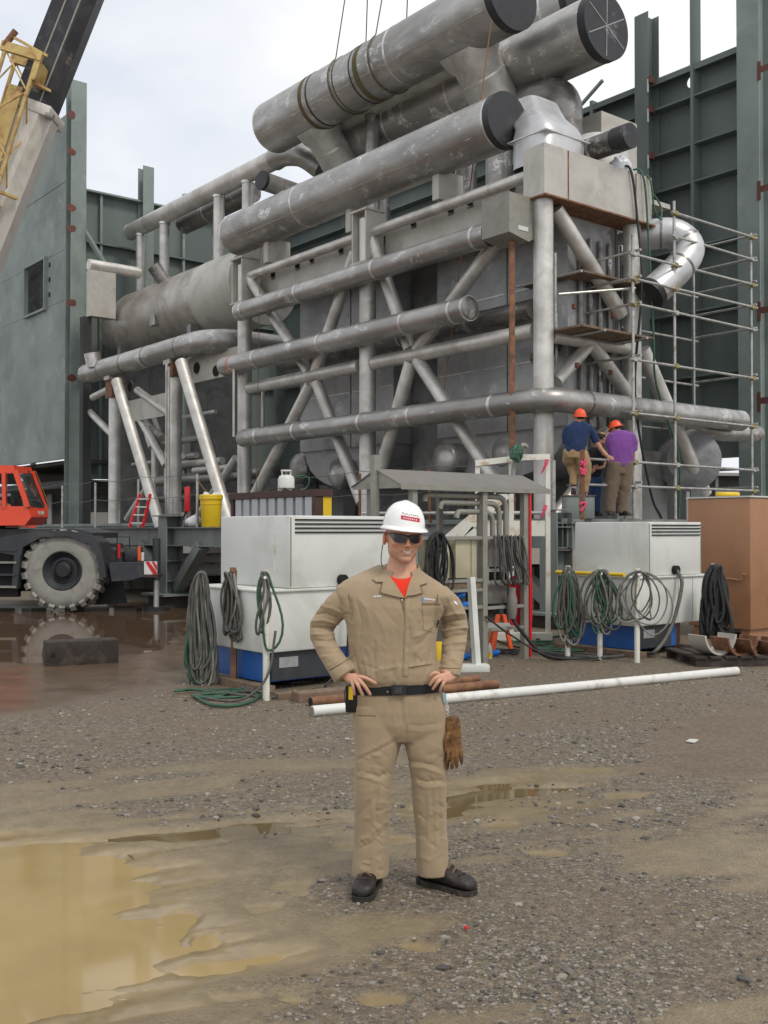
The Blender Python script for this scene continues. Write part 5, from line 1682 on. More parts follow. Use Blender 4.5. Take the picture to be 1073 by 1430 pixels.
# red chain hoist hanging at the leg head
a = pix(262, 680, 23.2)
t = thing('chain_hoist', 'red lever hoist with dangling chains above the braced leg', 'hoist', a - UP * 0.9)
MB().bar(a, a - UP * 0.55, 0.12, 0.10, bev=0.02).build('hoist_body', M['red'], t, 30)
MB().tube([a - UP * 0.5, a - UP * 0.75 + Vector((-0.12, 0, 0))], 0.022, 8).build('lever', M['rubber'], t, 40)
for k, dx in enumerate((-0.06, 0.0, 0.06)):
    MB().tube([a - UP * 0.5 + Vector((dx, 0, 0)), a - UP * (0.95 + 0.2 * k) + Vector((dx * 1.3, 0, 0))], 0.012, 6).build('chain', M['rust'], t, 40)
a, b = pix(203, 690, 24.8), pix(190, 740, 24.6)
b.z = DECKL
t = thing('red_ladder', 'short red stepladder leaning behind the inclined leg', 'ladder', b)
for s in (-0.12, 0.12):
    MB().bar(a + Vector((s, 0, 0)), b + Vector((s * 1.3, 0, 0)), 0.05, 0.06).build('stile', M['red'], t)
for k in range(4):
    q = a.lerp(b, 0.15 + 0.24 * k)
    MB().bar(q + Vector((-0.13, -0.02, 0)), q + Vector((0.13, -0.02, 0)), 0.06, 0.025).build('rung', M['white'], t)
# pipes stacked under the platform
for i, (u, v, ln, r, lab) in enumerate(((250, 780, 5, 0.13, 'upper pale pipe stacked under the left walkway'), (262, 796, 5, 0.16, 'lower pale pipe stacked under the left walkway'))):
    y = 25.5
    a = pix(u, v, y)
    b_ = a + Vector((ln, 1.0, 0))
    t = thing('stacked_pipe', lab, 'pipe', Vector((a.x, a.y, 0)))
    MB().tube([a, b_], r, 18).build('pipe_wall', M['white_pvc'], t, 40)
    for s in (0.15, 0.8):
        q = a.lerp(b_, s)
        MB().box((q.x - 0.1, q.y - 0.1, 0), (q.x + 0.1, q.y + 0.1, q.z - r * 0.9)).build('trestle', M['wood_dark'], t)
# dark cases added to fill the bright gap under the platform, beside a pale stack
for i, (u0, u1, v0, v1, y, lab) in enumerate(((560, 660, 775, 860, 21.5, 'added dark case filling the shade under the platform by the stand'), (150, 232, 800, 840, 30.0, 'pale sheet stack under the platform behind the crane outrigger'),
                                              (440, 560, 770, 870, 24.0, 'added dark case filling the shade behind the left welding set'), (690, 775, 790, 865, 21.0, 'added dark case filling the shade behind the red panel'),
                                              (830, 1000, 745, 870, 20.5, 'added dark case filling the shade behind the right welding set'))):
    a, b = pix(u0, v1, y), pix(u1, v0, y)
    t = thing('fill_crate', lab, 'crate', Vector(((a.x + b.x) / 2, y, 0)))
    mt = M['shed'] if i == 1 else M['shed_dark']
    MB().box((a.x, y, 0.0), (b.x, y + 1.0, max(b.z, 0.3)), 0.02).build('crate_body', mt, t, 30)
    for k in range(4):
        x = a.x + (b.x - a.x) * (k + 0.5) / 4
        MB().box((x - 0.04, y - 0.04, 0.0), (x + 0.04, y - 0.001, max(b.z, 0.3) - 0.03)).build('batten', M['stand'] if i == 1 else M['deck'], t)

# ------------------------------------------------------------------ distribution panel stand
S0 = Vector((1.27, 13.4, 0))
Sp = lambda b, a, z: S0 + BX * b + AX * a + UP * z
def sb(b0, a0, z0, b1, a1, z1, bev=0.0):
    return MB().obox(Sp((b0 + b1) / 2, (a0 + a1) / 2, (z0 + z1) / 2), BX * (b1 - b0) / 2, AX * (a1 - a0) / 2, UP * (z1 - z0) / 2, bev)
t = thing('panel_stand', 'grey steel distribution stand with little pitched roof right of the man', 'stand', S0)
for b in (-1.18, 0.0, 0.755):
    sb(b - 0.04, -0.04, 0, b + 0.04, 0.04, 2.24).build('post', M['stand'], t)
    sb(b - 0.035, 0.80, 0, b + 0.035, 0.87, 2.22).build('post', M['stand'], t)
sb(-1.46, 0.40, 0, -1.38, 0.48, 2.62).build('mast', M['stand'], t)
for z in (1.60, 1.18, 1.03, 0.70, 0.42):
    sb(0.042, -0.035, z - 0.02, 0.713, 0.0, z + 0.02).build('rail', M['stand'], t)
for z in (1.60, 1.06, 0.94, 0.72):
    sb(-1.138, -0.035, z - 0.02, -0.042, 0.0, z + 0.02).build('rail', M['stand'], t)
sb(-1.1, -0.02, 0.965, -0.05, 0.10, 1.035).build('cable_tray', M['wood'], t)
cab_ = sb(-0.46, 0.02, 1.09, -0.09, 0.25, 1.585, 0.012).build('switch_box', M['cream'], t, 30)
sb(-0.20, 0.012, 1.1, -0.19, 0.019, 1.57).build('door_seam', M['stand'], cab_)
cab_ = sb(-0.98, 0.02, 1.09, -0.56, 0.25, 1.585, 0.012).build('switch_box', M['cream'], t, 30)
sb(0.10, 0.06, 1.22, 0.66, 0.12, 1.58).build('back_board', M['roof_sheet'], t)
sb(0.14, 0.06, 0.74, 0.5, 0.16, 1.0, 0.01).build('junction_box', M['roof_sheet'], t, 30)
# roof: two slopes folded at the ridge, each with a turned-down lip
ez, rz = 2.235, 2.44
for a0, z0, a1, z1 in ((-0.06, ez, 0.435, rz), (0.437, rz, 0.93, ez)):
    m = MB()
    e = 0.012
    m.prism([Sp(-1.42, a0, z0), Sp(-1.42, a1, z1), Sp(-1.42, a1, z1 + e), Sp(-1.42, a0, z0 + e)], BX * 2.6)
    m.build('roof_slope', M['roof_sheet'], t)
sb(-1.42, -0.075, ez - 0.05, 1.18, -0.062, ez + 0.012).build('roof_lip', M['stand'], t)
for b in (-1.40, 1.14):
    m = MB()
    m.prism([Sp(b, -0.05, ez - 0.03), Sp(b, 0.92, ez - 0.03), Sp(b, 0.92, ez - 0.002), Sp(b, 0.436, rz - 0.004), Sp(b, -0.05, ez - 0.002)], BX * 0.02)
    m.build('gable_sheet', M['stand'], t)
for k, (b1, zt, st) in enumerate(((0.22, 1.93, -0.42), (0.34, 2.04, -0.7), (0.46, 2.13, -0.95))):
    MB().tube(rounded([Sp(st, 0.05, zt - 0.08), Sp(st + 0.02, 0.05, zt), Sp(b1, 0.05, zt), Sp(b1, 0.05, 1.60)], 0.17, 8), 0.036, 14).build('conduit', M['stand'], t, 40)
for k in range(7):
    b = 0.16 + 0.075 * k
    pts = [Sp(b, -0.05, 1.63), Sp(b - 0.02, -0.09, 1.35), Sp(b - 0.05 + 0.03 * k, -0.10, 1.05 + 0.05 * (k % 3)), Sp(b + 0.1, -0.09, 1.0), Sp(b + 0.12, -0.08, 1.3), Sp(b + 0.05, -0.05, 1.62)]
    MB().tube(spline(pts, 5), 0.013, 7).build('lead', M['rubber'] if k % 2 else M['hose_grey'], t, 60)
MB().lathe([(0.001, 0), (0.045, 0), (0.065, 0.08), (0.07, 0.25), (0.05, 0.32), (0.05, 0.4), (0.001, 0.4)], Sp(0.42, -0.10, 0.55), 18).build('cable_gland', M['roof_sheet'], t, 40)
sb(0.797, -0.06, 0.02, 0.835, 0.0, 2.2).build('red_strip', M['red'], t)
rp = sb(0.83, 0.02, 0.44, 0.97, 0.05, 1.10, 0.0)
m = MB()
prof = []
for (cb, cz, a0) in ((0.95, 1.02, 0), (0.66, 1.02, 90), (0.66, 0.50, 180), (0.95, 0.50, 270)):
    for k in range(5):
        a = math.radians(a0 + 22.5 * k)
        prof.append(Sp(cb + 0.07 * math.cos(a), 0.10, cz + 0.07 * math.sin(a)))
m.prism(prof, AX * 0.02)
tag(m.build('red_sign', M['red'], None), 'red rounded board behind the right post of the stand', 'board')
hang_coil('cable_coil', 'big black cable coil hung on the stand beside the hard hat', Sp(-0.86, -0.06, 1.66), BX, -AX, 13, 0.34, 0.78, 0.012, ['rubber'], 31, 'coiled hoses', None, True)
cable('power_cable', 'black cable running from the cable gland to the ground', [Sp(0.42, -0.1, 0.56), Sp(0.5, -0.15, 0.42), Sp(0.75, -0.3, 0.1), Sp(0.9, -0.45, 0.03), Sp(1.3, -0.6, 0.03)], 0.024, M['rubber'])
cable('power_cable', 'thin black cable drooping from the grey stand post', [Sp(-0.02, -0.06, 0.6), Sp(0.3, -0.2, 0.35), Sp(0.7, -0.5, 0.08), Sp(1.2, -0.9, 0.03)], 0.013, M['rubber'])
for k, (u, v, lab) in enumerate(((643, 832, 'blue plug hanging left of the grey stand post, upper'), (648, 846, 'blue plug hanging left of the grey stand post, lower'), (606, 795, 'blue plug in the black cable coil'),
                                 (651, 922, 'blue plug on the ground by the leaning post'), (692, 917, 'blue plug on the ground by the grey post'))):
    y = 13.2 if k < 3 else on_ground(u, v).y
    p = pix(u, v, y)
    if k >= 3:
        p.z = 0.04
    o = MB().tube([p + Vector((-0.05, 0, -0.02)), p + Vector((0.0, 0, 0.01)), p + Vector((0.06, 0, 0.02))], [0.035, 0.045, 0.035], 12).build('blue_plug', M['blue_plug'], None, 40)
    tag(o, lab, 'plug')
# leaning white post with foot
g = on_ground(664, 938)
t = thing('white_stand_post', 'white post on a flat foot leaning beside the sleeve', 'post', g)
MB().bar(g + Vector((0.02, 0, 0.04)), pix(658, 806, g.y + 0.1), 0.075, 0.075).build('shaft', M['white'], t)
MB().obox(g + Vector((-0.14, 0, 0.045)), Vector((0.30, 0.03, 0)), Vector((-0.01, 0.09, 0)), (0, 0, 0.045), 0.01).build('foot', M['white'], t, 30)
# yellow board, clear bottle, orange trestle
g = on_ground(613, 935)
t = thing('yellow_marker', 'yellow marker board standing behind the forearm', 'board', g)
MB().obox(g + UP * 0.17, (0.05, 0, 0), (0, 0.015, 0), (0, 0, 0.17), 0.012).build('board_face', M['yellow'], t, 30)
MB().obox(g + UP * 0.015 + Vector((0, 0.05, 0)), (0.08, 0, 0), (0, 0.06, 0), (0, 0, 0.015)).build('foot', M['rubber'], t)
g = on_ground(684, 920)
t = thing('drink_bottle', 'half empty clear bottle standing at the foot of the stand', 'bottle', g)
MB().lathe([(0.001, 0), (0.034, 0), (0.036, 0.1), (0.03, 0.16), (0.014, 0.19), (0.014, 0.21), (0.001, 0.21)], g, 14).build('bottle_body', surf('clear_bottle', (0.5, 0.52, 0.48), 0.15, 0, 0.1, 9), t, 40)
MB().ring(g + UP * 0.05, UP, 0.0365, 0.06, 14).build('bottle_label', M['yellow'], t, 40)
g = pix(700, 905, 14.8)
g.z = 0
t = thing('orange_trestle', 'orange and white barrier trestle in the shade of the stand', 'trestle', g)
for s in (-1, 1):
    MB().bar(g + Vector((0.13 * s, -0.12, 0.0)), g + Vector((0.04 * s, 0, 0.5)), 0.06, 0.03).build('leg', M['hivis'], t)
    MB().bar(g + Vector((0.16 * s, 0.16, 0.0)), g + Vector((0.04 * s, 0.02, 0.5)), 0.06, 0.03).build('leg', M['hivis'], t)
MB().bar(g + Vector((-0.22, -0.1, 0.36)), g + Vector((0.22, -0.1, 0.36)), 0.025, 0.07).build('cross_board', M['white'], t)

# ------------------------------------------------------------------ white steel stair up to the platform
t = thing('access_stair', 'chipped white steel stair with landing and rails behind the stand', 'stair', pix(716, 860, 16.2))
y = 16.2
def pb(u0, v0, u1, v1, w, h, name, dy0=0.0, dy1=0.0, mat='white_rusty'):
    MB().bar(pix(u0, v0, y + dy0), pix(u1, v1, y + dy1), w, h).build(name, M[mat], t)
gz = on_ground(765, 893).y
for u, vt, dy in ((667, 650, 0.0), (714, 636, 0.0), (765, 640, 0.0)):
    top = pix(u, vt, y + dy)
    MB().bar(Vector((top.x, top.y, 0.0)), top, 0.07, 0.07).build('post', M['white_rusty'], t)
pb(664, 647, 716, 641, 0.06, 0.09, 'top_rail', -0.036, -0.036)
pb(716, 639, 768, 638, 0.06, 0.09, 'top_rail', -0.036, -0.036)
lt = pix(670, 727, y)
MB().box((lt.x, y - 0.02, lt.z - 0.24), (pix(764, 727, y).x, y + 0.1, lt.z)).build('landing_beam', M['white_rusty'], t)
MB().box((lt.x - 0.05, y + 0.102, lt.z - 0.04), (pix(764, 727, y).x, y + 1.2, lt.z)).build('landing_plate', M['white_rusty'], t)
bt = pix(692, 893, y)
MB().box((bt.x, y - 0.12, 0.0), (pix(770, 893, y).x, y + 0.12, 0.11)).build('base_beam', M['white_rusty'], t)
pb(706, 688, 612, 768, 0.05, 0.20, 'hand_rail', -0.12, -0.12)
pb(668, 742, 560, 868, 0.05, 0.24, 'stringer', -0.12, -0.12)
pb(668, 742, 560, 868, 0.05, 0.24, 'stringer', 0.75, 0.75)
a, b = pix(668, 742, y), pix(560, 868, y)
for k in range(6):
    q = a.lerp(b, (k + 0.5) / 6)
    MB().box((q.x - 0.13, y - 0.09, q.z), (q.x + 0.13, y + 0.80, q.z + 0.03)).build('tread', M['white_rusty'], t)
for (u, v) in ((764, 642), (762, 706)):
    p = pix(u, v, y - 0.06)
    o = MB().tube(spline([p, p + Vector((-0.03, -0.02, -0.1)), p + Vector((-0.09, 0, -0.22))], 4), [0.03, 0.026, 0.028, 0.022, 0.02, 0.02, 0.015, 0.012, 0.004], 8).build('ribbon', M['pink'])
    tag(o, 'pink ribbon tied to the top of the white stair post' if v < 700 else 'pink ribbon tied halfway up the white stair post', 'ribbon')
# bent grey hose over the stair rail
cable('bent_hose', 'stiff grey hose bent over the white stair rail', [pix(716, 675, 16.0), pix(718, 650, 16.0), pix(722, 634, 16.0), pix(730, 622, 16.0), pix(736, 624, 16.05)], 0.035, M['stand'])
o = lumpy(pix(722, 633, 15.95), 0.10, 0.08, 0.12, 50, 0.6, 12).build('ribbon_knot', M['hose_green'])
tag(o, 'tangle of dark tape tied on the stair rail', 'tape')

# ------------------------------------------------------------------ rough terrain crane
def crane():
    Y0 = 22.0
    wc = pix(87, 797, Y0)
    t = thing('mobile_crane', 'orange and charcoal mobile crane with raised boom at the left edge', 'crane', Vector((wc.x - 2, Y0 + 0.9, 0)))
    R = wc.z + 0.03
    def wheel(c, full=True):
        AXY = Vector((0, 1, 0))
        prof = [(0.40, 0.02), (0.60, -0.015), (R * 0.86, 0.02), (R * 0.92, 0.07), (R * 0.93, 0.28), (R * 0.93, 0.40), (R * 0.92, 0.55), (R * 0.86, 0.60), (0.40, 0.60)]
        tyre = MB().lathe(prof, c, 56, AXY).build('wheel', M['tyre'], t, 35)
        MB().lathe([(0.001, 0.16), (0.20, 0.16), (0.22, 0.13), (0.28, 0.15), (0.36, 0.05), (0.40, 0.0), (0.43, 0.02), (0.43, 0.06)], c, 40, AXY).build('rim', M['crane_dark'], tyre, 35)
        MB().lathe([(0.001, 0.02), (0.13, 0.02), (0.17, 0.06), (0.17, 0.16)], c, 24, AXY).build('hub', M['rubber'], tyre, 35)
        lug = None
        nl = 22
        for k in range(nl):
            for side in (0, 1):
                a = 2 * math.pi * (k + 0.5 * side) / nl
                if lug is None:
                    m = MB()
                    # chevron lug standing proud of the tread, reaching down the shoulder
                    m.prism([(-0.075, 0.0, R * 0.86), (0.075, 0.0, R * 0.86), (0.065, -0.012, R * 0.955), (0.05, 0.06, R * 1.0), (-0.06, 0.06, R * 1.0), (-0.07, -0.012, R * 0.955)], (0, 0, 0))
                    m.v, m.f = [], []
                    vs = [(-0.065, 0.010, R * 0.84), (0.065, 0.010, R * 0.84), (-0.06, -0.018, R * 0.90), (0.06, -0.018, R * 0.90), (-0.06, 0.035, R), (0.06, 0.035, R), (0.02, 0.30, R), (0.13, 0.30, R), (0.02, 0.30, R * 0.95), (0.13, 0.30, R * 0.95)]
                    m.add(vs, [(0, 1, 3, 2), (2, 3, 5, 4), (4, 5, 7, 6), (6, 7, 9, 8), (0, 2, 4, 6, 8), (1, 9, 7, 5, 3)])
                    lug = m.mesh('tread_lug')
                    lug.materials.append(M['tyre'])
                o = bpy.data.objects.new('tread_lug', lug)
                COL.objects.link(o)
                o.parent = tyre
                mat_ = Matrix.Translation(c - t.location) @ Matrix.Rotation(a, 4, 'Y')
                if side:
                    mat_ = Matrix.Translation(c - t.location + Vector((0, 0.60, 0))) @ Matrix.Rotation(a, 4, 'Y') @ Matrix.Rotation(math.pi, 4, 'Z')
                o.matrix_local = mat_
        return tyre
    wheel(wc + Vector((0, -0.0, 0)))
    wheel(wc + Vector((-4.6, 0.0, 0)))
    # chassis pieces: outlines in the x-z plane pushed back along y
    def plate(name, pts, y0, y1, mat):
        a = [pix(u, v, Y0) for u, v in pts]
        a = [Vector((p.x, Y0 + y0, p.z)) for p in a]
        return MB().prism(a, Vector((0, y1 - y0, 0))).build(name, M[mat], t)
    plate('fender', [(-10, 752), (28, 746), (62, 741), (98, 741), (128, 748), (140, 757), (147, 785), (150, 806), (141, 806), (137, 780), (128, 760), (98, 749), (60, 750), (34, 764), (30, 780), (26, 822), (18, 822), (22, 775), (-10, 770)], -0.08, 0.75, 'crane_dark')
    plate('chassis', [(-400, 760), (140, 760), (146, 815), (130, 828), (-400, 828)], 0.62, 1.9, 'crane_dark')
    plate('deck', [(-400, 744), (100, 738), (128, 744), (128, 752), (-400, 752)], 0.1, 2.2, 'crane_dark')
    for k in range(4):
        a = pix(-30, 768 + 17 * k, Y0)
        b = pix(25, 767 + 17 * k, Y0)
        MB().box((a.x, Y0 - 0.1, b.z - 0.04), (b.x, Y0 + 0.25, b.z)).build('step', M['stand'] if k % 2 else M['crane_dark'], t)
    plate('step_back', [(-120, 762), (20, 762), (18, 835), (-120, 835)], 0.3, 0.5, 'rubber')
    plate('mud_flap', [(134, 806), (158, 806), (166, 846), (120, 848)], 0.7, 0.75, 'rubber')
    # front outrigger box with striped end and jack
    plate('outrigger_box', [(152, 786), (204, 785), (204, 804), (184, 810), (156, 812)], 0.0, 0.5, 'crane_dark')
    st = plate('stripe_board', [(202, 784), (220, 784), (220, 802), (202, 802)], -0.04, -0.005, 'white')
    plate('stripe_frame', [(201, 802.4), (221, 802.4), (221, 806), (201, 806)], -0.04, 0.45, 'brown_trim')
    for k in range(2):
        a = [pix(u, v, Y0) for u, v in ((204 + 9 * k, 784.2), (209 + 7 * k, 784.2), (220, 799 - 9 * k), (220, 802) if k == 0 else (220, 796), (215, 802) if k == 0 else (219, 796))]
        MB().prism([Vector((p.x, Y0 - 0.05, p.z)) for p in a], (0, 0.008, 0)).build('red_stripe', M['red'], st)
    jp = pix(210, 752, Y0)
    MB().tube([Vector((jp.x, Y0 + 0.62, jp.z)), Vector((jp.x, Y0 + 0.62, pix(210, 812, Y0).z))], 0.085, 18).build('jack_housing', M['crane_dark'], t, 40)
    MB().tube([Vector((jp.x, Y0 + 0.62, pix(210, 812, Y0).z)), Vector((jp.x, Y0 + 0.62, 0.02))], 0.06, 18).build('jack_rod', M['silver'], t, 40)
    MB().tube([Vector((jp.x, Y0 + 0.62, -0.05)), Vector((jp.x, Y0 + 0.62, 0.04))], 0.3, 20).build('jack_pad', M['rubber'], t, 40)
    plate('front_frame', [(140, 765), (158, 772), (160, 790), (200, 790), (200, 800), (140, 800)], 0.65, 1.5, 'crane_dark')
    e = [pix(u, v, Y0) for u, v in ((152, 770), (152, 750), (170, 750), (170, 766))]
    MB().tube([Vector((p.x, Y0 + 0.7, p.z)) for p in e], 0.015, 6).build('hoop_rail', M['rubber'], t, 40)
    for (u, v0, v1, mt) in ((157, 760, 780, 'red'), (186, 764, 784, 'hivis'), (191, 772, 784, 'white')):
        a, b = pix(u, v0, Y0), pix(u, v1, Y0)
        MB().tube([Vector((a.x, Y0 + 0.55, a.z)), Vector((b.x, Y0 + 0.55, b.z))], 0.035, 10).build('lamp', M[mt], t, 40)
    MB().box((pix(162, 772, Y0).x, Y0 + 0.7, pix(162, 786, Y0).z), (pix(182, 772, Y0).x, Y0 + 1.2, pix(162, 765, Y0).z), 0.03).build('winch', M['crane_dark'], t, 30)
    # turntable and superstructure
    tt = pix(-60, 742, Y0)
    MB().tube([Vector((tt.x, Y0 + 1.3, tt.z)), Vector((tt.x, Y0 + 1.3, tt.z + 0.35))], 0.8, 32).build('turntable', M['crane_dark'], t, 40)
    plate('superstructure', [(-320, 737), (5, 737), (-5, 715), (-60, 690), (-320, 650)], 0.9, 2.1, 'orange')
    # cab: side to the camera, slanting front pane turned a little this way
    yn, yf = Y0 - 0.15, Y0 + 1.0
    S = lambda u, v: (lambda p: Vector((p.x, yn, p.z)))(pix(u, v, yn))
    F = lambda u, v: (lambda p: Vector((p.x, yf, p.z)))(pix(u, v, yf))
    side = [S(9.0, 734), S(35, 733.5), S(44, 722), S(39, 709), S(8, 706)]
    lo = MB()
    # lower shell: door panel and nose
    lo.add([S(-40, 734), S(35, 733.5), S(44, 722), S(38, 707), S(-40, 707), F(-30, 734), F(60, 733.5), F(68, 722), F(66, 711), F(-30, 711)],
           [(0, 1, 2, 3, 4), (9, 8, 7, 6, 5), (0, 5, 6, 1), (1, 6, 7, 2), (2, 7, 8, 3), (3, 8, 9, 4), (4, 9, 5, 0)])
    lo.build('cab_shell', M['orange'], t)
    rf = MB()
    rf.add([S(-40, 661), S(21, 661), S(19, 650), S(-40, 649), F(-30, 661), F(46, 661), F(44, 652.5), F(-30, 651)],
           [(0, 1, 2, 3), (7, 6, 5, 4), (0, 4, 5, 1), (1, 5, 6, 2), (2, 6, 7, 3), (3, 7, 4, 0)])
    rf.build('cab_roof', M['orange'], t)
    for p, q, w in ((S(5.5, 659), S(6.5, 709), 0.075), (S(21.5, 657), S(39, 708), 0.10), (F(46, 658), F(65.5, 712), 0.06), (S(-26, 659), S(-26, 709), 0.10), (F(8, 659), F(8, 709), 0.06)):
        MB().bar(p, q, w, 0.06, up=Vector((0, 1, 0))).build('pillar', M['orange'], t)
    def pane(name, pts, th):
        MB().prism(pts, th).build(name, M['glass'], t)
    pane('side_window', [S(7, 662), S(21, 662), S(36, 706), S(7, 706)], Vector((0, 0.01, 0)))
    pane('rear_side_window', [S(-24, 662), S(4, 662), S(4, 706), S(-24, 706)], Vector((0, 0.01, 0)))
    pane('windscreen', [S(24, 661), S(40, 707), F(64, 710), F(45, 662)], Vector((0.01, 0, 0)))
    dm = S(22, 662)
    MB().tube([S(30, 707) + Vector((0, .35, 0)), S(26, 693) + Vector((0, .4, 0))], 0.02, 8).build('steering_column', M['rubber'], t, 40)
    sc = S(25, 691) + Vector((0, 0.42, 0))
    MB().tube([sc + Vector((0.10 * math.cos(a), 0.18 * math.sin(a), 0.06 * math.cos(a))) for a in np.linspace(0, 2 * math.pi, 20)[:-1]], 0.013, 6, closed=True).build('steering_wheel', M['rubber'], t, 60)
    MB().box(tuple(S(8, 707) + Vector((0, 0.25, 0))), tuple(S(15, 684) + Vector((0, 0.75, 0))), 0.04).build('seat', M['rubber'], t, 30)
    MB().bar(S(27, 655) + Vector((0.02, 0.5, 0)), S(47, 706) + Vector((0.06, 0.5, 0)), 0.03, 0.03).build('centre_bar', M['rubber'], t)
    lam = S(44, 650)
    MB().tube([F(44, 651), F(50, 648)], 0.05, 10).build('roof_lamp', M['rubber'], t, 40)
    MB().tube([F(50, 658) , F(70, 710)], 0.012, 6).build('grab_rail', M['rust'], t, 40)
    # small white lettering on the nose, too small to read in the photograph
    n0, n1 = S(44.5, 721).lerp(F(68.5, 721), 0.2), S(44.5, 717).lerp(F(68.5, 717), 0.85)
    fd = (F(68, 715) - S(42, 715)).normalized()
    base = S(41.5, 716).lerp(F(67, 716.5), 0.45)
    nrm = fd.cross(UP).normalized()
    if nrm.y > 0:
        nrm = -nrm
    for k in range(5):
        MB().obox(base + fd * (0.075 * k) + nrm * 0.012, fd * 0.024, nrm * 0.004, UP * (0.035 if k else 0.05)).build('letter_mark', M['white'], t)
    # boom: three telescoped sections leaning to the right over the load
    YB = 23.4
    a, b = pix(38, 190, YB), pix(113, 0, YB)
    d = (b - a).normalized()
    s = Vector((d.z, 0, -d.x))
    yv = Vector((0, 1, 0))
    def boomsec(name, q0, q1, w, h, mat, rib=True):
        c0 = []
        # octagon-like section: flat flanks and a faceted lower side
        sec = [(-0.5, -0.5), (0.28, -0.5), (0.5, -0.22), (0.5, 0.22), (0.28, 0.5), (-0.5, 0.5)]
        m = MB()
        n = len(sec)
        for q in (q0, q1):
            for (x, y) in sec:
                m.v.append(q + s * (x * w) + yv * (y * h))
        m.f += [(i, (i + 1) % n, (i + 1) % n + n, i + n) for i in range(n)] + [tuple(reversed(range(n))), tuple(range(n, 2 * n))]
        o = m.build(name, M[mat], t)
        return o
    ax0 = pix(-52, 420, YB)
    ax0 = a - d * ((a - ax0).length)
    top1 = pix(50, 160, YB)
    k1 = (top1 - a).dot(d)
    bs = boomsec('boom_base', a - d * 9.5, a + d * k1, 0.98, 0.95, 'crane_white')
    for (u, v) in ((34, 208), (24, 246), (10, 300), (-4, 340)):
        p = pix(u, v, YB)
        q = a + d * (p - a).dot(d)
        MB().obox(q - yv * 0.478 + s * -0.30, s * 0.14, yv * 0.012, d * 0.012).build('boom_strip', M['stand'], bs)
    MB().obox(a + d * (k1 + 0.05) + s * 0.05, s * 0.44, yv * 0.50, d * 0.12, 0.02).build('boom_collar', M['crane_white'], bs, 30)
    MB().tube([a + d * (k1 + 0.02) - yv * 0.56 - s * 0.2, a + d * (k1 + 0.02) - yv * 0.5 - s * 0.2], 0.11, 18).build('collar_roller', M['stand'], bs, 40)
    MB().tube([a + d * (k1 - 0.05) + s * 0.45 - yv * 0.5, a + d * (k1 - 0.05) + s * 0.62 - yv * 0.5], 0.07, 12).build('collar_pin', M['stand'], bs, 40)
    bb = boomsec('boom_extension', a + d * (k1 - 0.5), a + d * (k1 + 9.0), 0.84, 0.82, 'boom_black')
    for x in (-0.12, 0.18):
        MB().bar(a + d * (k1 + 0.2) + s * x - yv * 0.414, a + d * (k1 + 9.0) + s * x - yv * 0.414, 0.02, 0.035, up=s).build('boom_rib', M['stand'], bb)
    boomsec('boom_tip', a + d * (k1 + 8.9), a + d * (k1 + 20), 0.68, 0.66, 'boom_black')
    # folded lattice jib along the boom's flank
    j0 = pix(52, 82, YB - 0.9)
    jd = (pix(-2, 258, YB - 0.9) - j0).normalized()
    js = Vector((jd.z, 0, -jd.x))
    if js.x > 0:
        js = -js
    Wj, Dj, Lj = 0.72, 0.6, 9.0
    cn = lambda i, k: j0 + js * (Wj * (i & 1)) + yv * (Dj * (i >> 1)) + jd * k
    for i in range(4):
        MB().tube([cn(i, 0), cn(i, Lj)], 0.045, 10).build('jib_chord', M['jib_yellow'], t, 40)
    n = 12
    for k in range(n):
        k0, k1_ = Lj * k / n, Lj * (k + 1) / n
        for (i, j) in ((0, 1), (2, 3), (0, 2), (1, 3)):
            p, q = (i, j) if k % 2 else (j, i)
            MB().tube([cn(p, k0), cn(q, k1_)], 0.02, 6).build('jib_lacing', M['jib_yellow'], t, 40)
    MB().obox(j0 + js * (Wj / 2) + yv * 0.0 - jd * 0.06, js * (Wj / 2 + 0.1), yv * 0.06, jd * 0.10).build('jib_head', M['jib_yellow'], t)
    MB().obox(j0 + js * (Wj / 2) + yv * Dj - jd * 0.06, js * (Wj / 2 + 0.1), yv * 0.06, jd * 0.10).build('jib_head', M['jib_yellow'], t)
    MB().obox(j0 + js * (Wj * 0.55) + yv * 0.3 + jd * 3.2, js * 0.16, yv * 0.02, jd * 2.6).build('jib_plate', M['jib_yellow'], t)
    MB().obox(j0 - js * 0.05 + yv * 0.3 + jd * 0.25, js * 0.05, yv * 0.34, jd * 0.22).build('jib_bracket', M['jib_yellow'], t)
    MB().tube([j0 + js * (Wj + 0.05) - jd * 0.05, j0 + js * (Wj - 0.1) - jd * 0.45], 0.07, 12).build('jib_pin', M['rust'], t, 40)
    MB().bar(j0 + js * (Wj - 0.1) - jd * 0.30, j0 - js * 0.2 - jd * 0.12, 0.05, 0.05).build('jib_stay', M['jib_yellow'], t)
    for k in (0.5, 3.0, 6.0):
        q = j0 + jd * k
        MB().bar(q, q + Vector((0.25, 0.55, 0)), 0.06, 0.06).build('jib_hanger', M['jib_yellow'], t)
crane()

# ------------------------------------------------------------------ small litter
o = MB().prism([on_ground(u, v, 0.012) for u, v in ((648, 1296), (652, 1294), (655, 1297), (651, 1298.5))], (0, 0, 0.006)).build('red_scrap', M['red'])
tag(o, 'tiny red scrap on the gravel near the right boot', 'scrap')
o = MB().prism([on_ground(u, v, 0.012) for u, v in ((958, 1036), (964, 1033), (976, 1034), (970, 1038))], (0, 0, 0.008)).build('white_scrap', M['white'])
tag(o, 'small white scrap on the gravel at right', 'scrap')
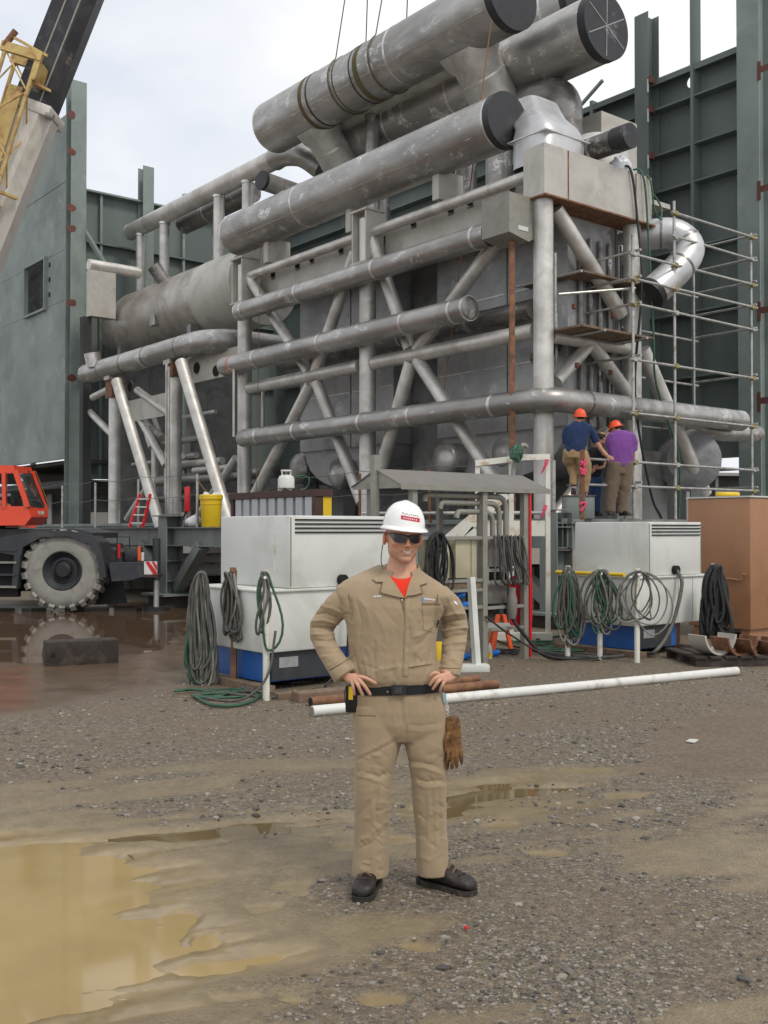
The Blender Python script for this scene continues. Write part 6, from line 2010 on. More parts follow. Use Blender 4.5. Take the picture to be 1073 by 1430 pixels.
# ------------------------------------------------------------------ people: shared modelling tools
def ring(c, ax, ay, n=28, e=2.3):
    """superellipse ring round c with half-axis vectors"""
    out = []
    for k in range(n):
        a = 2 * math.pi * k / n
        ca, sa = math.cos(a), math.sin(a)
        out.append(Vector(c) + Vector(ax) * (math.copysign(abs(ca) ** (2 / e), ca)) + Vector(ay) * (math.copysign(abs(sa) ** (2 / e), sa)))
    return out

def loft(rings):
    m = MB()
    n = len(rings[0])
    for r in rings:
        m.v.extend(r)
    for i in range(len(rings) - 1):
        for k in range(n):
            m.f.append((i * n + k, i * n + (k + 1) % n, (i + 1) * n + (k + 1) % n, (i + 1) * n + k))
    m.f.append(tuple(reversed(range(n))))
    m.f.append(tuple(range((len(rings) - 1) * n, len(rings) * n)))
    return m

def fuse(parts, voxel, smooth_it=4, smooth_f=0.5):
    """several closed shapes grown together into one continuous surface"""
    m = MB()
    for p in parts:
        m.add(p.v, p.f)
    me = m.mesh('fuse')
    o = bpy.data.objects.new('fuse', me)
    COL.objects.link(o)
    r = o.modifiers.new('r', 'REMESH')
    r.mode = 'VOXEL'
    r.voxel_size = voxel
    r.adaptivity = 0.0
    s = o.modifiers.new('s', 'SMOOTH')
    s.factor, s.iterations = smooth_f, smooth_it
    dg = bpy.context.evaluated_depsgraph_get()
    out = bpy.data.meshes.new_from_object(o.evaluated_get(dg))
    bpy.data.objects.remove(o)
    bpy.data.meshes.remove(me)
    out.polygons.foreach_set('use_smooth', [True] * len(out.polygons))
    return out

def get_co(me):
    a = np.empty(len(me.vertices) * 3, dtype=np.float64)
    me.vertices.foreach_get('co', a)
    return a.reshape(-1, 3)

def get_no(me):
    a = np.empty(len(me.vertices) * 3, dtype=np.float64)
    me.vertices.foreach_get('normal', a)
    return a.reshape(-1, 3)

def set_co(me, co):
    me.vertices.foreach_set('co', co.astype(np.float32).ravel())
    me.update()

def to_px(co):
    d = co - np.array(EYE[:])
    cp, sp = math.cos(PITCH), math.sin(PITCH)
    f = d[:, 1] * cp + d[:, 2] * sp
    upv = -d[:, 1] * sp + d[:, 2] * cp
    return 536.5 + FOCAL * d[:, 0] / f, 715.0 - FOCAL * upv / f

def seg_dist(u, v, pts):
    best = np.full(u.shape, 1e9)
    for (x0, y0), (x1, y1) in zip(pts[:-1], pts[1:]):
        ex, ey = x1 - x0, y1 - y0
        k = np.clip(((u - x0) * ex + (v - y0) * ey) / (ex * ex + ey * ey + 1e-9), 0, 1)
        fade = np.hypot(u - x0 - k * ex, v - y0 - k * ey)
        best = np.minimum(best, fade)
    return best

def creases(me, strokes, noise_amp, noise_scale=11.0, seed=3):
    """press folds into cloth: strokes are (points in the man's front view, height in metres, width in pixels)"""
    co, no = get_co(me), get_no(me)
    u, v = to_px(co)
    eye = np.array(EYE[:])
    tc = eye - co
    tc /= np.linalg.norm(tc, axis=1, keepdims=True)
    face = np.clip((no * tc).sum(1) * 3.0, 0, 1)
    disp = np.zeros(len(co))
    for pts, amp, w in strokes:
        d = seg_dist(u, v, pts)
        # a fold dies out towards its ends
        (x0, y0), (x1, y1) = pts[0], pts[-1]
        L = math.hypot(x1 - x0, y1 - y0) + 1e-6
        k = np.clip(((u - x0) * (x1 - x0) + (v - y0) * (y1 - y0)) / L ** 2, 0, 1)
        taper = np.clip(np.minimum(k, 1 - k) * 5 + 0.25, 0, 1)
        wob = 1 + 0.35 * fbm(u * 0.11, v * 0.11, 5, 2)
        disp += face * amp * 0.80 * np.exp(-(d * wob / (w * 0.8)) ** 1.25) * taper
    n = fbm(co[:, 0] * noise_scale + co[:, 1] * 6, co[:, 2] * noise_scale * 0.7, seed, 4)
    n2 = fbm(co[:, 0] * 5 + 40, co[:, 2] * 3.5 + co[:, 1] * 4, seed + 9, 3)
    disp += noise_amp * (n * 1.4 + n2 * 1.6)
    set_co(me, co + no * disp[:, None])

from mathutils.bvhtree import BVHTree

def bvh_of(me):
    return BVHTree.FromPolygons([v.co for v in me.vertices], [tuple(p.vertices) for p in me.polygons])

def stitch(bvh, poly, th, lift=0.0, step=3.0, fallback=None):
    """a flat piece of cloth (outline in the front view) laid on the surface under it, with its own thickness"""
    bm = bmesh.new()
    vs = [bm.verts.new((u, v, 0)) for u, v in poly]
    bm.faces.new(vs)
    bmesh.ops.triangulate(bm, faces=bm.faces[:])
    for _ in range(7):
        long_e = [e for e in bm.edges if e.calc_length() > step]
        if not long_e:
            break
        bmesh.ops.subdivide_edges(bm, edges=long_e, cuts=1)
        bmesh.ops.triangulate(bm, faces=bm.faces[:])
    bm.verts.index_update()
    lo, hi = [], []
    last = fallback
    for q in bm.verts:
        d = ray(q.co.x, q.co.y).normalized()
        hit = bvh.ray_cast(EYE, d)
        if hit[0] is None:
            near = bvh.find_nearest(EYE + d * (last if last else 5.0))
            dist = (near[0] - EYE).length
        else:
            dist = hit[3]
        last = dist
        lo.append(EYE + d * (dist - lift + 0.003))
        hi.append(EYE + d * (dist - lift - th))
    n = len(lo)
    fs = []
    for f in bm.faces:
        ix = [q.index for q in f.verts]
        fs.append(tuple(i + n for i in ix))
        fs.append(tuple(reversed(ix)))
    for e in bm.edges:
        if len(e.link_faces) == 1:
            a, b = e.verts[0].index, e.verts[1].index
            fs.append((a, b, b + n, a + n))
    bm.free()
    return MB().add(lo + hi, fs)

def fabric(name, base, var=0.12, weave=900.0, rough=0.85, bump_s=0.25, sheen=0.15):
    m, nt, b = mat_new(name)
    pos = position(nt)
    lo = tuple(c * (1 - var) for c in base)
    hi = tuple(c * (1 + var) for c in base)
    col = ramp(nt, noise(nt, pos, 9.0, 5.0, 0.6), 0.3, 0.7, lo, hi)
    col = mixc(nt, 0.25, col, ramp(nt, noise(nt, pos, weave * 0.4, 2.0), 0.3, 0.7, tuple(c * 0.75 for c in base), tuple(min(c * 1.2, 0.95) for c in base)))
    nt.links.new(col, b.inputs['Base Color'])
    b.inputs['Roughness'].default_value = rough
    b.inputs['Sheen Weight'].default_value = sheen
    b.inputs['Specular IOR Level'].default_value = 0.25
    h = mixc(nt, 0.62, noise(nt, pos, weave * 0.35, 2.0), noise(nt, pos, 22.0, 5.0, 0.6, 1.2))
    bump(nt, b, h, bump_s * 1.6, 0.006)
    return m

def skin_mat():
    m, nt, b = mat_new('skin')
    at = nt.nodes.new('ShaderNodeAttribute')
    at.attribute_name = 'tone'
    pos = position(nt)
    col = mixc(nt, 0.28, at.outputs['Color'], ramp(nt, noise(nt, pos, 70.0, 4.0, 0.7), 0.3, 0.7, (0.42, 0.21, 0.13), (0.68, 0.43, 0.32)))
    nt.links.new(col, b.inputs['Base Color'])
    b.inputs['Roughness'].default_value = 0.48
    b.inputs['Subsurface Weight'].default_value = 0.12
    b.inputs['Subsurface Radius'].default_value = (0.012, 0.004, 0.002)
    b.inputs['Subsurface Scale'].default_value = 1.0
    b.inputs['Specular IOR Level'].default_value = 0.4
    bump(nt, b, noise(nt, pos, 420.0, 2.0), 0.08, 0.002)
    return m

M['skin'] = skin_mat()
M['khaki'] = fabric('khaki_coverall', (0.33, 0.252, 0.160), 0.09)
M['khaki_dark'] = fabric('khaki_stitching', (0.17, 0.12, 0.065), 0.1)
M['tee'] = fabric('orange_shirt', (0.72, 0.035, 0.012), 0.06)
M['webbing'] = fabric('black_webbing', (0.012, 0.012, 0.013), 0.2, rough=0.6)
M['boot'] = surf('dark_leather_boot', (0.018, 0.013, 0.012), 0.48, 0, 0.3, 12, stain=(0.05, 0.038, 0.03), stain_amt=0.25, stain_scale=14, bump_s=0.3, bump_scale=90)
M['sole'] = surf('boot_sole', (0.022, 0.020, 0.018), 0.8, 0, 0.3, 20, stain=(0.075, 0.058, 0.040), stain_amt=0.4, stain_scale=18)
M['hat_white'] = surf('white_hat_shell', (0.82, 0.82, 0.80), 0.22, 0, 0.02, 8, coat=0.4)
M['lens'] = plain('dark_lens', (0.006, 0.006, 0.008), 0.08, 0, 0.1, 8)
M['glasses_frame'] = plain('brown_frame', (0.03, 0.014, 0.010), 0.25)
M['leather'] = surf('tan_leather_glove', (0.165, 0.078, 0.020), 0.7, 0, 0.35, 28, stain=(0.05, 0.022, 0.010), stain_amt=0.5, stain_scale=22, bump_s=0.5, bump_scale=60)
M['embroider'] = plain('white_thread', (0.72, 0.74, 0.80), 0.8)
M['embroider_blue'] = plain('blue_thread', (0.10, 0.22, 0.55), 0.8)
M['hat_red'] = plain('red_sticker', (0.52, 0.03, 0.05), 0.4)
M['hat_ink'] = plain('dark_sticker_print', (0.05, 0.05, 0.055), 0.5)
M['cord'] = plain('teal_cord', (0.06, 0.16, 0.17), 0.6)
M['navy'] = fabric('navy_shirt', (0.014, 0.030, 0.088), 0.15)
M['purple'] = fabric('purple_shirt', (0.185, 0.062, 0.27), 0.12)
M['black_cloth'] = fabric('black_shirt', (0.012, 0.012, 0.014), 0.2)
M['jeans'] = fabric('blue_jeans', (0.028, 0.062, 0.15), 0.25)
M['khaki_w'] = fabric('tan_trousers', (0.30, 0.20, 0.105), 0.12)
M['taupe'] = fabric('taupe_trousers', (0.155, 0.118, 0.082), 0.12)
M['hair_dark'] = plain('dark_hair', (0.012, 0.010, 0.009), 0.7)
SKIN = (0.58, 0.30, 0.19)

def tone_attr(me, cols):
    ca = me.color_attributes.new('tone', 'FLOAT_COLOR', 'POINT')
    c4 = np.concatenate([cols, np.ones((len(cols), 1))], 1).astype(np.float32)
    ca.data.foreach_set('color', c4.ravel())

# ------------------------------------------------------------------ head as a sculpted surface
def s_ell(p, c, r):
    q = (p - np.array(c)) / np.array(r)
    k0 = np.sqrt((q * q).sum(-1))
    k1 = np.sqrt(((q / np.array(r)) ** 2).sum(-1)) + 1e-9
    return k0 * (k0 - 1.0) / k1

def s_caps(p, a, b, r0, r1):
    a, b = np.array(a), np.array(b)
    ab = b - a
    k = np.clip(((p - a) @ ab) / (ab @ ab), 0, 1)
    return np.linalg.norm(p - a - k[..., None] * ab, axis=-1) - (r0 + (r1 - r0) * k)

def smin(a, b, k):
    h = np.clip(0.5 + 0.5 * (b - a) / k, 0, 1)
    return b * (1 - h) + a * h - k * h * (1 - h)

def face_sdf(p):
    """x to the picture's right, y forward, z up; origin between the eyes' level and the ears"""
    d = s_ell(p, (0, -0.012, 0.030), (0.0790, 0.099, 0.098))                       # skull
    d = smin(d, s_ell(p, (0, 0.024, -0.045), (0.0605, 0.064, 0.070)), 0.035)         # jaw block
    d = smin(d, s_ell(p, (0, 0.068, -0.104), (0.024, 0.020, 0.017)), 0.030)         # chin
    d = smin(d, s_ell(p, (0, 0.080, 0.022), (0.046, 0.014, 0.010)), 0.02)           # brow
    for s in (-1, 1):
        d = smin(d, s_ell(p, (0.042 * s, 0.060, -0.026), (0.024, 0.024, 0.017)), 0.020)   # cheekbones
        d = smin(d, s_ell(p, (0.053 * s, -0.005, -0.068), (0.008, 0.03, 0.022)), 0.035)    # jaw angle
        d = smin(d, s_ell(p, (0.0125 * s, 0.094, -0.040), (0.0085, 0.010, 0.0075)), 0.007)  # nostril wings
    d = smin(d, s_caps(p, (0, 0.086, 0.012), (0, 0.108, -0.034), 0.0085, 0.0105), 0.012)    # nose
    d = smin(d, s_ell(p, (0, 0.084, -0.061), (0.025, 0.012, 0.0050)), 0.008)        # upper lip
    d = smin(d, s_ell(p, (0, 0.083, -0.0775), (0.022, 0.012, 0.0060)), 0.008)       # lower lip
    groove = np.minimum(s_caps(p, (-0.013, 0.094, -0.0695), (0.013, 0.094, -0.0695), 0.0046, 0.0046),            # parted, smiling lips
                        np.minimum(s_caps(p, (0.012, 0.093, -0.0695), (0.0285, 0.083, -0.0645), 0.0036, 0.0012), s_caps(p, (-0.012, 0.093, -0.0695), (-0.0285, 0.083, -0.0645), 0.0036, 0.0012)))
    d = np.maximum(d, -groove)
    for s in (-1, 1):
        eye = s_ell(p, (0.031 * s, 0.096, 0.002), (0.017, 0.014, 0.010))
        d = -smin(-d, eye, 0.012)
        lab = s_caps(p, (0.022 * s, 0.094, -0.045), (0.039 * s, 0.076, -0.072), 0.0034, 0.0026)   # smile fold
        d = -smin(-d, lab, 0.006)
    return d

def head_mesh(frame, sdf=face_sdf, nt_=110, np_=150):
    th = np.linspace(0.02, math.pi - 0.02, nt_)
    ph = np.linspace(0, 2 * math.pi, np_, endpoint=False)
    T, P = np.meshgrid(th, ph, indexing='ij')
    c = np.array((0, 0.012, -0.02))
    dirs = np.stack([np.sin(T) * np.sin(P), np.sin(T) * np.cos(P), np.cos(T)], -1)
    rs = np.linspace(0.02, 0.20, 180)
    best = np.full(T.shape, 0.03)
    prev = None
    for r in rs:
        v = sdf(c + dirs * r)
        ins = v < 0
        best = np.where(ins, r, best)
    lo, hi = best, best + (rs[1] - rs[0])
    for _ in range(12):
        mid = (lo + hi) / 2
        ins = sdf(c + dirs * mid[..., None]) < 0
        lo = np.where(ins, mid, lo)
        hi = np.where(ins, hi, mid)
    pts = c + dirs * lo[..., None]
    m = MB()
    flat = pts.reshape(-1, 3)
    m.v = [frame @ Vector(q) for q in flat]
    n = np_
    for i in range(nt_ - 1):
        for k in range(n):
            m.f.append((i * n + k, i * n + (k + 1) % n, (i + 1) * n + (k + 1) % n, (i + 1) * n + k))
    m.f.append(tuple(range(n)))
    m.f.append(tuple(reversed(range((nt_ - 1) * n, nt_ * n))))
    return m

def head_frame(origin, yaw, roll, nod):
    """face looks towards -Y; yaw turns it to the picture's right"""
    base = Matrix(((1, 0, 0), (0, -1, 0), (0, 0, 1))).to_4x4()     # local y forward becomes world -Y
    R = Matrix.Rotation(roll, 4, 'Y') @ Matrix.Rotation(yaw, 4, 'Z') @ Matrix.Rotation(nod, 4, 'X')
    return Matrix.Translation(origin) @ R @ base

def finger(pts, r0, r1, n=12):
    pts = spline([Vector(p) for p in pts], 5)
    m = len(pts)
    rs = [r0 + (r1 - r0) * i / (m - 1) for i in range(m)]
    rs[-1] = r1 * 0.6
    e = (pts[-1] - pts[-2]).normalized()
    return MB().tube(pts + [pts[-1] + e * r1 * 0.5], rs + [r1 * 0.15], n)

def hat_shell(frame, a, b, h, brim, visor, n=56):
    """hard hat: shell with a rounded ridge, brim all round and a longer peak in front; local y is forward, z = 0 at the rim"""
    m = MB()
    rows = 16
    for i in range(rows + 1):
        s = i / rows
        zz = h * math.sin(s * math.pi / 2)
        k = max(math.cos(s * math.pi / 2), 0.0) ** 0.80
        for j in range(n):
            ph = 2 * math.pi * j / n
            x, y = math.sin(ph), math.cos(ph)
            ridge = 0.006 * math.exp(-(x * k / 0.16) ** 2) * s
            m.v.append(Vector((a * k * x, b * k * y, zz + ridge)))
    for i in range(rows):
        for j in range(n):
            m.f.append((i * n + j, i * n + (j + 1) % n, (i + 1) * n + (j + 1) % n, (i + 1) * n + j))
    m.f.append(tuple(range(rows * n, rows * n + n)))
    m.v = [frame @ q for q in m.v]
    br = MB()
    prof = [(0.0, 0.004), (0.5, -0.001), (1.0, -0.008), (1.03, -0.012), (0.98, -0.014), (0.5, -0.008), (-0.06, -0.004), (-0.06, 0.002)]
    for (s, z) in prof:
        for j in range(n):
            ph = 2 * math.pi * j / n
            x, y = math.sin(ph), math.cos(ph)
            ext = brim + visor * max(y, 0) ** 3
            rr = 1.0
            drop = 0.006 * max(y, 0) ** 2 * s
            br.v.append(Vector(((a + ext * s) * x, (b + ext * s) * y, z - drop)))
    np2 = len(prof)
    for i in range(np2):
        for j in range(n):
            i2 = (i + 1) % np2
            br.f.append((i * n + j, i * n + (j + 1) % n, i2 * n + (j + 1) % n, i2 * n + j))
    br.v = [frame @ q for q in br.v]
    return m, br

# ------------------------------------------------------------------ the man in front
def the_man():
    Y = 5.0
    P = lambda u, v, dy=0.0: pix(u, v, Y + dy)
    px = Y / FOCAL                                                   # metres per pixel at the man
    root = thing('person', 'man in khaki coveralls, white hard hat and sunglasses, hands on hips', 'person', (P(560, 1200).x, Y, 0))
    X, D = Vector((1, 0, 0)), Vector((0, 1, 0))
    def hr(u, v, hw, hd, dy=0.0, e=2.4, tilt=0.0, yaw=0.10):
        ax = Vector((math.cos(yaw), -math.sin(yaw), tilt)) * (hw * px)
        ay = Vector((math.sin(yaw), math.cos(yaw), 0)) * hd
        return ring(P(u, v, dy), ax, ay, 32, e)
    torso = loft([hr(552, 788, 24, .030, .052), hr(551, 793, 34, .040, .047), hr(549, 800, 46, .054, .036), hr(547.5, 806, 57, .072, .022), hr(546.5, 812, 67, .088, .014), hr(547, 820, 77, .100, .01), hr(548, 831, 83, .110, .006),
                  hr(549, 846, 76, .122, 0), hr(548.5, 858, 69, .126, 0), hr(548, 870, 65, .128, 0), hr(548, 895, 62, .128, 0), hr(549, 918, 62, .130, 0), hr(551, 936, 64, .134, 0), hr(553, 947, 64, .130, 0),
                  hr(555, 956, 60.5, .118, 0), hr(556, 964, 60.5, .117, 0), hr(558, 974, 64, .122, 0), hr(560, 990, 66.5, .126, 0), hr(561, 1008, 66.5, .124, 0), hr(562, 1022, 64, .115, 0), hr(562, 1032, 58, .10, 0)])
    lleg = loft([hr(530, 985, 34, .105, 0), hr(530, 1010, 34.5, .108, -.005), hr(529, 1035, 33.0, .106, -.008), hr(525.5, 1060, 29.5, .10, -.012), hr(522.5, 1090, 26.5, .094, -.016), hr(520.5, 1125, 25.0, .088, -.012),
                 hr(519, 1160, 24.5, .084, -.004), hr(518.5, 1190, 25, .086, 0), hr(518.5, 1212, 25.5, .090, 0), hr(518.5, 1221, 25.2, .090, 0, tilt=-0.02)])
    rleg = loft([hr(594, 985, 33, .105, 0), hr(594.5, 1010, 33, .108, -.005), hr(595.5, 1035, 31.5, .105, -.008), hr(598, 1060, 28, .098, -.010), hr(599.5, 1090, 25.5, .092, -.008), hr(600, 1125, 23.8, .086, 0),
                 hr(602, 1160, 22.2, .082, .01), hr(604, 1190, 22.5, .084, .012), hr(605.5, 1210, 23, .086, .012), hr(606, 1219, 23, .086, .012, tilt=0.02)])
    def sleeve(path):
        pts = [P(u, v, dy) for u, v, dy, r in path]
        rs = [r * px for *_, r in path]
        rr = []
        for i, p in enumerate(pts):
            d = (pts[min(i + 1, len(pts) - 1)] - pts[max(i - 1, 0)]).normalized()
            s = d.cross(D)
            s.normalize()
            q = d.cross(s)
            rr.append(ring(p, s * rs[i], q * rs[i] * 0.92, 24, 2.1))
        return loft(rr)
    LA = [(502, 832, .01, 18), (486, 836, .015, 19.5), (470.5, 848, .03, 18.4), (458, 862, .05, 17.4), (449.5, 876, .058, 17.8), (449.5, 888, .05, 17.8), (457, 905, .015, 16.8), (467.5, 922, -.025, 16.4), (478, 937.5, -.058, 16.0), (482.5, 944, -.066, 15.8)]
    RA = [(600, 831, .01, 18), (615, 835, .02, 19.2), (627, 848, .04, 18.6), (633.5, 862, .06, 17.8), (635.5, 876, .07, 18.0), (635, 892, .055, 17.4), (632.5, 909, .02, 16.4), (630.5, 925, -.02, 15.4), (628.5, 938.5, -.05, 14.8), (628, 944, -.056, 14.6)]
    cov = fuse([torso, lleg, rleg, sleeve(LA), sleeve(RA)], 0.0055, 3, 0.5)
    S = []
    g = lambda pts, a, w: S.append((pts, a, w))
    # front fly and its overlap
    g([(566, 834), (565.5, 870), (564, 905), (562, 944)], -.006, 1.2); g([(569, 838), (568, 880), (566, 942)], .004, 2.6)
    # chest and armpits
    g([(489, 834), (491, 852), (489, 872)], -.012, 3.0); g([(497, 838), (505, 866), (503, 890)], -.006, 3.5); g([(500, 832), (512, 850), (516, 872)], .006, 4)
    g([(610, 834), (609, 858), (607, 884)], -.013, 3.0); g([(603, 880), (592, 895), (580, 902)], -.007, 2.5); g([(605, 872), (590, 886), (576, 890)], .007, 3)
    g([(582, 850), (592, 860), (603, 862)], -.003, 2.5); g([(520, 850), (535, 875), (540, 905)], .005, 5); g([(530, 842), (552, 872), (556, 905)], -.004, 5)
    # blousing above the belt
    for x0, y0, x1, y1, a in ((503, 947, 492, 905, -.009), (515, 948, 509, 918, .007), (525, 948, 522, 905, -.006), (538, 949, 544, 915, .006), (548, 950, 550, 922, -.008), (556, 950, 556, 925, .006),
                              (574, 949, 580, 915, -.007), (583, 948, 590, 912, .006), (592, 947, 603, 905, -.008), (520, 938, 560, 930, .005), (560, 934, 600, 926, .005), (500, 925, 540, 940, -.004)):
        g([(x0, y0), (x1, y1)], a, 2.6)
    mark_arm0 = len(S)
    # left sleeve: bunching at the bend
    for pts, a, w in (([(434, 858), (455, 856), (478, 866)], -.010, 2.8), ([(432, 868), (452, 866), (480, 873)], .010, 3.2), ([(430, 876), (455, 877), (480, 881)], -.012, 2.6), ([(433, 886), (458, 886), (479, 885)], .011, 3.0),
                      ([(436, 894), (460, 895), (482, 888)], -.010, 2.8), ([(446, 846), (465, 850), (484, 860)], .008, 4), ([(440, 902), (463, 903), (487, 900)], .006, 3), ([(447, 914), (470, 912), (490, 905)], -.005, 3),
                      ([(455, 930), (475, 922), (494, 918)], .004, 3.4), ([(468, 822), (476, 846), (470, 866)], -.005, 4), ([(458, 940), (470, 931), (498, 922)], -.004, 1.6)):
        g(pts, a, w)
    for pts, a, w in (([(614, 862), (635, 856), (652, 858)], .010, 3.2), ([(613, 872), (634, 867), (655, 866)], -.012, 2.8), ([(613, 884), (634, 878), (656, 876)], .012, 3.2), ([(613, 893), (635, 888), (656, 886)], -.012, 2.8),
                      ([(613, 902), (634, 898), (654, 896)], .009, 3), ([(612, 914), (632, 908), (650, 910)], -.006, 3), ([(612, 926), (630, 920), (646, 924)], .005, 3.2), ([(622, 828), (632, 848), (640, 862)], .006, 4), ([(616, 836), (622, 852), (618, 868)], -.007, 3)):
        g(pts, a, w)
    S[mark_arm0:] = [(p_, a_ * 1.15, w_ * 0.75) for p_, a_, w_ in S[mark_arm0:]]
    # hips, pockets and fly
    mark_leg0 = len(S)
    g([(561, 972), (560, 990), (563, 1012)], -.008, 1.6); g([(567, 974), (567, 1000), (572, 1020)], .004, 3); g([(553, 972), (550, 1000), (556, 1030)], .005, 4)
    g([(500, 976), (502, 998)], -.003, 1.4); g([(498, 999), (524, 1000)], -.004, 1.3); g([(611, 974), (600, 982), (590, 978)], -.004, 1.6)
    # legs
    for pts, a, w in (([(499, 1062), (525, 1050), (556, 1034)], -.007, 2.8), ([(499, 1056), (526, 1044), (556, 1026)], .006, 3.5), ([(498, 1077), (514, 1079), (531, 1086), (545, 1076)], -.010, 2.6), ([(499, 1084), (516, 1087), (532, 1093)], .008, 3),
                      ([(541, 1040), (536, 1070), (530, 1092)], -.006, 3), ([(528, 1092), (525, 1120), (526, 1148), (538, 1156)], -.009, 2.6), ([(520, 1096), (518, 1125), (512, 1150)], .007, 4), ([(498, 1142), (514, 1124), (529, 1104)], -.006, 3.5),
                      ([(500, 1186), (520, 1178), (542, 1154)], -.006, 3), ([(498, 1176), (516, 1168), (536, 1150)], .006, 3.5), ([(521, 1120), (522, 1165), (520, 1214)], .006, 2.2), ([(499, 1205), (518, 1200), (540, 1190)], -.004, 3),
                      ([(566, 1013), (590, 1014), (612, 1011)], -.006, 2.4), ([(567, 1020), (592, 1022), (618, 1018)], .005, 3), ([(567, 1062), (590, 1064), (618, 1073)], -.008, 2.6), ([(568, 1070), (592, 1072), (620, 1082)], .009, 3.2),
                      ([(572, 1084), (596, 1092), (622, 1090)], -.009, 2.8), ([(574, 1094), (597, 1100), (622, 1098)], .006, 3), ([(598, 1100), (599, 1140), (597, 1178)], .007, 2.2), ([(604, 1102), (606, 1150), (606, 1188)], -.006, 2.4),
                      ([(613, 1100), (615, 1150), (617, 1185), (612, 1214)], -.007, 2.4), ([(618, 1110), (620, 1150), (624, 1190)], .005, 2.6), ([(586, 1160), (600, 1176), (612, 1186)], -.005, 3), ([(584, 1195), (600, 1202), (618, 1192)], .005, 3),
                      ([(575, 1040), (573, 1062), (578, 1080)], .006, 3.5)):
        g(pts, a, w)
    S[mark_leg0:] = [(p_, a_ * 0.72, w_ * 1.05) for p_, a_, w_ in S[mark_leg0:]]
    rf = random.Random(12)                                      # small random puckers everywhere the cloth hangs
    for _ in range(150):
        u0, v0 = rf.choice(((rf.uniform(435, 485), rf.uniform(840, 935)), (rf.uniform(612, 654), rf.uniform(840, 935)), (rf.uniform(498, 545), rf.uniform(1040, 1215)), (rf.uniform(578, 624), rf.uniform(1040, 1215)), (rf.uniform(492, 606), rf.uniform(850, 945))))
        an, ln = rf.uniform(-0.7, 0.7) + (0.0 if v0 < 945 else 0.3), rf.uniform(6, 20)
        if 490 < u0 < 607 and v0 < 945:
            an = rf.uniform(0.9, 2.2)
        S.append(([(u0, v0), (u0 + ln * math.cos(an) * 0.5, v0 + ln * math.sin(an) * 0.5 + rf.uniform(-2, 2)), (u0 + ln * math.cos(an), v0 + ln * math.sin(an))], rf.choice((-1, 1)) * rf.uniform(.002, .0055), rf.uniform(1.5, 3.0)))
    creases(cov, S, 0.0062, 13.0)
    cov.calc_loop_triangles()
    bv = bvh_of(cov)
    o = link_mesh('coverall', cov, M['khaki'], root)
    o.matrix_parent_inverse = Matrix.Translation(-root.location)
    def part(name, mb, mat, parent=root, smooth=40, label=None):
        return mb.build(name, mat, parent, smooth, label)
    cv = o

    # ---- body: head, neck, shoulders, arms and hands grown together
    hf = head_frame(P(563, 749.5, -.015), math.radians(13), math.radians(2.5), math.radians(2))
    head = head_mesh(hf)
    ears = []
    for s in (-1, 1):
        e = MB()
        rows, n = 10, 18
        for i in range(rows + 1):
            th = math.pi * i / rows
            for k in range(n):
                ph = 2 * math.pi * k / n
                q = Vector((0.006 * math.sin(th) * math.cos(ph), 0.019 * math.sin(th) * math.sin(ph), 0.033 * math.cos(th)))
                q = Matrix.Rotation(math.radians(-28 * s), 3, 'Z') @ q
                e.v.append(hf @ (q + Vector((0.0825 * s, -0.018, -0.012))))
        for i in range(rows):
            for k in range(n):
                e.f.append((i * n + k, i * n + (k + 1) % n, (i + 1) * n + (k + 1) % n, (i + 1) * n + k))
        ears.append(e)
        rim = [hf @ (Matrix.Rotation(math.radians(-28 * s), 3, 'Z') @ Vector((0.004 * s, 0.017 * math.cos(a), 0.031 * math.sin(a))) + Vector((0.0835 * s, -0.018, -0.012))) for a in np.linspace(-1.2, 4.0, 16)]
        ears.append(MB().tube(rim, 0.0038, 8))
    neck = loft([ring(P(563, 772, .035), X * .060, D * .058, 24, 2), ring(P(561.5, 785, .03), X * .068, D * .062, 24, 2), ring(P(560.5, 796, .02), X * .076, D * .062, 24, 2), ring(P(560, 806, .01), X * .088, D * .062, 24, 2.2), ring(P(559, 818, .0), X * .12, D * .07, 24, 2.2), ring(P(556, 850, .0), X * .14, D * .075, 24, 2.2), ring(P(552, 905, .0), X * .13, D * .075, 24, 2.2)])
    core = [neck]
    for path, sh in ((LA, (520, 830)), (RA, (590, 830))):
        pts = [P(*sh, 0.0)] + [P(u, v, dy) for u, v, dy, r in path]
        core.append(MB().tube(pts, [0.04] * 3 + [0.036] * (len(pts) - 3), 14))
    # hands: back of hand, four fingers and the thumb tucked behind the hip
    def hand(wr, kn, fingers, thumb, w0, w1, th):
        out = []
        wr = Vector(wr)
        k0, k1 = Vector(kn[0]), Vector(kn[1])
        mid = (k0 + k1) / 2
        d = (mid - wr).normalized()
        across = (k1 - k0).normalized()
        nrm = d.cross(across).normalized()
        rr = []
        for s, w in ((-0.25, w0 * 0.9), (0.0, w0), (0.3, (w0 + w1) / 2 * 1.02), (0.7, w1), (1.0, w1 * 0.97), (1.12, w1 * 0.8)):
            rr.append(ring(wr.lerp(mid, s), across * w, nrm * th * (1.0 - 0.12 * s), 20, 2.6))
        out.append(loft(rr))
        for i, (pts, r0, r1) in enumerate(fingers):
            out.append(finger(pts, r0, r1))
        out.append(finger(*thumb))
        return out
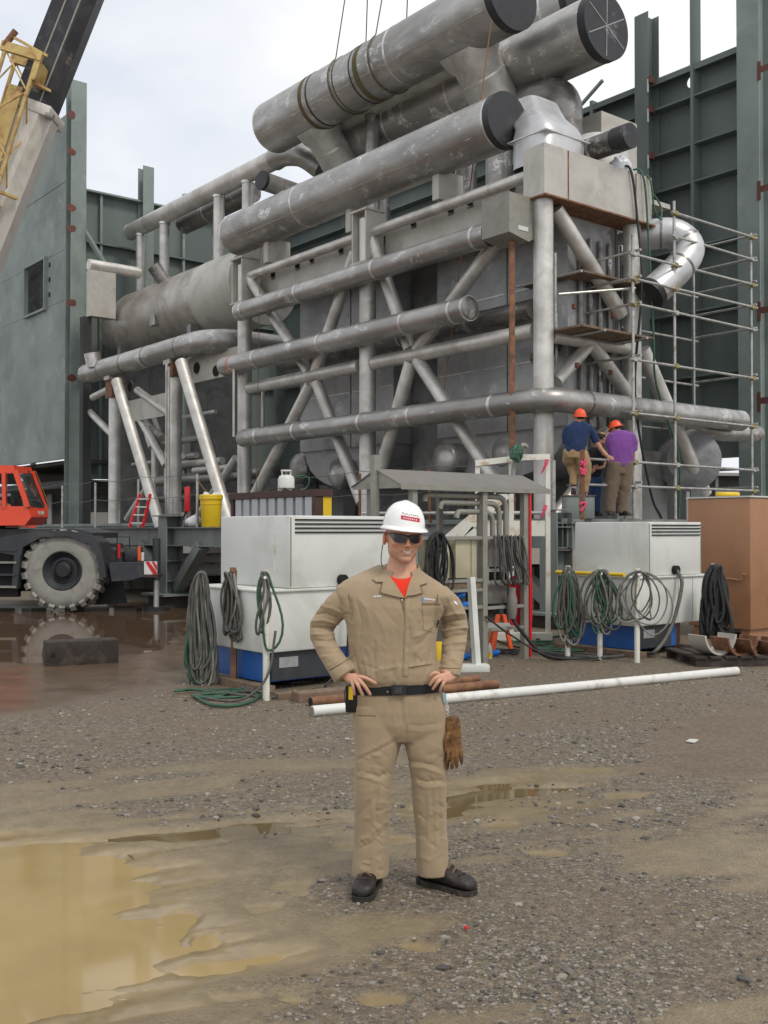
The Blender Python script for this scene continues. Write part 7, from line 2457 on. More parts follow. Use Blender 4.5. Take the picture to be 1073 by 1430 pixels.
    hL = hand(P(485.5, 944.5, -.085), (P(491.5, 953.5, -.125), P(504.5, 946.5, -.145)),
              [([P(501, 944.5, -.140), P(510, 946.5, -.158), P(519, 951, -.156), P(526, 955, -.148)], .0098, .0074),
               ([P(499.5, 947.5, -.142), P(507, 955, -.160), P(513.5, 964, -.156), P(518, 971, -.146)], .0100, .0076),
               ([P(495.5, 949.5, -.137), P(500.5, 957.5, -.155), P(504.5, 966, -.150), P(507.5, 972.5, -.140)], .0098, .0075),
               ([P(491.5, 951, -.128), P(493.5, 958, -.140), P(494.5, 965, -.137), P(495.5, 971, -.128)], .0088, .0068)],
              ([P(489, 944, -.10), P(496, 943, -.085), P(503, 945, -.05), P(507, 950, -.02)], .0115, .009), .027, .036, .0150)
    hR = hand(P(631.5, 943, -.075), (P(622, 953, -.118), P(612, 943, -.140)),
              [([P(613.5, 941.5, -.135), P(608, 939.5, -.150), P(603, 942, -.150), P(600, 946, -.143)], .0098, .0074),
               ([P(614.5, 944.5, -.138), P(608.5, 947, -.155), P(603.5, 952.5, -.152), P(600, 957.5, -.144)], .0100, .0076),
               ([P(617, 947.5, -.135), P(612, 952, -.152), P(607.5, 958, -.148), P(604, 963, -.138)], .0098, .0075),
               ([P(621, 950.5, -.125), P(618.5, 955.5, -.138), P(616, 961, -.134), P(614.5, 966, -.124)], .0088, .0068)],
              ([P(628, 941, -.095), P(622, 938, -.085), P(615, 938, -.05), P(611, 941, -.02)], .0115, .009), .026, .034, .0150)
    body = fuse([head, neck] + ears + core[1:] + hL + hR, 0.0030, 3, 0.45)
    co = get_co(body)
    inv = np.array(hf.inverted())
    lc = co @ inv[:3, :3].T + inv[:3, 3]
    col = np.tile(np.array(SKIN), (len(co), 1))
    def blend(mask, c):
        nonlocal col
        col = col * (1 - mask[:, None]) + np.array(c) * mask[:, None]
    isf = (lc[:, 2] > -0.16) & (np.abs(lc[:, 0]) < 0.12) & (np.abs(lc[:, 1]) < 0.16)
    ex = lambda c, r: np.exp(-((((lc - np.array(c)) / np.array(r)) ** 2).sum(1))) * isf
    blend(0.60 * np.clip(ex((-0.045, 0.07, -0.035), (0.024, 0.03, 0.02)) + ex((0.045, 0.07, -0.035), (0.024, 0.03, 0.02)) + ex((0, 0.11, -0.034), (0.012, 0.02, 0.012)), 0, 1), (0.62, 0.20, 0.14))
    blend(0.42 * np.clip(sstep(-0.045, -0.075, lc[:, 2]) * sstep(-0.150, -0.115, lc[:, 2]) * isf, 0, 1), (0.40, 0.215, 0.155))
    lip = np.clip(1.35 * np.exp(-((lc[:, 0] / 0.026) ** 4)) * np.exp(-(((lc[:, 2] + 0.0695 - 6 * lc[:, 0] ** 2) / 0.0105) ** 4)), 0, 1) * (lc[:, 1] > 0.075) * isf
    blend(0.7 * lip, (0.44, 0.155, 0.125))
    blend(0.9 * np.clip(np.exp(-((lc[:, 0] / 0.028) ** 6)) * np.exp(-(((lc[:, 2] + 0.0695 - 6 * lc[:, 0] ** 2) / 0.0032) ** 2)), 0, 1) * (lc[:, 1] > 0.07) * isf, (0.14, 0.04, 0.035))
    blend(0.55 * np.clip(sstep(0.068, 0.080, np.abs(lc[:, 0])) * isf * (lc[:, 2] < 0.03), 0, 1), (0.62, 0.25, 0.18))
    hair = sstep(0.010, 0.035, lc[:, 2]) * sstep(0.02, -0.03, lc[:, 1]) * isf
    blend(0.6 * hair, (0.20, 0.13, 0.085))
    hand_m = (co[:, 2] < 1.12).astype(float)
    blend(0.35 * hand_m, (0.62, 0.34, 0.25))
    tone_attr(body, col)
    ob = link_mesh('body', body, M['skin'], root)
    ob.matrix_parent_inverse = Matrix.Translation(-root.location)
    HF = lambda x, y, z: hf @ Vector((x, y, z))
    # teeth in the parted lips
    m = MB()
    vs = []
    for k in range(9):
        x = -0.018 + 0.0045 * k
        yy = 0.0932 - 10.0 * x * x
        vs += [HF(x, yy, -0.0650 + 6 * x * x), HF(x, yy, -0.0705 + 6 * x * x)]
    vs += [p + hf.to_3x3() @ Vector((0, -0.006, 0)) for p in vs]
    fs = []
    for k in range(8):
        a = 2 * k
        fs += [(a, a + 1, a + 3, a + 2), (a + 18, a + 20, a + 21, a + 19)]
    m.add(vs, fs)
    part('teeth', m, plain('teeth', (0.62, 0.58, 0.50), 0.3))
    # sunglasses: two wrapped lenses, top bar and side arms
    gl = part('sunglasses', MB().tube(spline([HF(0.084, -0.01, 0.012), HF(0.080, 0.045, 0.016), HF(0.066, 0.084, 0.017), HF(0.034, 0.105, 0.014), HF(0.0, 0.112, 0.009), HF(-0.034, 0.105, 0.014), HF(-0.066, 0.084, 0.017), HF(-0.080, 0.045, 0.016), HF(-0.084, -0.01, 0.012)], 6), 0.0028, 10), M['glasses_frame'])
    for s in (-1, 1):
        m = MB()
        nu, nv = 18, 8
        grid = []
        for i in range(nu + 1):
            f = i / nu
            x = 0.007 + (0.074 - 0.007) * f
            top = 0.013 + 0.004 * math.sin(math.pi * f)
            bot = -0.012 - 0.014 * math.sin(math.pi * min(f * 0.85 + 0.12, 1.0)) ** 0.8 if f < 0.98 else 0.0
            bot = min(bot if f < 0.8 else bot + (top - 0.006 - bot) * ((f - 0.8) / 0.2) ** 1.4, top - 0.004)
            if f < 0.12:
                bot = bot + (0.12 - f) * 0.09
            yb = 0.028 + math.sqrt(max(0.0835 ** 2 - x * x, 0)) * 1.0
            for j in range(nv + 1):
                z = top + (bot - top) * j / nv
                grid.append(HF(x * s, yb - 0.10 * abs(z) * 0.15 - (0.03 if x > 0.06 else 0) * (x - 0.06) / 0.01, z))
        n1 = len(grid)
        back = [p - (hf.to_3x3() @ Vector((0, 0.0025, 0))) for p in grid]
        fs = []
        for i in range(nu):
            for j in range(nv):
                a = i * (nv + 1) + j
                q = (a, a + 1, a + nv + 2, a + nv + 1)
                fs += [q, tuple(n1 + k for k in reversed(q))]
        for i in range(nu):
            for j in (0, nv):
                a, b = i * (nv + 1) + j, (i + 1) * (nv + 1) + j
                fs.append((a, b, b + n1, a + n1))
        m.add(grid + back, fs)
        part('lens', m, M['lens'], gl, 50)
    part('nose_bridge', MB().tube([HF(-0.009, 0.110, 0.006), HF(0, 0.1135, 0.004), HF(0.009, 0.110, 0.006)], 0.003, 8), M['glasses_frame'], gl)
    for s in (-1, 1):
        part('lanyard', MB().tube(spline([HF(0.082 * s, -0.02, 0.008), HF(0.086 * s, -0.035, -0.03), HF(0.091 * s, -0.04, -0.08), HF(0.092 * s, -0.035, -0.125), HF(0.084 * s, -0.02, -0.160)], 6), 0.0026, 8), M['cord'], gl)
    # hard hat
    hatf = head_frame(P(564, 736.0, .0), math.radians(15), math.radians(4.0), math.radians(1.0))
    sh, br = hat_shell(hatf, 0.100, 0.122, 0.124, 0.013, 0.036)
    hat = part('hard_hat', sh, M['hat_white'], root, 60)
    part('hat_brim', br, M['hat_white'], hat, 60)
    part('hat_band', MB().tube([hatf @ Vector((0.088 * math.sin(a), 0.105 * math.cos(a), -0.004)) for a in np.linspace(0, 2 * math.pi, 40)[:-1]], 0.008, 8, closed=True), M['hair_dark'], hat)
    hb = bvh_of(sh.mesh('tmp'))
    part('hat_sticker', stitch(hb, [(560.4, 719.2), (586.8, 724.0), (586.4, 729.6), (560.0, 724.8)], 0.0012, 0.0003, 2.5), M['hat_red'], hat)
    for k in range(7):                                          # lettering, too small to read in the photograph
        u = 563.5 + 2.9 * k
        v = 723.0 + 0.53 * k
        part('sticker_letter', stitch(hb, [(u, v - 1.0), (u + 1.6, v - 0.7), (u + 1.4, v + 1.0), (u + 0.2, v + 0.6)], 0.0022, 0.0003, 3), M['embroider'], hat)
    for k in range(8):
        u = 561.8 + 3.0 * k
        v = 717.0 + 0.55 * k + (0.5 if k % 2 else -0.3)
        part('script_letter', stitch(hb, [(u, v - (1.3 if k in (0, 4) else 0.8)), (u + 2.0, v - 0.6), (u + 2.2, v + 0.3), (u + 0.3, v + 0.1)], 0.0014, 0.0003, 3), M['hat_ink'], hat)
    # collar, shirt, placket, pockets, seams
    # standing collar round the neck, open in front, then the two lapels
    st = MB()
    nn_ = 30
    cc = P(561, 797, .022)
    for i in range(nn_ + 1):
        a = math.radians(-148 + 296 * i / nn_)                     # 0 is the nape
        ca, sa = math.cos(a), math.sin(a)
        lowf = 0.5 - 0.5 * ca
        for (rx, ry, z) in ((.090, .080, -.012 - .030 * lowf), (.0805, .072, .040 - .046 * lowf), (.087, .078, .042 - .046 * lowf), (.104, .094, -.010 - .028 * lowf)):
            st.v.append(cc + Vector((rx * sa, ry * ca, z)))
    for i in range(nn_):
        for k in range(4):
            st.f.append((i * 4 + k, i * 4 + (k + 1) % 4, (i + 1) * 4 + (k + 1) % 4, (i + 1) * 4 + k))
    st.f += [(0, 1, 2, 3), tuple(nn_ * 4 + k for k in (3, 2, 1, 0))]
    part('collar_stand', st, M['khaki'])
    both = BVHTree.FromPolygons([v.co for v in cov.vertices] + [v.co for v in body.vertices],
                                [tuple(p.vertices) for p in cov.polygons] + [tuple(i + len(cov.vertices) for i in p.vertices) for p in body.polygons])
    part('shirt', stitch(both, [(543, 801.5), (549, 806), (556, 808.3), (564, 808.6), (571, 807), (577, 803), (572, 820), (567, 834), (565, 834), (556, 823)], 0.004, 0.003, 2.5), M['tee'])
    part('collar', stitch(both, [(527, 806), (533, 801), (539.5, 798), (545, 805), (553, 816), (565, 835), (556, 833.5), (534, 828), (531, 825.5), (534.5, 812.5), (526, 812.5), (520.5, 808.5)], 0.009, 0.005, 2.5), M['khaki'])
    part('collar', stitch(both, [(580, 798), (586, 801), (594, 807), (597, 814), (587, 817), (591, 827.5), (580, 830.5), (569, 832), (566, 836), (570, 819), (575, 806)], 0.009, 0.005, 2.5), M['khaki'])
    for pts in ([(534.5, 812.5), (535.3, 812.9), (532, 825.8), (531, 825.5)], [(587, 817), (586, 817.4), (590, 828), (591, 827.5)]):
        part('collar_stitch', stitch(both, pts, 0.0098, 0.005, 3), M['khaki_dark'])
    part('placket', stitch(bv, [(566, 836), (573.5, 834), (572.5, 880), (570, 944), (563, 944), (565, 880)], 0.0035, 0.0, 3), M['khaki'])
    part('zip_tape', stitch(bv, [(558.5, 834), (565, 836), (564.5, 858), (562.5, 851)], 0.002, 0.0, 3), M['khaki_dark'])
    part('snap', stitch(bv, [(560.5, 837), (562, 836.4), (563, 837.8), (561.8, 839)], 0.004, 0.001, 3), M['embroider'])
    part('chest_pocket', stitch(bv, [(590, 843), (616, 843.5), (614, 872), (607, 884), (592, 879)], 0.0035, 0.0, 3), M['khaki'])
    part('pocket_welt', stitch(bv, [(590, 842), (616, 842.5), (615.8, 845), (590, 844.6)], 0.006, 0.0, 3), M['khaki_dark'])
    part('waist_seam', stitch(bv, [(566, 932.5), (604, 927), (604, 928), (566, 933.6)], 0.0022, 0.0, 3), M['khaki_dark'])
    part('hip_pocket_seam', stitch(bv, [(499, 998.4), (525, 999.4), (525, 1000.4), (499, 999.6)], 0.0022, 0.0, 3), M['khaki_dark'])
    for pts in ([(486, 829), (487.2, 829), (491, 850), (489.8, 850)], [(611, 830), (612.2, 830), (611, 852), (609.8, 852)], [(460, 936), (495, 914.5), (495.8, 915.5), (460.8, 937)],
                [(613, 932), (645, 933), (645, 934), (613, 933)]):
        part('seam', stitch(bv, pts, 0.0018, 0.0, 3), M['khaki_dark'])
    part('thigh_patch', stitch(bv, [(569, 1013), (610, 1012), (613, 1058), (600, 1066), (570, 1061)], 0.003, 0.0, 3), M['khaki'])
    for k in range(5):
        u = 521.5 + 2.3 * k
        v = 833.4 - 0.25 * k
        part('name_letter', stitch(bv, [(u, v - 1.2), (u + 1.7, v - 1.3), (u + 1.6, v + 1.2), (u + 0.3, v + 0.9)], 0.0025, 0.0, 3), M['embroider'])
    for k in range(8):
        u = 592.6 + 2.05 * k
        v = 836.4 + 0.25 * k
        part('badge_letter', stitch(bv, [(u, v - 1.4), (u + 1.3, v - 1.4), (u + 1.2, v + 1.1), (u + 0.3, v + 0.8)], 0.0025, 0.0, 3), M['embroider'])
    part('badge_mark', stitch(bv, [(589.2, 834), (591.4, 834.8), (591.0, 841.6), (590.2, 842), (588.8, 838)], 0.0025, 0.0, 3), M['embroider_blue'])
    part('sleeve_badge', stitch(bv, [(633, 838), (637.5, 841), (640, 845.5), (635.5, 842.5)], 0.0025, 0.0, 3), M['embroider'])
    # belt: a band all the way round, buckle and studs
    def band(v0, v1, grow, tilt):
        a = hr(556, v0, 61.8 + grow, .1205 + grow * px, 0, tilt=tilt)
        b = hr(556.5, v1, 62.0 + grow, .1205 + grow * px, 0, tilt=tilt)
        return loft([a, b])
    belt = part('belt', band(951.5, 969.5 - 4.0, 1.2, 0.045), M['webbing'])
    bb = bvh_of(band(951.5, 965.5, 1.2, 0.045).mesh('tmp'))
    def buckle(u0, v0, u1, v1, th, name, mat):
        part(name, stitch(bb, [(u0, v0), (u1, v0 - 0.6), (u1, v1 - 0.6), (u0, v1)], th, 0.0, 4), mat, belt)
    buckle(547, 957.2, 568, 971.2, 0.014, 'buckle', M['rubber'])
    buckle(551, 959.2, 562, 969.0, 0.019, 'buckle_tongue', M['crane_dark'])
    for v in (956.8, 965.6):
        part('stud', stitch(bb, [(540.4, v), (541.8, v - 0.6), (542.6, v + 0.8), (541.4, v + 1.8)], 0.006, 0.0, 3), M['silver'], belt)
    # holster at the right hip, clip and keys at the left
    hc = P(491.5, 975, -.02)
    hol = part('holster', MB().obox(hc, X * (8.5 * px), D * .035, UP * (18.5 * px), 0.008), M['webbing'])
    part('holster_strap', MB().obox(hc + Vector((-.004, -.037, .03)), X * (3 * px), D * .003, UP * (9 * px)), M['yellow'], hol)
    part('holster_loop', MB().tube([P(483.5, 958, -.03), P(481, 968, -.03), P(483, 985, -.03)], 0.0022, 6), M['rubber'], hol)
    part('glove_clip', MB().obox(P(621, 975, -.075), X * (2.6 * px) + Vector((0, 0, -.004)), D * .005, UP * (7 * px), 0.003), plain('teal_clip', (0.28, 0.40, 0.42), 0.4))
    for k in range(3):
        c = P(623.5 + 0.6 * k, 984 + 5.0 * k, -.075)
        part('chain_link', MB().tube([c + Vector((0.006 * math.cos(a), 0.004 * math.sin(a) * (k % 2), 0.011 * math.sin(a))) for a in np.linspace(0, 2 * math.pi, 14)[:-1]], 0.0022, 6, closed=True), M['silver'])
    # boots
    def boot(ankle, dirv, seed):
        f = Vector(dirv).normalized()
        s = Vector((-f.y, f.x, 0))
        A = Vector((ankle[0], ankle[1], 0))
        sec = [(x, w, t_ * 1.18, h_) for x, w, t_, h_ in [(-0.085, .018, .05, .045), (-0.075, .033, .085, .05), (-0.04, .040, .150, .078), (0.0, .043, .150, .082), (0.035, .044, .125, .07), (0.075, .046, .098, .055), (0.115, .049, .082, .047), (0.150, .052, .074, .042), (0.180, .052, .070, .037), (0.205, .046, .064, .030), (0.220, .034, .054, .022), (0.227, .016, .042, .02)]]
        rr = []
        for x, w, top, hz in sec:
            zc = (top + 0.022) / 2
            rr.append(ring(A + f * x + UP * zc, s * w, UP * ((top - 0.022) / 2), 22, 2.5))
        me = fuse([loft(rr)], 0.006, 3, 0.5)
        c = get_co(me)
        nn = get_no(me)
        set_co(me, c + nn * (0.004 * fbm(c[:, 0] * 40, c[:, 2] * 40 + c[:, 1] * 30, seed, 3))[:, None])
        me.transform(Matrix.Translation(-root.location))
        bo = link_mesh('boot', me, M['boot'], root)
        out = [(-0.090, .020), (-0.080, .038), (-0.03, .044), (0.03, .043), (0.08, .046), (0.13, .0525), (0.175, .0535), (0.206, .047), (0.223, .034), (0.230, .016)]
        poly = [A + f * x + s * w + UP * -0.004 for x, w in out] + [A + f * x - s * w + UP * -0.004 for x, w in reversed(out)]
        part('sole', MB().prism(poly, (0, 0, 0.026)), M['sole'], bo)
        for k in range(4):
            x = 0.045 + 0.025 * k
            z = (0.130 - 0.0135 * k) * 1.19
            part('lace', MB().tube(spline([A + f * x + s * 0.026 + UP * (z - 0.018), A + f * (x + 0.004) + UP * (z + 0.002), A + f * x - s * 0.026 + UP * (z - 0.018)], 4), 0.0034, 6), M['khaki_dark'], bo)
        for zz_, xo in ((0.024, 0.0),):
            poly2 = [A + f * (x * 1.005 + xo) + s * (w - 0.002) + UP * zz_ for x, w in out] + [A + f * (x * 1.005 + xo) - s * (w - 0.002) + UP * zz_ for x, w in reversed(out)]
            part('welt', MB().tube(poly2, 0.0030, 6, closed=True), M['sole'], bo)
        part('toe_seam', MB().tube(spline([A + f * 0.145 + s * 0.050 + UP * 0.045, A + f * 0.155 + s * 0.032 + UP * 0.083, A + f * 0.158 + UP * 0.0885, A + f * 0.155 - s * 0.032 + UP * 0.083, A + f * 0.145 - s * 0.050 + UP * 0.045], 5), 0.0022, 6), M['sole'], bo)
        part('heel_seam', MB().tube(spline([A + f * 0.0 + s * 0.045 + UP * 0.03, A + f * 0.0 + s * 0.046 + UP * 0.08, A + f * 0.02 + s * 0.04 + UP * 0.12], 4), 0.0022, 6), M['sole'], bo)
    aL, aR = P(519, 1225, 0.02), P(604, 1224, 0.03)
    boot((aL.x, aL.y), (-0.22, -1.0, 0), 5)
    boot((aR.x + 0.01, aR.y), (0.80, -0.62, 0), 6)
    # leather work gloves hanging from the clip: a thing of their own
    t = thing('work_gloves', 'tan leather work gloves hanging at the hip of the man in khaki', 'gloves', P(634, 1074, -.075))
    for k, (du, dd) in enumerate(((0.0, 0.0), (-6.0, 0.028))):
        cuff = [ring(P(632 + du, 1001, -.075 + dd), X * .030, D * .016, 18, 2.2), ring(P(633 + du, 1012, -.075 + dd), X * .036, D * .020, 18, 2.2), ring(P(634 + du, 1028, -.075 + dd), X * .034, D * .019, 18, 2.2), ring(P(634.5 + du, 1043, -.075 + dd), X * .036, D * .018, 18, 2.2), ring(P(635 + du, 1052, -.075 + dd), X * .034, D * .015, 18, 2.2)]
        fs = [loft(cuff)]
        for j in range(4):
            u0 = 627.0 + 5.2 * j + du
            fs.append(finger([P(u0, 1042, -.08 + dd), P(u0 - 1.2 + 0.9 * j, 1056, -.092 + dd), P(u0 - 3.4 + 2.0 * j, 1074 - (5, 0, 1, 7)[j], -.084 + dd * 1.3)], .0098, .0074))
        fs.append(finger([P(626 + du, 1025, -.085 + dd), P(622.5 + du, 1036, -.095 + dd), P(623.5 + du, 1050, -.092 + dd)], .0125, .009))
        me = fuse(fs, 0.0034, 2, 0.4)
        c, nn = get_co(me), get_no(me)
        set_co(me, c + nn * (0.009 * fbm(c[:, 0] * 30 + 9 * k, c[:, 2] * 16, 77, 3))[:, None])
        go = link_mesh('glove', me, M['leather'], t)
        go.matrix_parent_inverse = Matrix.Translation(-t.location)
    return root
the_man()

# ------------------------------------------------------------------ the workers on the platform
def worker(Y, label, torso, legs, arms, head, shirt, trousers, hatmat, hands, feet, hair=True, nod=0.0, yaw=math.pi, belt=None):
    """figure seen from behind; lofts given as (u, v, half width px, half depth m, depth offset)"""
    P = lambda u, v, dy=0.0: pix(u, v, Y + dy)
    px = Y / FOCAL
    X, D = Vector((1, 0, 0)), Vector((0, 1, 0))
    zmin = min(P(f[0], f[1]).z for f in feet)
    root = thing('person', label, 'person', Vector((P(head[0], 600).x, Y, DECK)))
    def add(me, name, mat):
        o = link_mesh(name, me, mat, root)
        o.matrix_parent_inverse = Matrix.Translation(-root.location)
        return o
    def tube_rings(path, e=2.2):
        pts = [P(u, v, dy) for u, v, r, dy in path]
        rr = []
        for i, p in enumerate(pts):
            d = (pts[min(i + 1, len(pts) - 1)] - pts[max(i - 1, 0)]).normalized()
            s = d.cross(D).normalized()
            q = d.cross(s)
            r = path[i][2] * px
            rr.append(ring(p, s * r, q * r, 18, e))
        return loft(rr)
    tl = loft([ring(P(u, v, dy), X * hw * px, D * hd, 24, 2.4) for u, v, hw, hd, dy in torso])
    sl = [tube_rings(a['sleeve']) for a in arms]
    me = fuse([tl] + sl, 0.016, 4, 0.5)
    c, nn = get_co(me), get_no(me)
    set_co(me, c + nn * (0.030 * fbm(c[:, 0] * 7 + Y, c[:, 2] * 5, 12, 3))[:, None])
    add(me, 'shirt', shirt)
    me = fuse([tube_rings(l) for l in legs] + [loft([ring(P(u, v, dy), X * hw * px, D * hd, 24, 2.4) for u, v, hw, hd, dy in belt])] if belt else [tube_rings(l) for l in legs], 0.016, 4, 0.5)
    c, nn = get_co(me), get_no(me)
    set_co(me, c + nn * (0.030 * fbm(c[:, 0] * 7 + 3 * Y, c[:, 2] * 6, 14, 3))[:, None])
    add(me, 'trousers', trousers)
    hf = head_frame(P(head[0], head[1], head[2]), yaw, 0.0, nod)
    parts = [head_mesh(hf, face_sdf, 40, 56)]
    nk = P(head[3], head[4], 0.0)
    hc = hf @ Vector((0, -0.02, -0.05))
    parts.append(MB().tube([hc, hc.lerp(nk, 0.5), nk, P(torso[2][0], torso[2][1], torso[2][4])], [0.055, 0.058, 0.066, 0.09], 16))
    for s in (-1, 1):
        parts.append(MB().dome(hf @ Vector((0.07 * s, -0.01, -0.01)), (hf.to_3x3() @ Vector((s, 0, 0))), 0.028, 0.02, 12, 4))
    parts.append(loft([ring(P(u, v, dy), X * hw * px * 0.7, D * hd * 0.7, 16, 2.2) for u, v, hw, hd, dy in torso]))
    for a in arms:
        pts = [P(u, v, dy) for u, v, r, dy in a['arm']]
        parts.append(MB().tube(pts, [r * px for u, v, r, dy in a['arm']], 12))
    for (w, tip, spread) in hands:
        w, tip = P(*w), P(*tip)
        d = (tip - w)
        ac = d.cross(D).normalized() * spread
        k = w + d * 0.48
        parts.append(loft([ring(w, ac * 0.030, D * .016, 12, 2.3), ring(w + d * 0.25, ac * 0.040, D * .016, 12, 2.3), ring(k + d * 0.06, ac * 0.042, D * .014, 12, 2.3)]))
        for j in range(4):
            o = ac * (-0.031 + 0.0205 * j)
            ln = (0.86, 1.0, 0.96, 0.78)[j]
            parts.append(finger([k + o, k + o * 1.1 + d * 0.28 * ln + D * -0.01, w + o * 1.15 + d * ln + D * 0.006], .0105, .0085, 8))
        parts.append(finger([w + d * 0.12 + ac * -0.032, w + d * 0.35 + ac * -0.062, w + d * 0.58 + ac * -0.072], .012, .009, 8))
    body = fuse(parts, 0.008, 2, 0.5)
    tone_attr(body, np.tile(np.array((0.40, 0.20, 0.125)), (len(body.vertices), 1)))
    add(body, 'body', M['skin'])
    if hair:
        m = MB()
        n, rows = 24, 8
        for i in range(rows + 1):
            th = math.radians(58 + 62 * i / rows)
            for k in range(n + 1):
                ph = math.radians(75 + 210 * k / n)
                m.v.append(hf @ Vector((0.081 * math.sin(th) * math.sin(ph), -0.012 + 0.105 * math.sin(th) * math.cos(ph), 0.028 + 0.104 * math.cos(th))))
        for i in range(rows):
            for k in range(n):
                m.f.append((i * (n + 1) + k, i * (n + 1) + k + 1, (i + 1) * (n + 1) + k + 1, (i + 1) * (n + 1) + k))
        m.build('hair', M['hair_dark'], root, 60)
    if hatmat:
        hatf = hf @ Matrix.Translation((0, -0.008, 0.028))
        sh, br = hat_shell(hatf, 0.105, 0.127, 0.135, 0.012, 0.042, 36)
        h = sh.build('hard_hat', hatmat, root, 60)
        br.build('hat_brim', hatmat, h, 60)
    for (u, v, dx, dy, L) in feet:
        p = P(u, v, 0.0)
        f = Vector((dx, dy, 0)).normalized()
        s = Vector((-f.y, f.x, 0))
        rr = []
        for x, w, top in ((-0.08, .02, .05), (-0.07, .035, .09), (-0.02, .042, .11), (0.05, .043, .095), (0.12, .048, .07), (0.18, .044, .055), (0.21, .02, .03)):
            rr.append(ring(p + f * x * L + UP * (top / 2 + 0.002), s * w, UP * (top / 2), 16, 2.4))
        bo = loft(rr).build('boot', M['boot'], root, 50)
        MB().obox(p + f * 0.065 * L + UP * 0.010, f * 0.145 * L, s * 0.046, UP * 0.012, 0.006).build('sole', M['sole'], bo, 30)
    return root

# purple shirt, orange hard hat, seen from behind, looking down
Y2 = 19.25
worker(Y2, 'worker in purple shirt and orange hard hat, seen from behind on the platform',
       [(868, 601, 8, .06, 0), (868, 606, 17, .09, 0), (867, 614, 19.5, .11, 0), (867, 628, 18, .12, 0), (867, 640, 17.5, .12, 0), (866, 649, 18, .125, 0), (865, 652, 17.5, .12, 0)],
       [[(860, 646, 11, 0), (857, 665, 10, 0), (854, 685, 8.5, 0), (852, 705, 7.6, 0), (852, 716, 7.2, 0)], [(873, 646, 11, .02), (874, 665, 9.8, .02), (872, 685, 8.5, .03), (869, 705, 7.6, .04), (868, 717, 7.4, .04)]],
       [dict(sleeve=[(857, 607, 7, 0), (853, 614, 7.2, .02), (850, 624, 6.8, .06)], arm=[(856, 607, 4, 0), (851, 624, 3.6, .06), (852, 632, 3.2, .12), (846, 634, 2.6, .30)]),
        dict(sleeve=[(880, 607, 7, 0), (884, 616, 7, .02), (884, 630, 6.4, .03)], arm=[(880, 607, 4, 0), (884, 632, 3.4, .03), (884, 642, 3.2, .10), (881, 645, 2.6, .30)])],
       (860.0, 599.5, .06, 864, 605), M['purple'], M['taupe'], M['orange_hat'], [((846, 634, .30), (840, 633, .42), 0.9), ((881, 645, .30), (879, 646, .42), 0.9)],
       [(853, 719.5, -0.3, -1.0, 0.9), (870, 720, 0.5, -1.0, 1.0)], True, math.radians(18), math.radians(180 + 42),
       [(865, 645, 17, .11, 0), (866, 652, 17.5, .12, 0), (866, 662, 17, .12, 0)])
# blue shirt, one knee up, reaching right
Y1 = 18.75
worker(Y1, 'worker in navy shirt and orange hard hat with one knee raised, reaching right', 
       [(808, 588, 8, .06, 0), (808, 593, 15, .09, 0), (808, 600, 18.5, .11, 0), (806, 612, 17, .12, 0), (803.5, 623, 15.5, .12, 0), (802, 630, 15, .12, 0), (801, 633, 14.5, .11, 0)],
       [[(796, 632, 9.5, 0), (794, 643, 9.0, .08), (799, 650, 8.0, .14), (802, 664, 6.6, .08), (801, 678, 5.6, .05)], [(811, 632, 10, 0), (817, 650, 9.0, -.02), (818, 668, 7.4, -.02), (815, 688, 6.4, -.02)]],
       [dict(sleeve=[(821, 595, 6.5, 0), (828, 606, 6.2, .02), (833, 618, 5.6, .04)], arm=[(822, 596, 4, 0), (833, 618, 3.6, .04), (841, 629, 3.2, .05), (848, 637, 2.8, .02)]),
        dict(sleeve=[(795, 595, 6.5, 0), (791, 606, 6.2, .03), (790, 620, 5.6, .06)], arm=[(795, 596, 4, 0), (791, 620, 3.4, .06), (796, 628, 3.0, .16), (803, 630, 2.8, .28)])],
       (810.0, 583.5, .02, 809, 590), M['navy'], M['khaki_w'], M['orange_hat'], [((848, 637, .02), (858, 642, -.0), 0.9), ((803, 630, .28), (808, 630, .40), 0.9)],
       [(801, 690, 0.2, 1.0, 0.9), (815, 690, 0.1, 1.0, 0.9)], True, math.radians(-4), math.radians(180 + 14),
       [(802, 626, 14.5, .11, 0), (803, 632, 16.5, .12, 0), (805, 640, 17, .12, 0)])
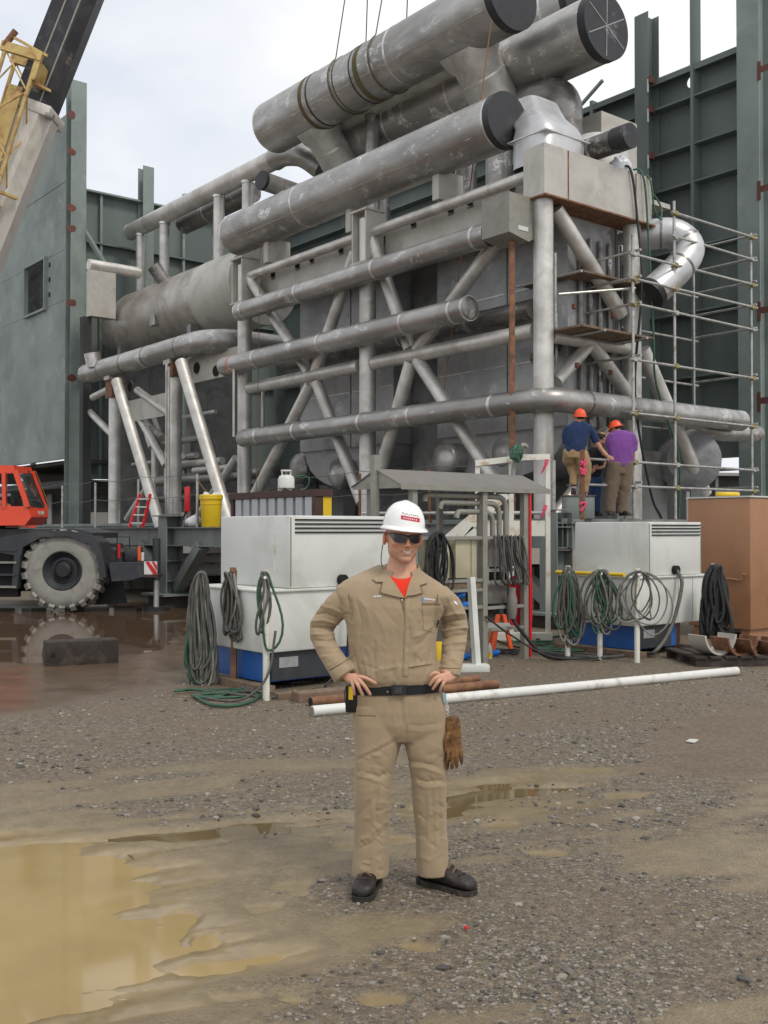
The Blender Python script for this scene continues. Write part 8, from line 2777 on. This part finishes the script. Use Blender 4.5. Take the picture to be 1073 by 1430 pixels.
# dark shirt and jeans, half hidden between the two
Y3 = 19.75
worker(Y3, 'worker in black shirt and blue jeans half hidden between the other two', 
       [(833, 624, 7, .06, 0), (832, 629, 13, .09, 0), (831, 637, 15, .11, 0), (830, 650, 13, .12, 0), (829, 662, 12, .12, 0), (829, 668, 12, .12, 0)],
       [[(824, 664, 8, 0), (822, 680, 7, 0), (819, 700, 6, 0), (818, 715, 5.6, 0)], [(834, 664, 8, .02), (834, 680, 7, .02), (833, 700, 6, .02), (833, 715, 5.6, .03)]],
       [dict(sleeve=[(841, 630, 5.5, 0), (845, 640, 5.2, 0)], arm=[(841, 630, 3.4, 0), (845, 642, 3, 0), (843, 652, 2.6, -.05), (836, 654, 2.4, -.12)]),
        dict(sleeve=[(822, 630, 5.5, 0), (818, 640, 5.2, 0)], arm=[(822, 630, 3.4, 0), (818, 642, 3, 0), (820, 652, 2.6, -.05), (826, 656, 2.4, -.12)])],
       (841, 613, .0, 835, 625), M['black_cloth'], M['jeans'], None, [((836, 654, -.12), (828, 652, -.14), 0.9), ((826, 656, -.12), (832, 657, -.14), 0.9)],
       [(818, 720.5, -0.3, -1.0, 0.9), (833, 720.5, 0.3, -1.0, 0.9)], True, math.radians(14), math.radians(180 - 60),
       [(829, 660, 12, .11, 0), (829, 668, 12.5, .12, 0), (829, 676, 12.5, .12, 0)])
# crossbar that the blue-shirted worker has stepped onto, and the taped post in front of him
t = thing('box_step', 'low box step under the worker in navy shirt', 'step', pix(808, 692, Y1))
p = pix(808, 693, Y1)
MB().obox(Vector((p.x, Y1 + 0.04, (DECK + p.z) / 2)), (0.26, 0, 0), (0, 0.20, 0), (0, 0, (p.z - DECK) / 2 - 0.001), 0.01).build('step_body', M['deck'], t, 30)
MB().obox(Vector((p.x, Y1 + 0.04, p.z + 0.008)), (0.28, 0, 0), (0, 0.22, 0), (0, 0, 0.008)).build('step_tread', M['wood'], t)
a = pix(813.5, 628, 18.2)
t = thing('taped_post', 'rusty red post wound with pink tape in front of the navy shirt worker', 'post', Vector((a.x, a.y, DECK)))
MB().bar(Vector((a.x, a.y, DECK - 0.02)), a, 0.075, 0.06).build('shaft', M['rust'], t)
rt = random.Random(5)
for k in range(7):
    z = DECK + rt.choice((0.25, 0.32, 0.4, 0.85, 0.95, 1.05)) + rt.uniform(-.05, .05)
    dx = rt.uniform(-.06, .06)
    MB().tube(spline([Vector((a.x - 0.04, a.y - 0.04, z)), Vector((a.x + dx, a.y - 0.055, z + rt.uniform(-.04, .04))), Vector((a.x + 0.05, a.y - 0.045, z + rt.uniform(-.05, .05))), Vector((a.x + dx, a.y - 0.06, z - rt.uniform(.06, .2)))], 4), rt.uniform(.010, .022), 7).build('tape_wrap', M['pink'], t, 60)
MB().bar(Vector((a.x - 0.03, a.y - 0.03, DECK)), Vector((a.x - 0.03, a.y - 0.03, DECK + 0.42)), 0.07, 0.012).build('post_shield', M['wood'], t)
